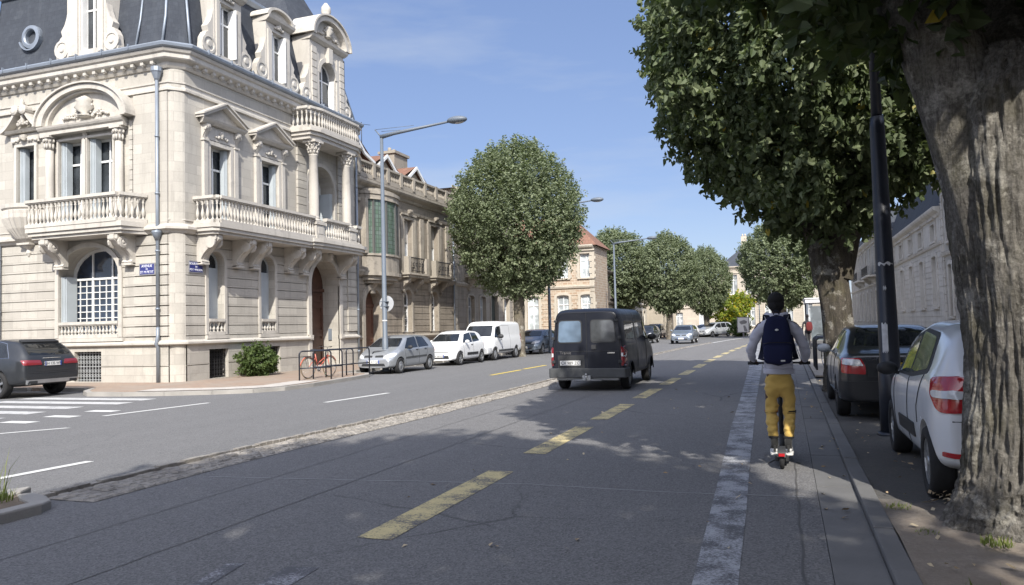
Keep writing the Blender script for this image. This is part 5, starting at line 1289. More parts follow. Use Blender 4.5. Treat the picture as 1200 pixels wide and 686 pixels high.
def bark(name, ca, cb, sc=1.0, moss=0.3):
    if name in MC: return MC[name]
    n = N(name); v = n.coord('Object', (1, 1, 0.16)); v2 = n.coord('Object')
    a = n.noise(v, 9*sc, 8, 0.7, 0.6); b = n.noise(v2, 2.2, 5, 0.6); c = n.noise(v2, 34, 5, 0.7)
    vo = n.n('TexVoronoi', feature='DISTANCE_TO_EDGE'); mp2 = n.coord('Object', (1, 1, 0.11)); n.l(mp2, vo.inputs['Vector']); vo.inputs['Scale'].default_value = 15*sc
    rv = n.noise(n.coord('Object', (1, 1, 0.09)), 26*sc, 7, 0.72, 1.2); crk = n.ramp(rv, 0.36, 0.5)
    col = n.mix(n.ramp(a, 0.3, 0.72), c4(ca), c4(cb)); col = n.mix(crk, n.mix(0.6, col, (0.02, 0.017, 0.014)), col)
    patch = n.noise(v2, 3.6, 6, 0.7)
    col = n.mix(n.ramp(patch, 0.54, 0.62, (0, 0, 0, 1), (0.7, 0.7, 0.7, 1)), col, (0.44, 0.42, 0.37)); col = n.mix(n.ramp(c, 0.35, 0.6, (0.55, 0.55, 0.55, 1), (0, 0, 0, 1)), col, (0.03, 0.027, 0.022))
    col = n.mix(n.ramp(b, 0.5, 0.66, (0, 0, 0, 1), (moss, moss, moss, 1)), col, (0.11, 0.1, 0.045))
    n.l(col, n.b.inputs['Base Color']); n.b.inputs['Roughness'].default_value = 0.95; n.b.inputs['Specular IOR Level'].default_value = 0.15
    h = n.mix(0.35, n.mix(0.5, a, rv), c); n.bump(h, 1.0, 0.05)
    MC[name] = n.m; return n.m
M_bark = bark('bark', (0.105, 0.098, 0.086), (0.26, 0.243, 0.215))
M_bark_shade = bark('bark_shade', (0.06, 0.052, 0.042), (0.15, 0.132, 0.108))  # darker copy of the bark, the crowns' shade put into its colour
M_bark2 = bark('bark_far', (0.13, 0.11, 0.085), (0.24, 0.21, 0.17))
def trunk_mesh(mb, pts, rad, n=32, ridge=0.03, sub=10, seed=0):
    """tapered trunk or limb along points, with ridged bark relief"""
    P = [Vector(p) for p in pts]; out = []; fr = []
    # resample (catmull)
    def cr(p0, p1, p2, p3, t): return 0.5*((2*p1)+(-p0+p2)*t+(2*p0-5*p1+4*p2-p3)*t*t+(-p0+3*p1-3*p2+p3)*t**3)
    Q = []; RR = []
    for i in range(len(P)-1):
        p0, p1, p2, p3 = P[max(i-1, 0)], P[i], P[i+1], P[min(i+2, len(P)-1)]
        for k in range(sub):
            t = k/sub; Q.append(cr(p0, p1, p2, p3, t)); r0, r1 = rad[i], rad[i+1]; RR.append(r0+(r1-r0)*t)
    Q.append(P[-1]); RR.append(rad[-1])
    prev = None; V = []
    for i, p in enumerate(Q):
        tt = (Q[min(i+1, len(Q)-1)]-Q[max(i-1, 0)]).normalized()
        if prev is None: a = tt.cross(Vector((0, 1, 0))).normalized() if abs(tt.y) < 0.9 else tt.cross(Vector((1, 0, 0))).normalized()
        else: a = (prev-tt*prev.dot(tt)).normalized()
        prev = a; b = tt.cross(a)
        for k in range(n):
            an = 2*math.pi*k/n; dr = a*math.cos(an)+b*math.sin(an); q = p+dr*RR[i]
            big = mnoise.noise(Vector((dr.x*1.6+seed, dr.y*1.6, q.z*0.35)))*0.16
            wob = 0.25*mnoise.noise(Vector((dr.x*2, dr.y*2, q.z*1.7+seed)))
            rid = 0.35-2.2*abs(mnoise.noise(Vector((dr.x*13*RR[i]*2+seed+wob, dr.y*13*RR[i]*2+wob, q.z*1.5))))
            rid2 = 0.3-1.8*abs(mnoise.noise(Vector((dr.x*30*RR[i]*2, dr.y*30*RR[i]*2+seed, q.z*2.2))))+0.5*mnoise.noise(Vector((q.x*40, q.y*40, q.z*14)))
            V.append(tuple(p+dr*(RR[i]*(1+big)+ridge*rid+ridge*0.6*rid2)))
    fs = []
    for i in range(len(Q)-1):
        for k in range(n): k2 = (k+1) % n; fs.append((i*n+k, i*n+k2, (i+1)*n+k2, (i+1)*n+k))
    fs.append(tuple(range((len(Q)-1)*n, len(Q)*n)))
    mb.add(V, fs, 0, True)
def limb_set(mb, top, ztop, spread, n, r0, seed):
    rnd = random.Random(seed)
    for k in range(n):
        a = 2*math.pi*k/n+rnd.uniform(-.3, .3); s_ = spread*rnd.uniform(0.5, 1.0); zt = ztop*rnd.uniform(0.8, 1.05)
        p = [top, (top[0]+math.cos(a)*s_*0.3, top[1]+math.sin(a)*s_*0.3, top[2]+(zt-top[2])*0.33), (top[0]+math.cos(a)*s_*0.7, top[1]+math.sin(a)*s_*0.7, top[2]+(zt-top[2])*0.68), (top[0]+math.cos(a)*s_, top[1]+math.sin(a)*s_, zt)]
        trunk_mesh(mb, p, [r0, r0*0.7, r0*0.42, r0*0.12], 12, 0.012, 6, seed+k)
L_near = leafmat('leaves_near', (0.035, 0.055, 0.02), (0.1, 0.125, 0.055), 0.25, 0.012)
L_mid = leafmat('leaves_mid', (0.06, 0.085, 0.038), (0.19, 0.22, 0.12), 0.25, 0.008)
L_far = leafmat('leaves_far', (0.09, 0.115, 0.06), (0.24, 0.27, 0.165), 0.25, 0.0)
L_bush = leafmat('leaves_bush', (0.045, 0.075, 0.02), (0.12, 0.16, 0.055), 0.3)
L_yel = leafmat('leaves_yellowing', (0.12, 0.19, 0.03), (0.38, 0.38, 0.05), 0.35, 0.15)
G_R = 'old clipped street trees along the right kerb'; G_L = 'clipped round-headed trees along the far kerb'
# big right-hand trees share one crown
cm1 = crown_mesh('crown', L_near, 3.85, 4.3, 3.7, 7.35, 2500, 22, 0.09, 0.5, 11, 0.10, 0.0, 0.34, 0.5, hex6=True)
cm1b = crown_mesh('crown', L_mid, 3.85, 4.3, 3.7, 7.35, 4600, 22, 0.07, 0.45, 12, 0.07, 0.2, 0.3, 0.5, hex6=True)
def big_tree(name, label, x, y, trunk, limbs, crown_dx, crown_rz, seed, crown_dz=0.0, crown_sc=(1, 1, 1), cm=None, crown_dy=0.0):
    t = thing(name, label, 'tree', (x, y, 0), 0, G_R)
    mb = MB(); mb.local = True; trunk_mesh(mb, *trunk, seed=seed)
    for l in limbs: trunk_mesh(mb, *l, seed=seed+3)
    mb.build('trunk', M_bark_shade if y > 10 else M_bark, t, merge=False, recalc=True)
    c = bpy.data.objects.new('crown', cm or cm1); COL.objects.link(c); c.parent = t; c.location = (crown_dx, crown_dy, crown_dz); c.rotation_euler = (0, 0, crown_rz); c.scale = crown_sc
    return t
# nearest tree: thick leaning trunk that forks at about three metres
T1 = big_tree('street_tree', 'nearest big tree, its ridged trunk filling the right edge of the photo', 1.68, 6.55,
    ([(0.0, 0, -0.1), (0.0, 0, 0.12), (0.0, 0, 0.5), (0.02, 0, 1.3), (-0.02, 0, 2.3), (-0.03, 0, 3.1), (0.0, 0, 3.55)], [0.72, 0.58, 0.46, 0.43, 0.46, 0.48, 0.3], 210, 0.03, 34),
    [([(-0.05, 0, 1.7), (-0.45, 0, 3.55), (-0.75, 0.1, 4.3), (-1.2, 0.4, 5.6), (-1.5, 1.0, 8)], [0.3, 0.3, 0.22, 0.17, 0.06], 40, 0.02, 10),
     ([(0.05, 0, 1.7), (0.3, -0.2, 3.6), (0.75, -0.3, 4.6), (1.3, -0.6, 6.3), (1.7, -0.8, 8.6)], [0.3, 0.3, 0.24, 0.17, 0.06], 40, 0.02, 10),
     ([(0.1, 0.1, 2.9), (0.1, 0.5, 4.0), (0.2, 1.1, 5.5), (0.0, 1.9, 8)], [0.3, 0.2, 0.15, 0.05], 24, 0.02, 8)], 0.3, 0.3, 5, 0.75, (0.86, 0.88, 0.92), None, 0.25)
T2 = big_tree('street_tree', 'second big tree, spreading over the road in front of the dark saloon', 1.12, 18.2,
    ([(0.05, 0, -0.1), (0.03, 0, 0.15), (-0.02, 0, 0.6), (-0.05, 0, 1.6), (-0.12, 0, 2.6), (-0.15, 0, 3.3)], [0.5, 0.42, 0.33, 0.31, 0.35, 0.3], 60, 0.025, 12),
    [([(-0.25, 0, 2.4), (-0.5, 0, 3.6), (-0.95, 0, 4.9), (-1.7, 0.2, 6.6), (-2.2, 0.3, 8.6)], [0.26, 0.2, 0.16, 0.11, 0.04], 20, 0.015, 8),
     ([(-0.1, 0, 2.6), (-0.15, 0.2, 4.0), (-0.3, 0.4, 6.0), (-0.3, 0.6, 9)], [0.26, 0.19, 0.14, 0.05], 20, 0.015, 8),
     ([(0.05, 0, 2.5), (0.35, 0, 3.6), (0.9, -0.2, 5.0), (1.5, -0.2, 7.4)], [0.27, 0.2, 0.15, 0.05], 20, 0.015, 8),
     ([(0.0, 0, 2.6), (0.1, -0.4, 3.9), (0.5, -1.0, 5.4), (0.5, -1.6, 7.5)], [0.22, 0.16, 0.11, 0.04], 16, 0.015, 8)], -0.25, 0.1, 8, -0.4, (0.93, 0.94, 1.15), cm1b)
# the same row goes on behind the camera and throws the foreground shade
T3 = big_tree('street_tree', 'tree behind the viewpoint whose shade covers the foreground road', 1.6, -4.7,
    ([(0, 0, -0.1), (0, 0, 0.5), (0, 0, 3.2)], [0.6, 0.42, 0.35], 30, 0.02, 8),
    [([(0, 0, 3), (-0.8, 0, 5), (-1.5, 0.3, 8)], [0.25, 0.16, 0.05], 16, 0.01, 6), ([(0, 0, 3), (0.8, 0, 5), (1.5, -0.3, 8)], [0.25, 0.16, 0.05], 16, 0.01, 6)], -0.62, 3.14, 9, 0, (0.98, 0.8, 1.12))
T4 = copy_tree(T3); T4.location = (1.6, -15.5, 0); T4['label'] = 'tree farther behind the viewpoint on the right kerb'
T5 = copy_tree(T3); T5.location = (-13.8, -9, 0); T5['label'] = 'tree behind the viewpoint on the far kerb'
# far clipped trees
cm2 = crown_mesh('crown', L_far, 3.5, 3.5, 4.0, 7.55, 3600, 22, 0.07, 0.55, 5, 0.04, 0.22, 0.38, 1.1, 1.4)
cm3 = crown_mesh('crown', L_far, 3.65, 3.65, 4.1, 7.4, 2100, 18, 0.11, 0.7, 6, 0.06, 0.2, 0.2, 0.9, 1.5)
def far_tree(label, x, y, sc, cm, rz, group, seed, sx=1.0, h=3.6):
    t = thing('street_tree', label, 'tree', (x, y, 0), 0, group)
    mb = MB(); mb.local = True
    trunk_mesh(mb, [(0, 0, -0.1), (0.0, 0, 0.3), (0.02, 0, 1.5), (0.0, 0, 2.6), (0, 0, 3.4)], [0.42, 0.33, 0.29, 0.31, 0.3], 24, 0.02, 8, seed)
    limb_set(mb, (0, 0, 3.0), 7.5, 2.6, 6, 0.19, seed)
    mb.build('trunk', M_bark2, t, merge=False, recalc=True)
    c = bpy.data.objects.new('crown', cm); COL.objects.link(c); c.parent = t; c.rotation_euler = (0, 0, rz); c.scale = (sx*sc, sx*sc, sc); c.location = (0, 0, 0.0)
    return t
far_tree('tall egg-shaped tree between the white van and the blue-grey estate', -13.8, 40.0, 1.0, cm2, 0.4, G_L, 21)
far_tree('clipped tree behind the second street lamp, leftmost of the distant three', -16.6, 80.0, 0.98, cm3, 1.3, G_L, 22, 1.05)
far_tree('clipped tree over the approaching grey car, middle of the distant three', -11.0, 78.5, 0.9, cm3, 2.6, G_L, 23, 0.9)
far_tree('smallest clipped tree, rightmost of the distant three', -8.3, 88.5, 0.84, cm3, 3.7, G_L, 24, 0.86)
far_tree('round tree above the rider on the right side of the street', -0.15, 76, 0.94, cm3, 5.0, 'old clipped street trees along the right kerb', 25, 1.02)
# yellowing small tree and shrubs at the far end
t = thing('garden_tree', 'small yellowing garden tree in front of the far villa', 'tree', (-6.2, 96, 0.0))
mb = MB(); mb.local = True; trunk_mesh(mb, [(0, 0, -0.1), (0.1, 0, 1.5), (0, 0, 3.2)], [0.16, 0.12, 0.05], 10, 0.01, 6, 3); mb.build('trunk', M_bark2, t, merge=False)
me = crown_mesh('crown', L_yel, 2.4, 2.0, 1.7, 3.3, 330, 14, 0.15, 0.7, 31, 0.25, 0, 0.4, 0.4); c = bpy.data.objects.new('crown', me); COL.objects.link(c); c.parent = t
def shrub(name, label, x, y, z, r, h, seed, mat=L_bush, n=260, leaf=0.08, tuft=0.3, sx=1):
    t = thing(name, label, 'shrub', (x, y, z))
    mb = MB(); mb.local = True
    for k in range(6):
        a = k*1.05; mb.tube([(0.05*math.cos(a), 0.05*math.sin(a), -0.05), (r*0.4*math.cos(a), r*0.4*math.sin(a)*sx, h*0.5), (r*0.6*math.cos(a), r*0.6*math.sin(a)*sx, h*0.8)], [0.025, 0.015, 0.008], 6)
    mb.build('stem', M_bark2, t, merge=False)
    me = crown_mesh('foliage', mat, r, r*sx, h*0.5, h*0.53, n, 14, leaf, tuft, seed, 0.35, 0.2, 0.5, 0.3); c = bpy.data.objects.new('foliage', me); COL.objects.link(c); c.parent = t
    return t
shrub('shrub', 'leafy green bush growing against the mansion between two cellar windows', -17.95, 23.05, 0.1, 0.46, 0.98, 41, n=300, leaf=0.055, tuft=0.2, sx=1.5)
shrub('shrub', 'low round bush beside the far advertising panel', -4.6, 86.5, 0.1, 0.9, 1.4, 42, n=160, leaf=0.12, tuft=0.4)
# ---------------------------------------------------------------- vehicles
M_tyre = plain('tyre_rubber', (0.018, 0.018, 0.019), 0.85, var=0.2, sc=8, bump=0.3, bsc=60)
M_alloy = plain('alloy', (0.42, 0.43, 0.44), 0.35, metal=0.8, var=0.15)
M_hub = plain('hubcap', (0.33, 0.34, 0.35), 0.4, metal=0.4, var=0.15)
M_plas = plain('black_plastic', (0.022, 0.023, 0.025), 0.6, var=0.2, bump=0.2, bsc=120)
M_plasg = plain('grey_plastic', (0.055, 0.058, 0.06), 0.65, var=0.25, sc=4, bump=0.2, bsc=90)
M_cgl = m_glass('car_glass', (0.012, 0.014, 0.016), 0.03)
M_red = plain('red_lens', (0.42, 0.015, 0.02), 0.15, var=0.1, coat=1)
M_redd = plain('dark_red_lens', (0.2, 0.02, 0.025), 0.2, var=0.1, coat=1)
M_clear = plain('clear_lens', (0.62, 0.63, 0.64), 0.15, var=0.15, sc=20, coat=1)
M_chrome = plain('chrome', (0.7, 0.7, 0.7), 0.12, metal=1, var=0.03)
M_plate = plain('plate_white', (0.62, 0.62, 0.6), 0.5, var=0.05); M_platey = plain('plate_yellow', (0.72, 0.5, 0.03), 0.5, var=0.05)
M_eub = plain('plate_blue', (0.02, 0.06, 0.3), 0.5); M_ink = plain('plate_ink', (0.015, 0.015, 0.018), 0.5, var=0)
M_seat = plain('car_interior', (0.03, 0.03, 0.032), 0.9)
def itp(tab, y):
    if y <= tab[0][0]: return tab[0][1]
    for (a, p), (b, q) in zip(tab, tab[1:]):
        if y <= b: return p+(q-p)*(y-a)/(b-a)
    return tab[-1][1]
def round_poly(pts, r=0.04, n=4):
    out = []; m = len(pts)
    for i in range(m):
        p = Vector(pts[i]); a = Vector(pts[i-1]); b = Vector(pts[(i+1) % m])
        da = (a-p); db = (b-p); ra = min(r, da.length*0.45); rb = min(r, db.length*0.45)
        s0 = p+da.normalized()*ra; s1 = p+db.normalized()*rb
        for k in range(n+1):
            t = k/n; out.append(tuple((1-t)**2*s0+2*t*(1-t)*p+t*t*s1))
    return out
class Car:
    def __init__(s, name, label, cat, x, y, rz, sp, col, group=None, z=0.0, metal=0.0, glass=None, dirt=0.2, rough=0.3, coat=0.6):
        s.sp = sp; s.glass = glass or M_cgl; s.L = sp['L']; s.W = sp['W']/2
        s.root = thing(name, label, cat, (x, y, z), rz, group)
        key = 'carpaint_'+'_'.join(str(int(c*1000)) for c in col)
        s.paint = paint(key, col, metal, rough, dirt, coat)
        s.body()
    def body(s):
        sp = s.sp; L_, w = s.L, s.W
        ys = sorted(set([0, 0.03, 0.1, 0.2]+list(np.linspace(0.32, L_-0.32, 26))+[L_-0.2, L_-0.1, L_-0.03, L_]))
        V = []; m = 0
        for y in ys:
            zt = itp(sp['top'], y); zb = itp(sp['bot'], y); zk = min(itp(sp['belt'], y), zt-0.02); wr = itp(sp['roofw'], y)*w
            e = min(y, L_-y); pw = 1-sp.get('plan', 0.1)*max(0, 1-e/0.35)**2.2
            if y > L_-sp.get('nose', 0.8): pw *= 1-sp.get('nosew', 0.10)*((y-(L_-sp.get('nose', 0.8)))/sp.get('nose', 0.8))**2
            W_ = w*pw; wr = min(wr*pw, W_*0.96); h = zk-zb; u = zt-zk
            half = [(0, zb), (0.8*W_, zb), (0.965*W_, zb+0.05), (0.99*W_, zb+0.3*h), (W_, zb+0.55*h), (0.99*W_, zb+0.82*h), (0.965*W_, zk),
                    (0.945*W_+(wr-0.945*W_)*0.12, zk+u*0.12), (0.945*W_+(wr-0.945*W_)*0.5, zk+u*0.5), (0.945*W_+(wr-0.945*W_)*0.86, zk+u*0.84),
                    (wr*0.93, zk+u*0.95), (wr*0.74, zk+u*0.99), (0, zt)]
            ring = half+[(-a, b) for a, b in half[-2:0:-1]]
            m = len(ring); V += [(a, y, b) for a, b in ring]
        F = []
        for i in range(len(ys)-1):
            for k in range(m): k2 = (k+1) % m; F.append((i*m+k, i*m+k2, (i+1)*m+k2, (i+1)*m+k))
        # end caps as strips between left and right halves
        for base, flip in ((0, 1), ((len(ys)-1)*m, 0)):
            for k in range(0, m//2):
                a, b = k, k+1; c, d = (m-k) % m, (m-k-1) % m
                q = [base+a, base+b, base+d, base+c]
                q2 = []
                for v in q:
                    if v not in q2: q2.append(v)
                if len(q2) >= 3: F.append(tuple(q2) if flip else tuple(q2[::-1]))
        me = bpy.data.meshes.new('b'); me.from_pydata(V, [], F)
        bm = bmesh.new(); bm.from_mesh(me); bmesh.ops.recalc_face_normals(bm, faces=bm.faces); bm.to_mesh(me); bm.free()
        for m_ in (s.paint, M_plas): me.materials.append(m_)
        o = bpy.data.objects.new('b', me); COL.objects.link(o)
        ss = o.modifiers.new('s', 'SUBSURF'); ss.levels = 2; ss.render_levels = 2
        cut = []
        R_ = sp['wr']
        for yy in sp['wy']:
            for sd in (-1, 1):
                cb = MB(); cb.local = True
                cb.lathe([(R_*1.16, s.W-0.27), (R_*1.16, s.W+0.4)], (0, yy, R_*1.02), 28, axis='x', smooth=False) if sd > 0 else cb.lathe([(R_*1.16, -s.W-0.4), (R_*1.16, -s.W+0.27)], (0, yy, R_*1.02), 28, axis='x', smooth=False)
                co = cb.build('c', M_plas); cut.append(co)
                bo = o.modifiers.new('b', 'BOOLEAN'); bo.operation = 'DIFFERENCE'; bo.solver = 'FAST'; bo.object = co
        dg = bpy.context.evaluated_depsgraph_get(); dg.update()
        me2 = bpy.data.meshes.new_from_object(o.evaluated_get(dg))
        bpy.data.objects.remove(o)
        for c in cut: bpy.data.objects.remove(c)
        # dark faces inside the arches and below the sill
        vs = me2.vertices
        mi = np.zeros(len(me2.polygons), dtype=np.int32)
        for p in me2.polygons:
            c = p.center; inside = any((c.y-yy)**2+(c.z-R_*1.02)**2 < (R_*1.17)**2 for yy in sp['wy']) and abs(c.x) < s.W-0.005
            if inside and (abs(p.normal.x) < 0.5 or abs(c.x) < s.W-0.2): mi[p.index] = 1
            if c.z < itp(sp['bot'], c.y)+sp.get('clad', 0.03): mi[p.index] = 1
        me2.polygons.foreach_set('material_index', mi)
        me2.polygons.foreach_set('use_smooth', [True]*len(me2.polygons))
        me2.materials.clear(); me2.materials.append(s.paint); me2.materials.append(M_plas)
        me2.name = 'body'
        ob = bpy.data.objects.new('body', me2); COL.objects.link(ob); ob.parent = s.root; s.bodyo = ob
        try: me2.set_sharp_from_angle(angle=R(38))
        except Exception: pass
        s.bvh = BVHTree.FromPolygons([tuple(v.co) for v in me2.vertices], [tuple(p.vertices) for p in me2.polygons])
    def cast(s, mode, a, b):
        if mode in (1, -1): o = Vector((mode*3, a, b)); d = Vector((-mode, 0, 0))
        elif mode == 'r': o = Vector((a, -3, b)); d = Vector((0, 1, 0))
        elif mode == 'f': o = Vector((a, s.L+3, b)); d = Vector((0, -1, 0))
        else: o = Vector((a, b, 5)); d = Vector((0, 0, -1))
        h = s.bvh.ray_cast(o, d)
        if h[0] is None:
            q = o+d*(3-s.W if mode in (1, -1) else 3); h = s.bvh.find_nearest(q)
        n_ = h[1]
        if n_.dot(d) > 0: n_ = -n_
        return h[0], n_, d
    def patch(s, name, mode, poly, mat, parent=None, off=0.004, r=0.03, skirt=0.02, cuts=3, thick=None):
        """a panel that follows the body surface: glass, lamps, trim"""
        pp = round_poly(poly, r) if r else poly
        bm = bmesh.new(); vs = [bm.verts.new((a, b, 0)) for a, b in pp]; f = bm.faces.new(vs)
        bmesh.ops.triangulate(bm, faces=[f])
        lim = 0.13 if ('window' in name or 'wind' in name) else 0.055
        for _ in range(cuts+2):
            es = [e for e in bm.edges if e.calc_length() > lim]
            if not es: break
            bmesh.ops.subdivide_edges(bm, edges=es, cuts=1); bmesh.ops.triangulate(bm, faces=bm.faces[:])
        bnd = [e for e in bm.edges if e.is_boundary]
        info = {}
        for v in bm.verts:
            p, n_, d = s.cast(mode, v.co.x, v.co.y); info[v] = (p, n_, d); v.co = p+n_*off
        if skirt:
            ret = bmesh.ops.extrude_edge_only(bm, edges=bnd)
            nv = [g for g in ret['geom'] if isinstance(g, bmesh.types.BMVert)]
            for v in nv:
                best = min(info, key=lambda q: (q.co-v.co).length_squared); v.co = v.co-info[best][1]*(skirt+off)
        bmesh.ops.recalc_face_normals(bm, faces=bm.faces)
        me = bpy.data.meshes.new(name); bm.to_mesh(me); bm.free(); me.materials.append(mat)
        me.polygons.foreach_set('use_smooth', [True]*len(me.polygons))
        try: me.set_sharp_from_angle(angle=R(40))
        except Exception: pass
        o = bpy.data.objects.new(name, me); COL.objects.link(o); o.parent = parent or s.root; return o
    def line(s, mode, pts, w=0.006, mat=None, name='seam', parent=None, off=0.002, n=10):
        mb = MB(); mb.local = True; P = []
        for (a, b) in zip(pts, pts[1:]):
            for k in range(n): t = k/n; P.append((a[0]+(b[0]-a[0])*t, a[1]+(b[1]-a[1])*t))
        P.append(pts[-1]); Q = []
        for a, b in P: p, n_, d = s.cast(mode, a, b); Q.append(p+n_*off)
        mb.tube(Q, w, 4, smooth=False); return mb
    def seams(s, items, w=0.005):
        mb = MB(); mb.local = True
        for mode, pts in items:
            q = s.line(mode, pts, w); b = len(mb.v); mb.v += q.v; mb.f += [[i+b for i in f] for f in q.f]; mb.m += q.m; mb.uv += q.uv; mb.sm += q.sm
        o = mb.build('panel_gap', M_plas, s.bodyo, merge=False, recalc=False); return o
    def wheels(s, kind='alloy', spokes=5, w=0.19, steer=0):
        R_ = s.sp['wr']; tr = s.sp.get('track', s.W-0.005)
        for yy in s.sp['wy']:
            for sd in (-1, 1):
                mb = MB(); mb.local = True; x0 = sd*(tr-w); 
                pf = [(R_*0.66, 0), (R_*0.93, 0.0), (R_*0.985, w*0.12), (R_, w*0.25), (R_, w*0.75), (R_*0.985, w*0.88), (R_*0.93, w), (R_*0.8, w*1.03), (R_*0.66, w*0.98), (R_*0.62, w*0.85), (R_*0.62, 0.02)]
                mb.lathe([(a, sd*b) for a, b in pf], (x0, yy, R_), 30, axis='x', cap=False)
                ty_ = mb.build('wheel', M_tyre, s.root, recalc=True)
                rb = MB(); rb.local = True; xo = x0+sd*w*0.86; rr = R_*0.66
                rb.lathe([(rr, -sd*0.03), (rr, sd*0.012), (rr*0.9, sd*0.012), (rr*0.88, -sd*0.02)], (xo, yy, R_), 28, axis='x', smooth=False, cap=False)
                rb.lathe([(rr*0.9, 0), (rr*0.9, 0.001)], (xo-sd*0.07, yy, R_), 24, 1, axis='x')
                if kind == 'alloy':
                    for k in range(spokes):
                        a = 2*math.pi*k/spokes+0.3; c, d = math.cos(a), math.sin(a); q = []
                        for rad, wd in ((rr*0.12, 0.035), (rr*0.92, 0.028)):
                            for t in (-1, 1): q.append((yy+c*rad-d*wd*t, R_+d*rad+c*wd*t))
                        q = [q[0], q[1], q[3], q[2]]
                        rb.add([(xo-sd*0.03, a_, b_) for a_, b_ in q]+[(xo+sd*0.008, a_, b_) for a_, b_ in q], [(0, 1, 2, 3), (4, 5, 6, 7), (0, 1, 5, 4), (1, 2, 6, 5), (2, 3, 7, 6), (3, 0, 4, 7)])
                    rb.lathe([(rr*0.22, -sd*0.02), (rr*0.22, sd*0.012), (rr*0.1, sd*0.018)], (xo, yy, R_), 14, axis='x')
                else:
                    rb.lathe([(rr*0.9, sd*0.0), (rr*0.7, sd*0.016), (rr*0.35, sd*0.004), (rr*0.28, sd*0.02), (rr*0.05, sd*0.024)], (xo, yy, R_), 24, axis='x')
                    for k in range(10):
                        a = 2*math.pi*k/10; rb.lathe([(rr*0.07, sd*0.006), (rr*0.07, sd*0.014)], (xo, yy+math.cos(a)*rr*0.58, R_+math.sin(a)*rr*0.58), 8, 1, axis='x')
                rb.build('rim', [M_alloy if kind == 'alloy' else M_hub, M_plas], ty_, recalc=True)
    def mirror(s, y, z, mat=None, size=1.0, sides=(-1, 1)):
        for sd in sides:
            p, n_, d = s.cast(sd, y, z)
            mb = MB(); mb.local = True
            mb.blob((p.x+sd*0.13*size, y, z+0.03), (0.11*size, 0.06*size, 0.075*size), 12, 8); mb.tube([(p.x-sd*0.01, y, z-0.03), (p.x+sd*0.09, y, z)], 0.02, 6)
            mb.build('mirror', mat or s.paint, s.root)
    def plate(s, mode, a, b, txt, mat=M_plate, w=0.52, h=0.115, band=True):
        p, n_, d = s.cast(mode, a, b); sg = -1 if mode == 'r' else 1
        y = p.y+sg*0.012
        mb = MB(); mb.local = True; mb.box(a-w/2, a+w/2, y-0.006, y+0.006, b-h/2, b+h/2); pl = mb.build('number_plate', mat, s.root)
        if band:
            mb = MB(); mb.local = True
            for sd in ((-1, 1) if mat is M_plate else (-1,)): mb.box(a+sd*(w/2-0.02)-0.02, a+sd*(w/2-0.02)+0.02, y+sg*0.007-0.001, y+sg*0.007+0.001, b-h/2, b+h/2)
            mb.build('plate_band', M_eub, pl)
        if txt: text_obj('lettering', txt, h*0.95, M_ink, pl, (a, y+sg*0.0085, b-0.004), (R(90), 0, 0 if mode == 'r' else math.pi), 0.001, sx=0.92)
    def lathe_part(s, name, prof, c, mat, axis='y', parent=None, n=16):
        mb = MB(); mb.local = True; mb.lathe(prof, c, n, axis=axis); return mb.build(name, mat, parent or s.root)
def mir(poly): return [(-a, b) for a, b in poly][::-1]
# ---- dark delivery van on the road
SP_VAN = dict(L=4.75, W=1.9, wy=(0.82, 3.72), wr=0.32, plan=0.05, nose=0.9, nosew=0.12, track=0.9, clad=0.02,
    top=[(0, 1.93), (0.05, 1.98), (0.3, 2.03), (2.8, 2.04), (3.2, 1.98), (3.45, 1.84), (4.0, 1.22), (4.2, 1.1), (4.65, 0.92), (4.75, 0.72)],
    bot=[(0, 0.36), (0.4, 0.32), (4.3, 0.3), (4.75, 0.34)], belt=[(0, 1.12), (3.6, 1.12), (4.1, 1.02), (4.75, 0.7)], roofw=[(0, 0.84), (3, 0.84), (3.5, 0.8), (4, 0.84), (4.75, 0.8)])
v = Car('delivery_van', 'dark blue-black high-roofed van driving away in the middle of the road', 'van', -4.6, 18.35, 0, SP_VAN, (0.008, 0.010, 0.017), dirt=0.04, rough=0.4, coat=0.12)
v.wheels('steel', w=0.2)
for sgn in (-1, 1):
    q = [(0.13, 1.2), (0.72, 1.2), (0.68, 1.72), (0.13, 1.72)]; q2 = [(a*sgn, b) for a, b in q]
    if sgn < 0: q2 = q2[::-1]
    big = [(a+(0.025 if abs(a) > 0.4 else -0.025)*sgn, b+(0.025 if b > 1.5 else -0.025)) for a, b in q2]
    f_ = v.patch('window_seal', 'r', big, M_plas, off=0.006, r=0.09)
    v.patch('rear_window', 'r', q2, m_glass('pale_backed_glass', (0.1, 0.14, 0.19), 0.15) if sgn < 0 else m_glass('clear_rear_glass', (0.05, 0.055, 0.06), 0.03), parent=f_, off=0.012, r=0.08)
v.seams([('r', [(0, 0.48), (0, 1.93)]), ('r', [(-0.8, 0.97), (0.8, 0.97)]), ('r', [(-0.8, 0.97), (-0.79, 0.52), (0.79, 0.52), (0.8, 0.97)]), ('r', [(-0.83, 0.97), (-0.76, 1.75), (-0.62, 1.92), (0.62, 1.92), (0.76, 1.75), (0.83, 0.97)]),
         (1, [(0.3, 1.15), (3.0, 1.15)]), (1, [(3.0, 0.4), (3.0, 1.75)]), (1, [(1.7, 0.4), (1.7, 1.9)]), (1, [(0.1, 1.78), (3.4, 1.78)])], 0.007)
bm_ = MB(); bm_.local = True
bm_.extr(round_poly([(-0.965, -0.06), (0.965, -0.06), (0.99, 0.45), (0.9, 0.45), (0.88, 0.06), (-0.88, 0.06), (-0.9, 0.45), (-0.99, 0.45)], 0.06), 'z', 0.33, 0.56)
v_b = bm_.build('rear_bumper', M_plasg, v.root, bevel=0.015)
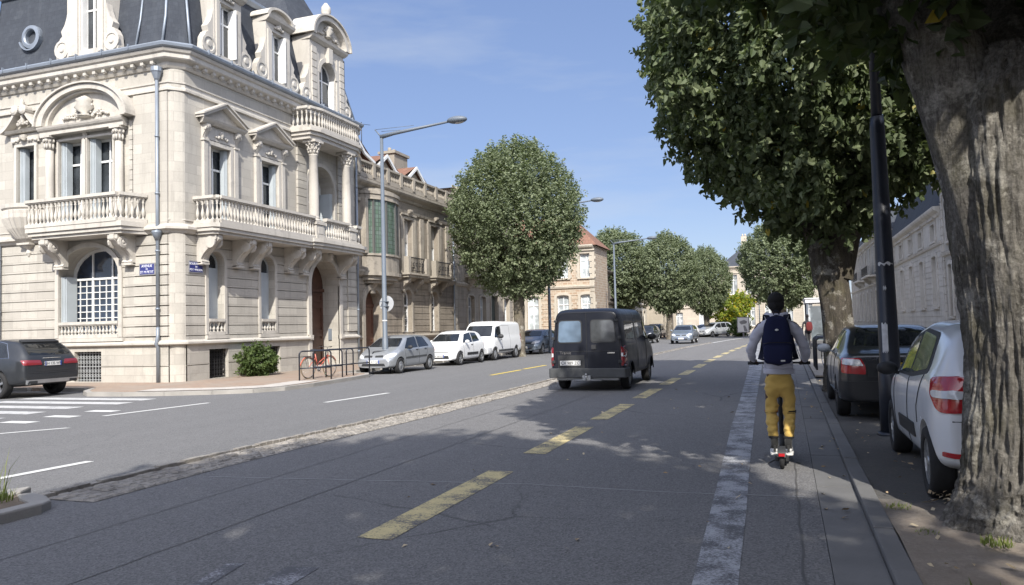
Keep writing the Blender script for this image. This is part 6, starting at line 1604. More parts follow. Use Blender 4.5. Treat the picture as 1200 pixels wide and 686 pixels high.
mb = MB(); mb.local = True; mb.tube([(-0.35, -0.02, 0.27), (0.35, -0.02, 0.27)], 0.025, 8); mb.tube([(0, 0.1, 0.3), (0, -0.12, 0.3), (0, -0.14, 0.38)], 0.02, 8); mb.blob((0, -0.14, 0.41), (0.035, 0.035, 0.035), 8, 6); mb.box(-0.1, 0.1, -0.09, -0.05, 0.27, 0.39); mb.box(-0.8, 0.75, 0.1, 0.3, 0.26, 0.32); mb.build('tow_bar', M_hub, v.root)
for sgn in (-1, 1):
    q = [(0.845, 0.62), (0.94, 0.62), (0.935, 1.08), (0.845, 1.08)]; q = [(a*sgn, b) for a, b in q]; q = q if sgn > 0 else q[::-1]
    l_ = v.patch('tail_light', 'r', q, M_redd, off=0.014, r=0.02)
    q = [(0.85, 0.84), (0.93, 0.84), (0.93, 0.93), (0.85, 0.93)]; q = [(a*sgn, b) for a, b in q]; v.patch('reversing_light', 'r', q if sgn > 0 else q[::-1], M_clear, parent=l_, off=0.02, r=0.01)
v.patch('plate_recess', 'r', [(-0.74, 0.56), (-0.06, 0.56), (-0.06, 0.88), (-0.74, 0.88)], M_plas, off=0.005, r=0.02)
v.plate('r', -0.42, 0.69, 'CV 989 ZC', band=False)
v.patch('door_handle', 'r', [(0.12, 1.02), (0.24, 1.02), (0.24, 1.13), (0.12, 1.13)], M_plas, off=0.03, r=0.02)
text_obj('badge', 'Transit', 0.1, M_chrome, v.root, (-0.68, -0.008, 0.935), (R(90), 0, 0), 0.003, align='LEFT')
mb = MB(); mb.local = True; mb.box(0.52, 0.7, -0.012, 0.0, 0.915, 0.945); mb.build('badge', M_chrome, v.root)
v.patch('side_window', 1, [(3.05, 1.22), (3.62, 1.22), (3.3, 1.7), (3.05, 1.72)], M_cgl, r=0.04); v.patch('side_window', -1, [(3.05, 1.22), (3.62, 1.22), (3.3, 1.7), (3.05, 1.72)], M_cgl, r=0.04)
v.patch('side_window', 1, [(1.78, 1.25), (2.9, 1.25), (2.9, 1.7), (1.78, 1.7)], M_cgl, r=0.06); v.patch('side_window', 1, [(0.45, 1.25), (1.6, 1.25), (1.6, 1.7), (0.45, 1.7)], M_cgl, r=0.06)
v.patch('windscreen', 'f', [(-0.68, 1.2), (0.68, 1.2), (0.62, 1.78), (-0.62, 1.78)], M_cgl, r=0.06)
v.mirror(3.45, 1.22, M_plas, 1.15)
for sd in (-1, 1):
    for z in (0.72, 1.3, 1.72):
        q = MB(); q.local = True; q.box(sd*0.83-0.05, sd*0.83+0.03, -0.03, 0.02, z-0.035, z+0.035) if z < 1.6 else q.box(sd*0.76-0.05, sd*0.76+0.03, -0.02, 0.05, z-0.03, z+0.03)
        q.build('hinge', M_plas, v.root, bevel=0.006)
# wheel-arch lips
for yy in SP_VAN['wy']:
    mb = MB(); mb.local = True
    for sd in (-1, 1): mb.tube([(sd*0.945, yy+0.375*math.cos(a), 0.33+0.375*math.sin(a)) for a in np.linspace(0.05, math.pi-0.05, 14)], 0.018, 6)
    mb.build('arch_trim', M_plasg, v.root)
# ---- generic hatchback / estate / van dressing for cars seen from the front
def dress(c, t):
    """t: dict with polygons for this body type"""
    for sd in (1, -1):
        for w_ in t['side']: c.patch('side_window', sd, w_ if sd > 0 else w_, c.glass, r=0.04)
    c.patch('windscreen', 'f', t['ws'], c.glass, r=0.06, off=0.008)
    if 'rw' in t: c.patch('rear_window', 'r', t['rw'], c.glass, r=0.06)
    for nm, md, key, mat in (('headlight', 'f', 'hl', M_clear), ('tail_light', 'r', 'tl', M_red)):
        for q in t.get(key, []):
            c.patch(nm, md, q, mat, off=0.008, r=0.03); c.patch(nm, md, mir(q), mat, off=0.008, r=0.03)
    for q in t.get('grille', []): c.patch('grille', 'f', q, M_plas, off=0.004, r=0.02)
    if 'strip' in t:
        for sd in (1, -1): c.patch('rubbing_strip', sd, t['strip'], M_plasg if not t.get('black') else M_plas, off=0.012, r=0.01)
    if t.get('seams'): c.seams([(sd, p) for sd in (1, -1) for p in t['seams']])
    c.mirror(*t['mir'], mat=t.get('mirm'), size=t.get('mirs', 1))
    for p in t.get('handles', []):
        for sd in (1, -1): c.patch('door_handle', sd, [(p[0], p[1]), (p[0]+0.16, p[1]), (p[0]+0.16, p[1]+0.03), (p[0], p[1]+0.03)], M_plas, off=0.02, r=0.01)
SP_HATCH = dict(L=3.78, W=1.64, wy=(0.66, 3.13), wr=0.29, plan=0.12, nose=0.9, nosew=0.12,
    top=[(0, 0.78), (0.04, 0.95), (0.12, 1.05), (0.32, 1.28), (0.55, 1.38), (1.2, 1.43), (1.9, 1.42), (2.3, 1.35), (3.0, 0.98), (3.15, 0.93), (3.6, 0.78), (3.74, 0.66), (3.78, 0.5)],
    bot=[(0, 0.3), (0.5, 0.22), (3.2, 0.2), (3.78, 0.24)], belt=[(0, 0.88), (0.5, 0.92), (2.6, 0.88), (3.1, 0.85), (3.78, 0.48)], roofw=[(0, 0.8), (0.5, 0.74), (2.2, 0.74), (2.9, 0.8), (3.78, 0.8)])
DR_HATCH = dict(side=[[(1.65, 0.93), (2.72, 0.91), (2.25, 1.3), (1.65, 1.35)], [(0.66, 0.96), (1.57, 0.93), (1.57, 1.35), (0.98, 1.33)]],
    ws=[(-0.64, 0.99), (0.64, 0.99), (0.5, 1.3), (-0.5, 1.3)], rw=[(-0.58, 1.05), (0.58, 1.05), (0.5, 1.33), (-0.5, 1.33)],
    hl=[[(0.4, 0.58), (0.72, 0.62), (0.76, 0.74), (0.68, 0.78), (0.45, 0.68)]], tl=[[(0.6, 0.72), (0.76, 0.72), (0.75, 0.95), (0.66, 0.95)]],
    grille=[[(-0.4, 0.62), (-0.06, 0.62), (-0.06, 0.69), (-0.38, 0.7)], [(0.06, 0.62), (0.4, 0.62), (0.38, 0.7), (0.06, 0.69)], [(-0.5, 0.3), (0.5, 0.3), (0.45, 0.4), (-0.45, 0.4)]],
    strip=[(0.95, 0.56), (2.72, 0.53), (2.72, 0.6), (0.95, 0.63)], seams=[[(1.61, 0.35), (1.61, 1.36)], [(2.72, 0.3), (2.76, 0.9)], [(0.98, 0.6), (0.8, 0.9), (1.0, 1.36)]], mir=(2.52, 0.93), mirm=M_plas, handles=[(1.7, 0.83), (0.95, 0.85)])
LP = 'cars parked along the far kerb'
c = Car('parked_car', 'silver hatchback parked right behind the street lamp post', 'car', -14.33, 28.75, math.pi, SP_HATCH, (0.36, 0.38, 0.4), LP, metal=0.5)
dress(c, DR_HATCH); c.wheels('steel', w=0.17); c.plate('f', 0, 0.46, 'BX 417 QA')
SP_SMALL = dict(SP_HATCH, L=3.6, W=1.65, wy=(0.55, 3.04), wr=0.3, top=[(0, 0.8), (0.05, 1.0), (0.2, 1.25), (0.4, 1.42), (0.7, 1.49), (1.6, 1.53), (2.1, 1.48), (2.4, 1.38), (3.0, 1.03), (3.2, 0.95), (3.5, 0.8), (3.57, 0.66), (3.6, 0.5)],
    belt=[(0, 0.9), (0.5, 0.98), (2.6, 0.92), (3.1, 0.88), (3.6, 0.48)])
DR_SMALL = dict(DR_HATCH, side=[[(1.6, 0.99), (2.66, 0.97), (2.25, 1.36), (1.62, 1.43)], [(0.72, 1.04), (1.52, 0.99), (1.54, 1.43), (0.95, 1.4)]], ws=[(-0.64, 1.05), (0.64, 1.05), (0.51, 1.37), (-0.51, 1.37)], rw=[(-0.55, 1.02), (0.55, 1.02), (0.48, 1.38), (-0.48, 1.38)],
    hl=[[(0.42, 0.66), (0.56, 0.62), (0.7, 0.7), (0.7, 0.82), (0.58, 0.86), (0.46, 0.8)]], grille=[[(-0.45, 0.58), (0.45, 0.58), (0.45, 0.61), (-0.45, 0.61)], [(-0.5, 0.3), (0.5, 0.3), (0.45, 0.44), (-0.45, 0.44)]],
    strip=[(1.0, 0.42), (2.3, 0.42), (2.3, 0.54), (1.0, 0.54)], black=True, seams=[[(1.56, 0.4), (1.56, 1.44)], [(2.62, 0.3), (2.7, 0.95)]], mir=(2.45, 1.0), mirm=None, handles=[(1.65, 0.86)])
c = Car('parked_car', 'white city car parked between the silver hatchback and the white van', 'car', -14.33, 34.25, math.pi, SP_SMALL, (0.72, 0.73, 0.73), LP, dirt=0.08)
dress(c, DR_SMALL); c.wheels('alloy', w=0.17); c.plate('f', 0, 0.42, 'FA 260 KD')
SP_TRAF = dict(L=4.78, W=1.9, wy=(0.95, 4.05), wr=0.32, plan=0.06, nose=0.9, nosew=0.14, track=0.93,
    top=[(0, 1.85), (0.08, 1.9), (0.4, 1.94), (3.0, 1.96), (3.3, 1.92), (3.55, 1.8), (4.15, 1.18), (4.3, 1.08), (4.7, 0.86), (4.78, 0.62)],
    bot=[(0, 0.34), (4.3, 0.28), (4.78, 0.28)], belt=[(0, 1.1), (3.7, 1.1), (4.2, 0.98), (4.78, 0.6)], roofw=[(0, 0.86), (3, 0.86), (3.6, 0.8), (4.2, 0.8), (4.78, 0.8)])
DR_TRAF = dict(side=[[(3.15, 1.15), (3.98, 1.12), (3.6, 1.66), (3.15, 1.7)]], ws=[(-0.74, 1.19), (0.74, 1.19), (0.64, 1.72), (-0.64, 1.72)],
    hl=[[(0.5, 0.76), (0.8, 0.8), (0.82, 0.98), (0.7, 1.0), (0.52, 0.88)]], tl=[[(0.84, 0.8), (0.93, 0.8), (0.93, 1.3), (0.86, 1.3)]],
    grille=[[(-0.48, 0.76), (-0.1, 0.72), (-0.1, 0.8), (-0.46, 0.86)], [(0.1, 0.72), (0.48, 0.76), (0.46, 0.86), (0.1, 0.8)], [(-0.85, 0.3), (0.85, 0.3), (0.82, 0.42), (-0.82, 0.42)]],
    strip=[(1.4, 0.42), (3.6, 0.42), (3.6, 0.52), (1.4, 0.52)], seams=[[(3.1, 0.4), (3.1, 1.75)], [(4.0, 0.5), (4.0, 1.1)], [(1.9, 0.5), (1.9, 1.75)], [(1.9, 1.72), (3.1, 1.72)]], mir=(3.72, 1.15), mirm=M_plas, mirs=1.5, handles=[(3.2, 1.0)])
c = Car('panel_van', 'white panel van parked just before the egg-shaped tree', 'van', -14.45, 39.6, math.pi, SP_TRAF, (0.74, 0.75, 0.75), 'vans and estates at the far kerb', dirt=0.1)
dress(c, DR_TRAF); c.wheels('steel', w=0.19); c.patch('front_bumper', 'f', [(-0.9, 0.34), (0.9, 0.34), (0.88, 0.66), (-0.88, 0.66)], plain('silver_bumper', (0.36, 0.37, 0.38), 0.5), off=0.012, r=0.04); c.plate('f', 0, 0.52, 'AW 583 TR')
SP_EST = dict(SP_HATCH, L=4.5, W=1.76, wy=(0.9, 3.58), wr=0.31, top=[(0, 0.8), (0.05, 1.0), (0.25, 1.25), (0.5, 1.4), (1.2, 1.47), (2.2, 1.46), (2.6, 1.38), (3.35, 1.03), (3.6, 0.97), (4.3, 0.8), (4.45, 0.66), (4.5, 0.5)],
    bot=[(0, 0.3), (4.5, 0.24)], belt=[(0, 0.9), (0.5, 0.97), (3.0, 0.93), (3.6, 0.88), (4.5, 0.48)], roofw=[(0, 0.8), (0.5, 0.72), (2.6, 0.72), (3.4, 0.8), (4.5, 0.8)])
DR_EST = dict(DR_HATCH, side=[[(2.05, 0.99), (3.1, 0.97), (2.6, 1.34), (2.05, 1.39)], [(1.15, 1.0), (1.97, 0.99), (1.97, 1.39), (1.2, 1.39)], [(0.5, 1.03), (1.07, 1.0), (1.1, 1.39), (0.7, 1.36)]], ws=[(-0.66, 1.06), (0.66, 1.06), (0.53, 1.35), (-0.53, 1.35)], rw=[(-0.6, 1.05), (0.6, 1.05), (0.52, 1.35), (-0.52, 1.35)],
    hl=[[(0.42, 0.62), (0.78, 0.66), (0.8, 0.78), (0.62, 0.8), (0.46, 0.72)]], strip=[(1.3, 0.5), (3.1, 0.5), (3.1, 0.56), (1.3, 0.56)], seams=[[(2.01, 0.35), (2.01, 1.4)], [(3.1, 0.3), (3.15, 0.95)], [(1.2, 0.6), (1.12, 1.38)]], mir=(2.95, 1.0), mirm=None, handles=[(2.1, 0.88), (1.25, 0.89)])
c = Car('parked_car', 'blue-grey estate parked just past the egg-shaped tree', 'car', -14.35, 46.9, math.pi, SP_EST, (0.13, 0.16, 0.2), LP, metal=0.4)
dress(c, DR_EST); c.wheels('alloy', w=0.18); c.plate('f', 0, 0.42, 'DK 094 MB')
def far_car(label, x, y, rz, sp, dr, col, metal=0.3, kind='alloy', nm='parked_car'):
    c = Car(nm, label, 'car', x, y, rz, sp, col, LP if nm == 'parked_car' else None, metal=metal); dress(c, dr); c.wheels(kind, w=0.18); c.plate('f', 0, 0.42, ''); return c
far_car('small black car with round headlights parked beyond the dark van', -11.1, 67.0, math.pi, SP_SMALL, DR_SMALL, (0.02, 0.022, 0.025))
far_car('grey-green estate parked just behind the small black car', -12.9, 79.2, math.pi, SP_EST, DR_EST, (0.13, 0.16, 0.15))
SP_MPV = dict(SP_EST, L=4.4, top=[(0, 0.9), (0.04, 1.2), (0.15, 1.5), (0.4, 1.6), (1.2, 1.64), (2.2, 1.62), (2.6, 1.54), (3.4, 1.12), (3.6, 1.05), (4.2, 0.88), (4.36, 0.7), (4.4, 0.5)])
DR_MPV = dict(DR_EST, side=[[(2.05, 1.02), (3.15, 1.0), (2.6, 1.48), (2.05, 1.54)], [(1.15, 1.03), (1.97, 1.02), (1.97, 1.54), (1.2, 1.54)], [(0.45, 1.06), (1.07, 1.03), (1.1, 1.54), (0.6, 1.5)]], ws=[(-0.68, 1.13), (0.68, 1.13), (0.55, 1.5), (-0.55, 1.5)])
far_car('dark navy tall car parked left of the middle distant tree', -13.1, 84.5, math.pi, SP_MPV, DR_MPV, (0.025, 0.03, 0.045))
far_car('grey-blue saloon driving towards the camera on the far carriageway', -7.65, 65.0, math.pi, SP_EST, DR_EST, (0.15, 0.18, 0.22), nm='moving_car')
far_car('white hatchback seen side-on behind the approaching grey-blue car', -9.6, 86.5, R(165), SP_HATCH, DR_HATCH, (0.7, 0.7, 0.69), 0.0, 'steel')
far_car('pale grey car parked at the foot of the rightmost distant tree', -7.7, 91.0, R(150), SP_HATCH, DR_HATCH, (0.33, 0.36, 0.39))
far_car('silver people carrier at the far bend beside the round bush', -6.2, 90.4, R(145), SP_MPV, DR_MPV, (0.42, 0.44, 0.46))
# ---- dark SUV at the side street
SP_SUV = dict(L=4.68, W=1.9, wy=(0.95, 3.82), wr=0.37, plan=0.13, nose=0.9, nosew=0.1, clad=0.16,
    top=[(0, 0.9), (0.03, 1.06), (0.12, 1.2), (0.35, 1.44), (0.55, 1.57), (1.1, 1.63), (2.4, 1.62), (2.8, 1.52), (3.5, 1.16), (3.8, 1.08), (4.5, 0.92), (4.64, 0.75), (4.68, 0.55)],
    bot=[(0, 0.38), (0.6, 0.3), (4.2, 0.3), (4.68, 0.34)], belt=[(0, 1.0), (0.5, 1.08), (2.8, 1.03), (3.6, 0.98), (4.68, 0.55)], roofw=[(0, 0.8), (0.5, 0.7), (2.6, 0.7), (3.5, 0.8), (4.68, 0.8)])
c = Car('suv', 'dark grey SUV standing at the side-street kerb in front of the mansion', 'car', -19.45, 16.1, R(90), SP_SUV, (0.028, 0.031, 0.036), metal=0.2, dirt=0.06, coat=0.4)
c.wheels('alloy', 5, 0.24)
for sd in (1, -1):
    c.patch('side_window', sd, [(2.15, 1.08), (3.2, 1.06), (2.75, 1.44), (2.15, 1.52)], M_cgl, r=0.04); c.patch('side_window', sd, [(1.15, 1.12), (2.08, 1.09), (2.08, 1.52), (1.2, 1.52)], M_cgl, r=0.04)
    w_ = c.patch('side_window', sd, [(0.62, 1.14), (1.08, 1.12), (1.12, 1.5), (0.92, 1.47)], M_cgl, r=0.05)
    mb = c.line(sd, [(0.55, 1.1), (0.86, 1.5), (1.2, 1.56), (2.2, 1.56), (2.8, 1.46), (3.25, 1.06), (0.55, 1.1)], 0.009); mb.build('window_trim', M_chrome, c.root, merge=False)
c.patch('rear_window', 'r', [(-0.66, 1.17), (0.66, 1.17), (0.56, 1.48), (-0.56, 1.48)], M_cgl, r=0.08)
c.patch('spoiler', 'r', [(-0.58, 1.5), (0.58, 1.5), (0.54, 1.56), (-0.54, 1.56)], M_plas, off=0.05, r=0.02, skirt=0.06)
for q in ([(0.34, 0.9), (0.86, 0.9), (0.87, 1.04), (0.38, 1.03)],): 
    for qq in (q, mir(q)): c.patch('tail_light', 'r', qq, M_redd, off=0.012, r=0.03)
mb = c.line('r', [(-0.28, 1.08), (0.28, 1.08)], 0.012); mb.build('boot_trim', M_chrome, c.root, merge=False)
c.patch('diffuser', 'r', [(-0.78, 0.4), (0.78, 0.4), (0.82, 0.5), (-0.82, 0.5)], M_alloy, off=0.03, r=0.03); 
for sd in (-1, 1): c.patch('exhaust_tip', 'r', round_poly([(sd*0.62-0.12, 0.4), (sd*0.62+0.12, 0.4), (sd*0.62+0.12, 0.47), (sd*0.62-0.12, 0.47)], 0.02), M_plas, off=0.04, r=0)
c.patch('bumper_trim', 'r', [(-0.88, 0.5), (0.88, 0.5), (0.88, 0.58), (-0.88, 0.58)], M_plas, off=0.008, r=0.02)
c.patch('tail_recess', 'r', [(-0.5, 0.72), (0.5, 0.72), (0.46, 0.78), (-0.46, 0.78)], M_plas, off=0.004, r=0.02)
c.plate('r', 0, 0.93, 'GH 135 WN'); c.mirror(2.95, 1.1); c.patch('windscreen', 'f', [(-0.7, 1.16), (0.7, 1.16), (0.57, 1.53), (-0.57, 1.53)], M_cgl)
c.seams([(sd, p) for sd in (1, -1) for p in ([(2.12, 0.45), (2.12, 1.55)], [(1.1, 0.8), (1.05, 1.1)], [(3.2, 0.5), (3.25, 1.05)])]+[('r', [(-0.74, 0.68), (0.74, 0.68)]), ('r', [(-0.74, 0.68), (-0.78, 0.9)]), ('r', [(0.74, 0.68), (0.78, 0.9)])])
mb = c.line('r', [(0.05, 1.17), (0.35, 1.28), (0.5, 1.3)], 0.01); mb.build('wiper', M_plas, c.root, merge=False)
# ---- dark saloon on the right
SP_SED = dict(L=4.67, W=1.76, wy=(0.98, 3.68), wr=0.31, plan=0.16, nose=0.9, nosew=0.12,
    top=[(0, 0.86), (0.03, 0.98), (0.1, 1.03), (0.35, 1.06), (0.6, 1.1), (1.3, 1.38), (1.7, 1.45), (2.6, 1.46), (3.0, 1.34), (3.6, 1.02), (3.8, 0.97), (4.5, 0.8), (4.63, 0.66), (4.67, 0.5)],
    bot=[(0, 0.3), (0.5, 0.24), (4.2, 0.22), (4.67, 0.26)], belt=[(0, 0.92), (0.5, 0.97), (3.2, 0.93), (3.8, 0.88), (4.67, 0.48)], roofw=[(0, 0.84), (0.55, 0.8), (1.3, 0.7), (2.6, 0.7), (3.5, 0.8), (4.67, 0.8)])
c = Car('parked_car', 'black saloon with a yellow rear plate parked behind the leaning black post', 'car', 1.62, 12.75, 0, SP_SED, (0.018, 0.02, 0.023), 'cars parked on the strip under the right-hand trees', z=0.035, metal=0.2, dirt=0.12)
c.wheels('alloy', 7, 0.2)
for sd in (1, -1):
    c.patch('side_window', sd, [(2.3, 0.99), (3.35, 0.97), (2.9, 1.32), (2.3, 1.38)], m_glass('reflective_side_glass', (0.1, 0.12, 0.11), 0.05), r=0.04); c.patch('side_window', sd, [(1.3, 1.01), (2.22, 0.99), (2.22, 1.38), (1.6, 1.36)], m_glass('reflective_side_glass'), r=0.04)
c.patch('rear_window', 'r', [(-0.62, 1.13), (0.62, 1.13), (0.5, 1.4), (-0.5, 1.4)], M_cgl, r=0.05)
for q in ([(0.5, 0.72), (0.83, 0.74), (0.82, 0.96), (0.56, 0.96), (0.5, 0.84)],):
    for qq in (q, mir(q)): l_ = c.patch('tail_light', 'r', qq, M_red, off=0.01, r=0.03)
    for qq in ([(0.53, 0.85), (0.8, 0.87), (0.79, 0.94), (0.58, 0.94)],):
        c.patch('indicator', 'r', qq, M_clear, parent=l_, off=0.028, r=0.02); c.patch('indicator', 'r', mir(qq), M_clear, parent=l_, off=0.028, r=0.02)
c.plate('r', 0.0, 0.84, '7 JWM 305', mat=M_platey); text_obj('badge', 'PASSAT', 0.055, M_chrome, c.root, (-0.42, 0.0, 0.95), (R(90), 0, 0), 0.002)
c.patch('rear_bumper', 'r', [(-0.86, 0.34), (0.86, 0.34), (0.86, 0.62), (-0.86, 0.62)], plain('black_satin_bumper', (0.02, 0.021, 0.023), 0.4), off=0.02, r=0.04)
c.patch('windscreen', 'f', [(-0.66, 1.05), (0.66, 1.05), (0.53, 1.38), (-0.53, 1.38)], M_cgl); c.mirror(3.05, 1.0, plain('pale_mirror_shell', (0.36, 0.38, 0.4), 0.3), 1.1)
mb = c.line('t', [(0.8, 0.15), (0.85, 1.0)], 0.002)
c.seams([(sd, p) for sd in (1, -1) for p in ([(2.26, 0.35), (2.26, 1.4)], [(3.35, 0.3), (3.4, 0.95)], [(1.35, 0.65), (1.25, 1.0)])]+[('r', [(-0.48, 0.68), (0.48, 0.68)]), ('r', [(-0.48, 0.68), (-0.48, 0.98)]), ('r', [(0.48, 0.68), (0.48, 0.98)])])
for sd in (1, -1): mb = c.line(sd, [(1.2, 1.0), (3.4, 0.96)], 0.008); mb.build('window_trim', M_chrome, c.root, merge=False)
# ---- white city car beside the nearest trunk
SP_TW = dict(L=3.62, W=1.66, wy=(0.58, 3.06), wr=0.31, plan=0.16, nose=0.8, nosew=0.12, clad=0.03,
    top=[(0, 0.86), (0.03, 1.0), (0.1, 1.14), (0.28, 1.36), (0.42, 1.46), (0.8, 1.52), (1.6, 1.54), (2.1, 1.48), (2.4, 1.38), (2.95, 1.06), (3.15, 0.98), (3.45, 0.84), (3.59, 0.68), (3.62, 0.5)],
    bot=[(0, 0.34), (0.4, 0.26), (3.2, 0.22), (3.62, 0.26)], belt=[(0, 0.96), (0.5, 1.04), (1.5, 0.97), (2.6, 0.93), (3.1, 0.88), (3.62, 0.48)], roofw=[(0, 0.82), (0.4, 0.7), (2.1, 0.72), (2.9, 0.8), (3.62, 0.8)])
c = Car('parked_car', 'white city car with red tail lamps parked against the nearest trunk', 'car', 1.93, 6.98, R(-0.5), SP_TW, (0.76, 0.78, 0.8), 'cars parked on the strip under the right-hand trees', z=0.035, dirt=0.08, rough=0.22)
c.wheels('alloy', 5, 0.19)
for sd in (1, -1):
    s_ = c.patch('window_seal', sd, [(0.6, 1.07), (1.5, 0.985), (2.68, 0.96), (2.3, 1.36), (1.55, 1.455), (0.82, 1.42)], M_plas, off=0.004, r=0.07)
    c.patch('side_window', sd, [(1.66, 1.01), (2.58, 0.99), (2.24, 1.34), (1.68, 1.42)], m_glass('reflective_side_glass'), parent=s_, off=0.009, r=0.04); c.patch('side_window', sd, [(0.72, 1.1), (1.58, 1.02), (1.6, 1.425), (0.88, 1.38)], m_glass('reflective_side_glass'), parent=s_, off=0.009, r=0.06)
    c.patch('rubbing_strip', sd, [(1.15, 0.44), (2.25, 0.42), (2.25, 0.55), (1.2, 0.57)], M_plas, off=0.014, r=0.02)
c.patch('rear_window', 'r', [(-0.56, 0.98), (0.56, 0.98), (0.52, 1.4), (-0.52, 1.4)], M_cgl, r=0.08, off=0.006)
for q in ([(0.48, 0.8), (0.78, 0.78), (0.81, 0.92), (0.78, 1.06), (0.6, 1.08), (0.5, 0.98)],):
    for qq in (q, mir(q)): l_ = c.patch('tail_light', 'r', qq, M_red, off=0.012, r=0.05)
    for qq in ([(0.5, 0.9), (0.79, 0.9), (0.79, 0.955), (0.5, 0.955)],):
        c.patch('reversing_light', 'r', qq, M_clear, parent=l_, off=0.032, r=0.02); c.patch('reversing_light', 'r', mir(qq), M_clear, parent=l_, off=0.032, r=0.02)
for qq in ([(0.5, 0.42), (0.76, 0.43), (0.76, 0.47), (0.5, 0.46)],):
    c.patch('reflector', 'r', qq, M_red, off=0.008, r=0.01); c.patch('reflector', 'r', mir(qq), M_red, off=0.008, r=0.01)
c.patch('windscreen', 'f', [(-0.64, 1.06), (0.64, 1.06), (0.52, 1.42), (-0.52, 1.42)], M_cgl); c.mirror(2.5, 0.98, M_plas, 1.0)
c.plate('r', 0, 0.62, 'EM 562 PL')
c.seams([(sd, p) for sd in (1, -1) for p in ([(1.62, 0.34), (1.62, 0.98)], [(2.62, 0.3), (2.7, 0.95)], [(0.98, 0.6), (1.0, 0.75), (0.75, 1.05)], [(1.0, 0.33), (2.62, 0.33)])]+[('r', [(-0.7, 0.72), (0.7, 0.72)])])
# ---------------------------------------------------------------- people
def skin_obj(name, verts, edges, mat, parent, root=0, sub=2, folds=0.0, fscale=7.0, seed=0, extra=None):
    me = bpy.data.meshes.new(name); me.from_pydata([v[:3] for v in verts], edges, [])
    o = bpy.data.objects.new(name, me); COL.objects.link(o)
    md = o.modifiers.new('skin', 'SKIN'); md.use_smooth_shade = True; md.branch_smoothing = 0.6
    if not me.skin_vertices: me.skin_vertices.new()
    for i, v in enumerate(verts):
        me.skin_vertices[0].data[i].radius = (v[3], v[4] if len(v) > 4 else v[3]); me.skin_vertices[0].data[i].use_root = (i == root)
    sb = o.modifiers.new('sub', 'SUBSURF'); sb.levels = sub; sb.render_levels = sub
    dg = bpy.context.evaluated_depsgraph_get(); dg.update()
    m2 = bpy.data.meshes.new_from_object(o.evaluated_get(dg)); bpy.data.objects.remove(o)
    if folds:
        n_ = [v.normal.copy() for v in m2.vertices]
        for v, nn_ in zip(m2.vertices, n_):
            p = v.co; f = mnoise.noise(Vector((p.x*fscale, p.y*fscale, p.z*fscale*1.9+seed)))+0.5*mnoise.noise(Vector((p.x*fscale*2.3, p.y*fscale*2.3+seed, p.z*fscale*3.5)))
            v.co = p+nn_*folds*f
    m2.materials.clear(); m2.materials.append(mat)
    if extra:
        bm = bmesh.new(); bm.from_mesh(m2)
        t = bpy.data.meshes.new('t'); t.from_pydata(extra.v, [], extra.f); bm.from_mesh(t); bmesh.ops.recalc_face_normals(bm, faces=bm.faces); bm.to_mesh(m2); bm.free()
    m2.polygons.foreach_set('use_smooth', [True]*len(m2.polygons)); m2.name = name
    ob = bpy.data.objects.new(name, m2); COL.objects.link(ob); ob.parent = parent; return ob
def LM(): m = MB(); m.local = True; return m
M_skin = plain('dark_skin', (0.075, 0.042, 0.028), 0.5, var=0.15, sc=20)
M_hair = plain('black_hair', (0.008, 0.007, 0.007), 0.85, var=0.3, sc=40, bump=0.8, bsc=180)
def cloth(name, col, sc=300):
    if name in MC: return MC[name]
    n = N(name); v = n.coord('Object'); a = n.noise(v, 6, 5, 0.6); b = n.noise(v, sc, 2, 0.8)
    n.l(n.mix(b, n.mix(a, c4(col, 0.86), c4(col, 1.1)), n.mix(0.15, c4(col), (0.02, 0.02, 0.02))), n.b.inputs['Base Color']); n.b.inputs['Roughness'].default_value = 0.92
    n.b.inputs['Sheen Weight'].default_value = 0.0 if sc > 400 else 0.15; n.b.inputs['Specular IOR Level'].default_value = 0.2
    n.bump(n.mix(0.5, a, b), 0.35, 0.006); MC[name] = n.m; return n.m
M_hood = cloth('lilac_grey_fleece', (0.56, 0.56, 0.64)); M_trs = cloth('mustard_jersey', (0.58, 0.39, 0.11)); M_navy = cloth('navy_nylon', (0.013, 0.016, 0.05), 500)
M_navy2 = cloth('navy_webbing', (0.02, 0.022, 0.04), 600); M_sock = cloth('black_sock', (0.02, 0.02, 0.02)); M_orng = cloth('orange_red_stripe', (0.4, 0.08, 0.02)); M_blk = cloth('black_stripe', (0.015, 0.015, 0.016))
M_shoe = plain('white_shoe_leather', (0.62, 0.62, 0.62), 0.6, var=0.12, sc=20); M_sole = plain('black_sole', (0.02, 0.02, 0.02), 0.7)
P = thing('person', 'person in lilac-grey hoodie and mustard joggers riding a kick scooter, seen from behind', 'person', (-0.09, 9.27, 0))
def arm(s): return [(s*0.19, -0.01, 1.55), (s*0.265, 0.02, 1.37), (s*0.29, 0.1, 1.25), (s*0.285, 0.3, 1.15), (s*0.285, 0.37, 1.13)]
bv = [(0, -0.01, 1.02, 0.12, 0.09), (0, -0.02, 1.2, 0.11, 0.085), (0, -0.01, 1.42, 0.13, 0.09), (0, 0.0, 1.58, 0.07, 0.06), (0, 0.01, 1.67, 0.052, 0.055), (0, 0.02, 1.74, 0.062, 0.075), (0, 0.015, 1.81, 0.076, 0.095), (0, 0.01, 1.87, 0.07, 0.088), (0, 0.01, 1.905, 0.035, 0.045)]
be = [(i, i+1) for i in range(8)]
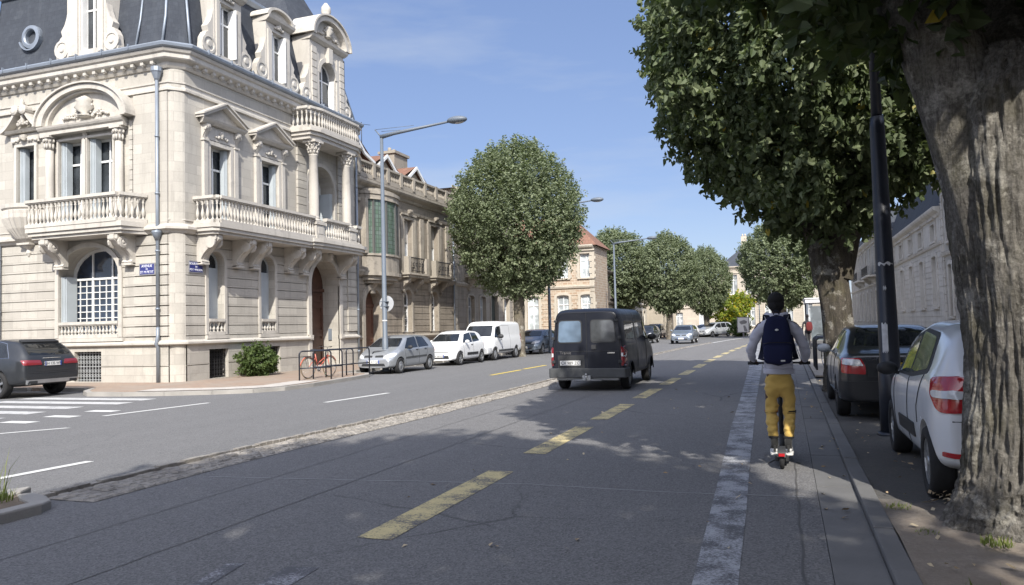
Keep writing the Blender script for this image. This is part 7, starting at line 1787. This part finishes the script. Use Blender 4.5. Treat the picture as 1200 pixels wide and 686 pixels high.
for s_ in (-1, 1):
    a = arm(s_); b0 = len(bv); rr = [0.055, 0.045, 0.04, 0.027, 0.03]
    for p, r_ in zip(a, rr): bv.append((*p, r_, r_))
    be.append((3, b0)); be += [(b0+i, b0+i+1) for i in range(4)]
    b1 = len(bv)
    for p, r_ in (((s_*0.1, 0.0, 0.9), 0.08), ((s_*0.1, 0.06, 0.58), 0.052), ((s_*0.085, -0.02, 0.38), 0.05), ((s_*0.07, -0.14, 0.2), 0.034), ((s_*0.075, -0.1, 0.155), 0.035)): bv.append((*p, r_, r_))
    be.append((0, b1)); be += [(b1+i, b1+i+1) for i in range(4)]
fing = LM()
for s_ in (-1, 1):
    hx, hy, hz = s_*0.285, 0.40, 1.115
    for k, ln in enumerate((0.9, 1.0, 0.95, 0.8)):
        x = hx+s_*(-0.03+0.021*k); fing.tube([(x, hy-0.03, hz+0.012), (x, hy+0.012, hz+0.024), (x, hy+0.036*ln, hz+0.006), (x, hy+0.034*ln, hz-0.022), (x, hy+0.012, hz-0.034)], [0.010, 0.0098, 0.0092, 0.0085, 0.006], 7)
    fing.tube([(hx-s_*0.028, hy-0.03, hz), (hx-s_*0.05, hy-0.012, hz-0.008), (hx-s_*0.052, hy+0.006, hz-0.026), (hx-s_*0.038, hy+0.012, hz-0.036)], [0.013, 0.0115, 0.010, 0.007], 7)
for s_ in (-1, 1): fing.blob((s_*0.08, 0.0, 1.79), (0.012, 0.022, 0.034), 8, 6)
fing.tube([(0, 0.1, 1.825), (0, 0.118, 1.79), (0, 0.1, 1.775)], [0.009, 0.017, 0.012], 8)
skin_obj('body', bv, be, M_skin, P, 0, 2, extra=fing)
fc = LM()
for s_ in (-1, 1): fc.blob((s_*0.032, 0.094, 1.815), (0.014, 0.01, 0.008), 8, 6)
fc.build('eyes', M_plate, P); fc = LM(); fc.tube([(-0.026, 0.096, 1.745), (0, 0.104, 1.747), (0.026, 0.096, 1.745)], 0.007, 6); fc.build('mouth', plain('lips', (0.08, 0.03, 0.025), 0.5), P)
hr = LM(); hr.blob((0, -0.005, 1.836), (0.092, 0.11, 0.094), 24, 16, rough=0.02); hr.blob((0, -0.03, 1.775), (0.088, 0.09, 0.075), 22, 12, rough=0.02); hr.build('hair', M_hair, P)
# hoodie
hv = [(0, -0.01, 1.03, 0.172, 0.118), (0, -0.02, 1.1, 0.17, 0.118), (0, -0.03, 1.25, 0.175, 0.118), (0, -0.02, 1.42, 0.195, 0.12), (0, -0.01, 1.54, 0.15, 0.1), (0, 0.0, 1.64, 0.09, 0.082), (0, 0.0, 1.685, 0.08, 0.082)]
he = [(i, i+1) for i in range(6)]
for s_ in (-1, 1):
    b0 = len(hv)
    for p, r_ in (((s_*0.185, -0.01, 1.535), 0.08), ((s_*0.235, 0.0, 1.44), 0.068), ((s_*0.27, 0.03, 1.34), 0.06), ((s_*0.295, 0.09, 1.25), 0.058), ((s_*0.295, 0.2, 1.19), 0.05), ((s_*0.288, 0.31, 1.15), 0.041), ((s_*0.286, 0.335, 1.142), 0.036)): hv.append((*p, r_, r_))
    he.append((4, b0)); he += [(b0+i, b0+i+1) for i in range(6)]
H_ = skin_obj('hoodie', hv, he, M_hood, P, 0, 3, 0.014, 8.0, 3)
hd = LM()
for i in range(1): pass
pts = []; fs = []; nu, nv = 22, 10      # hood lying on the upper back
for i in range(nu+1):
    a = math.pi*(0.0+i/nu)
    for j in range(nv):
        b = 2*math.pi*j/nv; R0 = 0.105; rr = 0.042*(0.7+0.6*math.sin(a)); cx_, cy_, cz_ = R0*math.cos(a), -R0*0.95*math.sin(a)-0.0, 1.672-0.045*math.sin(a)
        pts.append((cx_+rr*math.cos(b)*math.cos(a), cy_-rr*math.cos(b)*math.sin(a), cz_+rr*1.1*math.sin(b)))
for i in range(nu):
    for j in range(nv): fs.append((i*nv+j, i*nv+(j+1) % nv, (i+1)*nv+(j+1) % nv, (i+1)*nv+j))
hd.add(pts, fs, 0, True); hd.build('hood', M_hood, H_)
rb = LM(); rb.lathe([(0.193, 0.0), (0.2, 0.012), (0.2, 0.05), (0.192, 0.062)], (0, 0, 0), 28); rbv = [(a*0.84, b*0.6-0.01, c+1.0) for a, b, c in rb.v]; rb.v = rbv; rb.build('hem', M_hood, H_)
# joggers
tv = [(0, -0.01, 1.09, 0.15, 0.105), (0, -0.015, 0.97, 0.172, 0.125), (0, -0.01, 0.86, 0.145, 0.12)]
te = [(0, 1), (1, 2)]
for s_ in (-1, 1):
    b0 = len(tv)
    for p, r_ in (((s_*0.098, 0.01, 0.8), 0.09), ((s_*0.098, 0.045, 0.66), 0.078), ((s_*0.097, 0.05, 0.57), 0.069), ((s_*0.092, -0.0, 0.46), 0.067), ((s_*0.083, -0.08, 0.35), 0.06), ((s_*0.076, -0.115, 0.285), 0.047)): tv.append((*p, r_, r_))
    te.append((2, b0)); te += [(b0+i, b0+i+1) for i in range(5)]
T_ = skin_obj('joggers', tv, te, M_trs, P, 0, 3, 0.021, 9.5, 9)
for s_ in (-1, 1):
    for nm, m_, cz, cy, cx, rr, h_, tilt in (('stripe', M_orng if s_ < 0 else M_blk, 0.575, 0.05, 0.097, 0.075, 0.014, 0), ('stripe', M_blk, 0.557, 0.047, 0.096, 0.075, 0.006, 0), ('cuff', M_blk, 0.3, -0.112, 0.08, 0.056, 0.02, 0.3)):
        q = LM(); q.lathe([(rr*0.97, -h_/2), (rr, -h_/4), (rr, h_/4), (rr*0.97, h_/2)], (s_*cx, cy, cz), 24, cap=False); q.lathe([(rr*0.8, -h_/2), (rr*0.8, h_/2)], (s_*cx, cy, cz), 24); q.build(nm, m_, T_)
    q = LM(); q.tube([(s_*0.077, -0.118, 0.3), (s_*0.07, -0.14, 0.23), (s_*0.072, -0.14, 0.18)], [0.042, 0.04, 0.042], 14); q.build('sock', M_sock, P)
    sh = skin_obj('shoe', [(s_*0.072, -0.185, 0.165, 0.04, 0.04), (s_*0.074, -0.12, 0.185, 0.043, 0.045), (s_*0.078, -0.04, 0.16, 0.046, 0.034), (s_*0.08, 0.04, 0.148, 0.044, 0.026), (s_*0.08, 0.085, 0.145, 0.03, 0.02)], [(0, 1), (1, 2), (2, 3), (3, 4)], M_shoe, P, 0, 2, 0.003, 25)
    q = LM(); q.extr(round_poly([(s_*0.075-0.042, -0.225), (s_*0.075+0.042, -0.225), (s_*0.08+0.05, 0.03), (s_*0.08+0.03, 0.11), (s_*0.08-0.03, 0.11), (s_*0.08-0.05, 0.03)], 0.03), 'z', 0.118, 0.14); q.build('sole', M_plate, sh)
    q = LM(); q.box(s_*0.072-0.012, s_*0.072+0.012, -0.232, -0.215, 0.15, 0.225); q.tube([(s_*0.072-0.044, -0.13, 0.18), (s_*0.072-0.02, -0.1, 0.215)], 0.008, 5); q.build('shoe_trim', M_sole, sh)
# backpack (its own thing: it could be lifted off)
B = thing('backpack', 'navy blue backpack on the scooter rider\'s back', 'backpack', (-0.09, 9.27, 0))
def pillow(mb, cx, cy, cz, w, d, h, pw=3.2, top=0.82, nu=28, nv=18):
    pts = []; fs = []
    for j in range(nv+1):
        t = -1+2*j/nv; prof = (1-abs(t)**pw)**(1/pw); ww = w*prof*(1 if t < 0 else 1-(1-top)*t)
        for i in range(nu):
            a = 2*math.pi*i/nu; c, s_ = math.cos(a), math.sin(a); k = 1/(abs(c)**2.6+abs(s_)**2.6)**(1/2.6)
            pts.append((cx+ww*c*k, cy+d*prof*(1 if t < 0 else 1-0.25*t)*s_*k, cz+h*t))
    for j in range(nv):
        for i in range(nu): fs.append((j*nu+i, j*nu+(i+1) % nu, (j+1)*nu+(i+1) % nu, (j+1)*nu+i))
    mb.add(pts, fs, 0, True)
q = LM(); pillow(q, 0.0, -0.235, 1.385, 0.156, 0.1, 0.285); q.v = [(x+0.006*mnoise.noise(Vector((x*9, y*9, z*9))), y+0.014*mnoise.noise(Vector((x*8, z*8, 4))), z) for x, y, z in q.v]; bag = q.build('main_bag', M_navy, B)
q = LM(); pillow(q, 0.0, -0.285, 1.235, 0.15, 0.07, 0.12, 4, 0.95); q.v = [(x, y+0.01*mnoise.noise(Vector((x*9, z*9, 1))), z) for x, y, z in q.v]; pk = q.build('front_pocket', M_navy, B)
q = LM(); q.tube([(-0.15, -0.31, 1.35), (-0.08, -0.345, 1.362), (0.08, -0.345, 1.362), (0.15, -0.31, 1.35)], 0.004, 5); q.build('zip', M_blk, pk)
q = LM(); q.tube([(-0.13, -0.25, 1.3), (-0.145, -0.26, 1.45), (-0.11, -0.27, 1.6), (0, -0.275, 1.655), (0.11, -0.27, 1.6), (0.145, -0.26, 1.45), (0.13, -0.25, 1.3)], 0.005, 5); q.build('zip', M_blk, bag)
for s_ in (-1, 1):
    q = LM(); path = [(s_*0.07, -0.15, 1.6), (s_*0.1, -0.12, 1.655), (s_*0.12, -0.03, 1.665), (s_*0.13, 0.07, 1.6), (s_*0.135, 0.13, 1.45), (s_*0.17, 0.08, 1.25), (s_*0.19, -0.08, 1.17), (s_*0.14, -0.17, 1.16)]
    for a, b in zip(path, path[1:]):
        w = 0.028; q.add([(a[0]-w, a[1], a[2]), (a[0]+w, a[1], a[2]), (b[0]+w, b[1], b[2]), (b[0]-w, b[1], b[2]), (a[0]-w, a[1], a[2]+0.012), (a[0]+w, a[1], a[2]+0.012), (b[0]+w, b[1], b[2]+0.012), (b[0]-w, b[1], b[2]+0.012)], [(0, 1, 2, 3), (4, 5, 6, 7), (0, 3, 7, 4), (1, 2, 6, 5)])
    q.build('strap', M_navy2, B)
q = LM(); q.tube([(-0.03, -0.16, 1.67), (-0.02, -0.17, 1.71), (0.02, -0.17, 1.71), (0.03, -0.16, 1.67)], 0.008, 6); q.build('haul_loop', M_navy2, B)
q = LM(); q.blob((0.0, -0.342, 1.5), (0.02, 0.004, 0.012), 12, 6); q.build('logo', M_plate, bag)
q = LM(); q.box(0.03, 0.075, -0.365, -0.355, 1.155, 1.17); q.build('logo', M_plate, pk)
# kick scooter
K = thing('kick_scooter', 'black electric kick scooter with red tail light under the rider', 'scooter', (-0.09, 9.27, 0))
q = LM(); q.extr(round_poly([(-0.075, -0.3), (0.075, -0.3), (0.08, 0.26), (0.03, 0.36), (-0.03, 0.36), (-0.08, 0.26)], 0.04), 'z', 0.06, 0.117); q.build('deck', M_plas, K, bevel=0.008)
for yy in (-0.4, 0.5):
    q = LM(); q.lathe([(0.07, -0.025), (0.1, -0.024), (0.112, -0.01), (0.112, 0.01), (0.1, 0.024), (0.07, 0.025)], (0, yy, 0.112), 28, axis='x', cap=False); w_ = q.build('wheel', M_tyre, K)
    q = LM(); q.lathe([(0.07, -0.02), (0.03, -0.03), (0.03, 0.03), (0.07, 0.02)], (0, yy, 0.112), 18, axis='x'); q.build('hub', M_plasg, w_)
q = LM()
for s_ in (-1, 1): q.beam((s_*0.045, -0.42), (s_*0.05, -0.26), 0.012, 0.09, 0.13)
q.build('rear_fork', M_plas, K)
q = LM()
pf = [(0.132*math.cos(a), 0.132*math.sin(a)) for a in np.linspace(0.35, 2.9, 12)]
q.extr([(-0.4+a, 0.112+b) for a, b in pf]+[(-0.4+a*0.94, 0.112+b*0.94) for a, b in pf[::-1]], 'u', -0.042, 0.042); fd = q.build('mudguard', M_plas, K)
q = LM(); q.box(-0.03, 0.03, -0.545, -0.52, 0.155, 0.185); q.build('tail_light', M_red, fd)
q = LM(); q.tube([(0, 0.5, 0.12), (0, 0.47, 0.24), (0, 0.41, 0.55), (0, 0.365, 1.09)], [0.02, 0.028, 0.027, 0.024], 12); q.tube([(0, 0.33, 0.1), (0, 0.46, 0.24)], 0.03, 8); q.build('stem', M_plas, K)
q = LM(); q.tube([(-0.33, 0.4, 1.1), (-0.1, 0.375, 1.105), (0.1, 0.375, 1.105), (0.33, 0.4, 1.1)], 0.013, 10); hb = q.build('handlebar', M_plas, K)
for s_ in (-1, 1):
    q = LM(); q.tube([(s_*0.23, 0.395, 1.1), (s_*0.35, 0.402, 1.1)], [0.019, 0.019], 12); q.build('grip', M_sole, hb)
    q = LM(); q.tube([(s_*0.2, 0.4, 1.1), (s_*0.22, 0.44, 1.095), (s_*0.32, 0.455, 1.09)], 0.006, 6); q.build('brake_lever', M_plas, hb)
q = LM(); q.tube([(0.1, 0.39, 1.08), (0.06, 0.43, 0.95), (0.01, 0.44, 0.8), (0.02, 0.44, 0.5), (0.01, 0.5, 0.25)], 0.005, 5); q.build('brake_cable', M_sole, K)
q = LM(); q.tube([(-0.06, -0.16, 0.06), (-0.15, -0.2, 0.02)], 0.008, 6); q.build('kickstand', M_plas, K)
# distant pedestrian by the bus shelter
D2 = thing('person', 'distant pedestrian in dark clothes with a dark red bag, right of the rider\'s elbow', 'person', (1.05, 41.5, 0.1), 0.4)
pv = [(0, 0, 0.95, 0.13, 0.1), (0, 0, 1.2, 0.13, 0.1), (0, 0, 1.4, 0.16, 0.1), (0, 0, 1.5, 0.06, 0.06), (0, 0.01, 1.6, 0.07, 0.08), (0, 0.01, 1.68, 0.075, 0.09), (0, 0.01, 1.74, 0.04, 0.05)]
pe = [(i, i+1) for i in range(6)]
for s_ in (-1, 1):
    b0 = len(pv); pv += [(s_*0.2, 0, 1.38, 0.05), (s_*0.24, 0.02, 1.12, 0.042), (s_*0.23, 0.1, 0.9, 0.035), (s_*0.22, 0.12, 0.83, 0.03)]; pe.append((2, b0)); pe += [(b0+i, b0+i+1) for i in range(3)]
    b1 = len(pv); pv += [(s_*0.09, 0, 0.85, 0.09), (s_*0.09+0.0, 0.06*s_, 0.48, 0.062), (s_*0.09, -0.1*s_, 0.08, 0.042), (s_*0.09, -0.02-0.1*s_, 0.03, 0.035)]; pe.append((0, b1)); pe += [(b1+i, b1+i+1) for i in range(3)]
skin_obj('body', pv, pe, cloth('dark_clothes', (0.03, 0.03, 0.035)), D2, 0, 2, 0.01, 7)
q = LM(); q.blob((0, 0, 1.7), (0.09, 0.1, 0.09), 10, 8); q.build('hair', M_hair, D2)
Bg = thing('shoulder_bag', 'dark red bag on the distant pedestrian\'s back', 'bag', (1.05, 41.5, 0.1), 0.4)
q = LM(); pillow(q, 0, -0.2, 1.18, 0.17, 0.1, 0.24); q.build('bag_body', cloth('dark_red_nylon', (0.12, 0.02, 0.02)), Bg); q = LM(); q.tube([(-0.1, -0.12, 1.35), (-0.1, 0.05, 1.46), (-0.12, 0.12, 1.3)], 0.02, 6); q.build('strap', M_blk, Bg)
# ---------------------------------------------------------------- street furniture
M_gal = plain('grey_painted_steel', (0.105, 0.125, 0.15), 0.5, metal=0.0, var=0.12, sc=2)
M_galw = plain('sign_back_grey', (0.36, 0.37, 0.38), 0.5, var=0.1)
M_bp = plain('black_painted_steel', (0.016, 0.019, 0.028), 0.35, var=0.3, sc=6, bump=0.15, bsc=30)
def lamp(label, x, y, h=9.0, arm=3.25, sign=False):
    t = thing('street_lamp', label, 'street lamp', (x, y, 0), 0, 'street lamps on the far side')
    q = LM(); q.tube([(0, 0, 0.08), (0, 0, 0.5), (0, 0, 1.3), (0, 0, 1.32), (0, 0, h)], [0.13, 0.12, 0.115, 0.095, 0.062], 14); q.lathe([(0.2, 0.09), (0.2, 0.13), (0.14, 0.15)], (0, 0, 0), 12); q.build('pole', M_gal, t)
    q = LM(); q.tube([(-0.04, 0, h-0.05), (0.5, 0, h+0.03), (arm-0.45, 0, h+0.22)], [0.085, 0.07, 0.04], 10); q.tube([(0, 0, h-0.06), (-0.28, 0, h+0.26)], [0.035, 0.02], 6); q.tube([(-0.28, 0, h+0.26), (arm*0.42, 0, h+0.24)], 0.01, 5); q.tube([(0.0, 0.0, h+0.16), (arm*0.25, 0, h+0.13)], 0.01, 5); q.build('arm', M_gal, t)
    q = LM(); q.blob((arm-0.12, 0, h+0.25), (0.4, 0.2, 0.14), 18, 10); hd = q.build('lamp_head', M_gal, t); q = LM(); q.blob((arm-0.08, 0, h+0.2), (0.28, 0.14, 0.1), 16, 8); q.build('lamp_cover', plain('lamp_glass', (0.45, 0.42, 0.38), 0.25), hd)
    return t
lt = lamp('nearest grey street lamp with a curved arm and round sign back, before the silver hatchback', -14.16, 25.6)
sg = thing('road_sign', 'round road sign seen from its pale grey back on the nearest lamp post', 'road sign', (-14.16, 25.6, 0))
q = LM(); q.lathe([(0.3, 0.1), (0.3, 0.118), (0.285, 0.12)], (0.03, 0, 2.62), 32, axis='y', smooth=False); q.build('sign_disc', M_galw, sg)
q = LM(); q.box(-0.14, 0.14, -0.09, 0.1, 2.68, 2.71); q.box(-0.14, 0.14, -0.09, 0.1, 2.5, 2.53); q.build('bracket', M_gal, sg)
q = LM(); q.lathe([(0.098, 1.95), (0.098, 2.0)], (0, 0, 0), 12); q.build('sticker', M_plate, lt)
lamp('middle street lamp whose post is hidden behind the egg-shaped tree', -13.35, 44.4, 8.8)
lamp('farthest street lamp standing in front of the distant clipped trees', -13.0, 62.0, 8.3)
def hoop(x0, y0, x1, y1, z0, h, mid=True, label='', group='', nm='cycle_hoop', r=0.024, mat=None):
    cx, cy = (x0+x1)/2, (y0+y1)/2; t = thing(nm, label, 'barrier', (cx, cy, z0), 0, group)
    q = LM(); a = Vector((x0-cx, y0-cy, 0)); b = Vector((x1-cx, y1-cy, 0)); d = (b-a).normalized(); rr = 0.11; pts = [a+Vector((0, 0, -0.05)), a+Vector((0, 0, h-rr))]
    for k in range(1, 5): an = math.pi/2*k/4; pts.append(a+d*rr*(1-math.cos(an))+Vector((0, 0, h-rr+rr*math.sin(an))))
    for k in range(0, 5): an = math.pi/2*(1-k/4); pts.append(b-d*rr*(1-math.cos(an))+Vector((0, 0, h-rr+rr*math.sin(an))))
    pts.append(b+Vector((0, 0, -0.05))); q.tube([tuple(p) for p in pts], r, 8); q.build('frame', mat or M_bp, t)
    if mid: q = LM(); q.tube([tuple(a+Vector((0, 0, h*0.42))), tuple(b+Vector((0, 0, h*0.42)))], r*0.85, 8); q.build('crossbar', mat or M_bp, t)
    return t
GH = 'black cycle hoops at the kerb corner'
HO = [((-14.35, 20.45), (-13.75, 21.3)), ((-14.45, 21.35), (-13.9, 22.2)), ((-14.5, 22.15), (-14.0, 23.05)), ((-14.3, 23.1), (-13.95, 24.05))]
for (a, b), lb in zip(HO, ('leftmost black hoop by the kerb corner, in front of the bicycle', 'second black hoop from the left, overlapping the bicycle\'s rear wheel', 'third black hoop, overlapping the bicycle\'s front wheel', 'black hoop standing clear between bicycle and silver hatchback')):
    hoop(*a, *b, 0.1, 0.92, True, lb, GH)
hoop(-14.45, 25.15, -13.9, 25.5, 0.0, 0.85, True, 'black hoop guarding the foot of the nearest lamp post', GH)
GR = 'black cycle hoops beyond the second big tree'
for k, lb in enumerate(('nearest of the black hoops beyond the saloon', 'second black hoop beyond the saloon', 'third black hoop beyond the saloon', 'farthest of the black hoops beyond the saloon')):
    hoop(0.84, 24.6+k*0.75, 1.5, 24.6+k*0.75, 0.11, 0.95, False, lb, GR, r=0.028)
def bicycle(label, x, y, z, rz, col, basket=True):
    t = thing('bicycle', label, 'bicycle', (x, y, z), rz)
    fm = plain('bike_paint_%d' % int(col[0]*100), col, 0.35, coat=0.5)
    for yy in (-0.52, 0.52):
        q = LM(); n = 30; q.lathe([(0.335, -0.018), (0.352, 0), (0.335, 0.018), (0.318, 0.0)], (0, yy, 0.35), n, axis='x', cap=False); w_ = q.build('wheel', plain('tan_tyre', (0.2, 0.15, 0.09), 0.8) if basket else M_tyre, t)
        q = LM(); q.lathe([(0.318, -0.01), (0.318, 0.01), (0.308, 0.008), (0.308, -0.008)], (0, yy, 0.35), n, axis='x', cap=False, smooth=False)
        for k in range(14): a = 2*math.pi*k/14; q.tube([(0, yy, 0.35), (0, yy+0.31*math.cos(a), 0.35+0.31*math.sin(a))], 0.0022, 3)
        q.lathe([(0.02, -0.04), (0.02, 0.04)], (0, yy, 0.35), 8, axis='x'); q.build('rim', M_alloy, w_)
        q = LM(); pts = [(0, yy+0.37*math.cos(a), 0.35+0.37*math.sin(a)) for a in np.linspace(0.5 if yy > 0 else 0.8, 2.4 if yy > 0 else 2.9, 9)]; q.tube(pts, 0.014, 6); q.build('mudguard', fm, t)
    q = LM()
    for a, b, r in (((0, 0.45, 0.82), (0, 0.43, 0.62), 0.018), ((0, 0.43, 0.66), (0, -0.05, 0.32), 0.017), ((0, 0.44, 0.75), (0, -0.1, 0.45), 0.015), ((0, -0.18, 0.8), (0, -0.05, 0.3), 0.016), ((0, -0.05, 0.3), (0, -0.52, 0.35), 0.011), ((0, -0.15, 0.68), (0, -0.52, 0.35), 0.01), ((0, 0.44, 0.64), (0, 0.52, 0.35), 0.014)): q.tube([a, b], r, 8)
    q.build('frame', fm, t)
    q = LM(); q.tube([(0, 0.44, 0.8), (0, 0.42, 0.98)], 0.012, 6); q.tube([(-0.28, 0.25, 1.0), (-0.22, 0.4, 1.02), (0, 0.44, 1.0), (0.22, 0.4, 1.02), (0.28, 0.25, 1.0)], 0.011, 6); q.build('handlebar', M_iron, t)
    q = LM(); q.tube([(0, -0.18, 0.78), (0, -0.2, 0.9)], 0.013, 6); q.blob((0, -0.24, 0.93), (0.09, 0.14, 0.035), 12, 6); q.build('saddle', M_plas, t)
    q = LM(); q.lathe([(0.09, 0.03), (0.09, 0.04)], (0, -0.05, 0.3), 14, axis='x'); q.tube([(0.06, -0.05, 0.3), (0.06, 0.03, 0.16)], 0.008, 5); q.tube([(-0.06, -0.05, 0.3), (-0.06, -0.13, 0.44)], 0.008, 5); q.build('crank', M_alloy, t)
    q = LM(); q.box(-0.07, 0.07, -0.68, -0.32, 0.72, 0.735); q.tube([(0.05, -0.6, 0.72), (0.03, -0.52, 0.36)], 0.006, 5); q.tube([(-0.05, -0.6, 0.72), (-0.03, -0.52, 0.36)], 0.006, 5); q.build('carrier', M_iron, t)
    return t
bicycle('pink-red city bicycle with a brown-tyred wheel locked among the kerb hoops', -14.6, 21.9, 0.1, R(-8), (0.55, 0.12, 0.08))
bicycle('dark bicycle leaning among the hoops beyond the black saloon', 1.25, 26.0, 0.11, R(12), (0.02, 0.02, 0.022), False)
# leaning-looking black post between the two right-hand cars
t = thing('lamp_post', 'thick black post with torn stickers between the white city car and the black saloon', 'lamp post', (1.30, 11.4, 0.03))
q = LM(); q.tube([(0, 0, -0.05), (0, 0, 0.9), (0, 0, 0.93), (-0.02, 0, 4.15), (-0.02, 0, 4.3)], [0.155, 0.15, 0.128, 0.095, 0.085], 20); q.tube([(-0.02, 0, 4.25), (-0.02, 0, 7.6)], [0.07, 0.05], 12); q.lathe([(0.2, 0.0), (0.2, 0.04), (0.16, 0.06)], (0, 0, 0), 18); q.build('pole', M_bp, t)
q = LM(); q.tube([(-0.02, 0, 7.5), (-0.5, 0.1, 7.8), (-1.1, 0.2, 7.85)], 0.035, 8); q.blob((-1.3, 0.2, 7.83), (0.3, 0.14, 0.08), 12, 8); q.build('lamp_head', M_bp, t)
n_ = 9
for (z0, z1, a0, a1, r) in ((1.12, 1.5, -2.35, -1.75, 0.1295), (2.28, 2.31, -2.5, -0.9, 0.121), (1.95, 1.99, -2.0, -1.7, 0.125)):
    q = LM(); pts = []
    for k in range(n_+1): a = a0+(a1-a0)*k/n_; pts += [(r*math.cos(a), r*math.sin(a), z0-0.02*math.sin(k*2.1)), (r*math.cos(a), r*math.sin(a), z1+0.015*math.sin(k*1.3))]
    q.add(pts, [(2*k, 2*k+2, 2*k+3, 2*k+1) for k in range(n_)], 0, True)
    q.build('sticker', plain('torn_paper', (0.6, 0.6, 0.6), 0.8, var=0.25, sc=15), t, recalc=False)
# bus shelter
t = thing('bus_shelter', 'glass bus shelter with a pale flat roof on the right footway', 'bus shelter', (2.1, 50, 0.1))
q = LM(); q.box(-0.95, 0.95, -2.2, 2.2, 2.5, 2.72); q.box(-1.0, 1.0, -2.25, 2.25, 2.72, 2.78); q.build('roof', plain('pale_shelter_roof', (0.6, 0.6, 0.6), 0.5), t)
for x in (-0.85, 0.85):
    for y in (-2.1, 2.1): q = LM(); q.box(x-0.05, x+0.05, y-0.05, y+0.05, -0.1, 2.5); q.build('post', M_gal, t)
q = LM(); q.box(0.83, 0.85, -2.04, 2.04, 0.3, 2.3); q.box(-0.7, 0.79, -2.11, -2.09, 0.3, 2.3); q.build('glass_panel', m_glass('shelter_glass', (0.12, 0.14, 0.15), 0.05), t)
q = LM(); q.box(0.4, 0.78, -1.5, 1.5, 0.42, 0.47); q.box(0.55, 0.6, -1.2, -1.15, -0.1, 0.42); q.box(0.55, 0.6, 1.15, 1.2, -0.1, 0.42); q.build('bench', M_gal, t)
# advertising panel and far post
t = thing('advertising_panel', 'small framed poster panel on a post by the far bend', 'billboard', (-4.15, 84, 0.1))
q = LM(); q.box(-0.62, 0.62, -0.09, 0.09, 0.35, 2.0); q.box(-0.08, 0.08, -0.06, 0.06, -0.1, 0.36); q.build('case', plain('panel_case', (0.16, 0.15, 0.15), 0.5), t)
q = LM(); q.box(-0.54, 0.54, -0.1, -0.091, 0.43, 1.92); pp = q.build('poster', plain('poster_white', (0.62, 0.6, 0.58), 0.5, var=0.05), t)
q = LM(); q.extr(round_poly([(-0.4, 1.5), (0.1, 1.7), (0.45, 1.5), (0.3, 1.3), (-0.2, 1.2)], 0.1), 'd', -0.104, -0.1); q.extr([(0.1, 0.5), (0.45, 0.5), (0.2, 1.1), (0.0, 1.1)], 'd', -0.104, -0.1); q.build('print', plain('poster_grey', (0.2, 0.19, 0.19), 0.5), pp)
t = thing('post', 'thin grey post seen against the far villa', 'post', (-2.6, 88, 0)); q = LM(); q.tube([(0, 0, 0), (0, 0, 6.2)], [0.06, 0.045], 8); q.build('pole', M_gal, t)
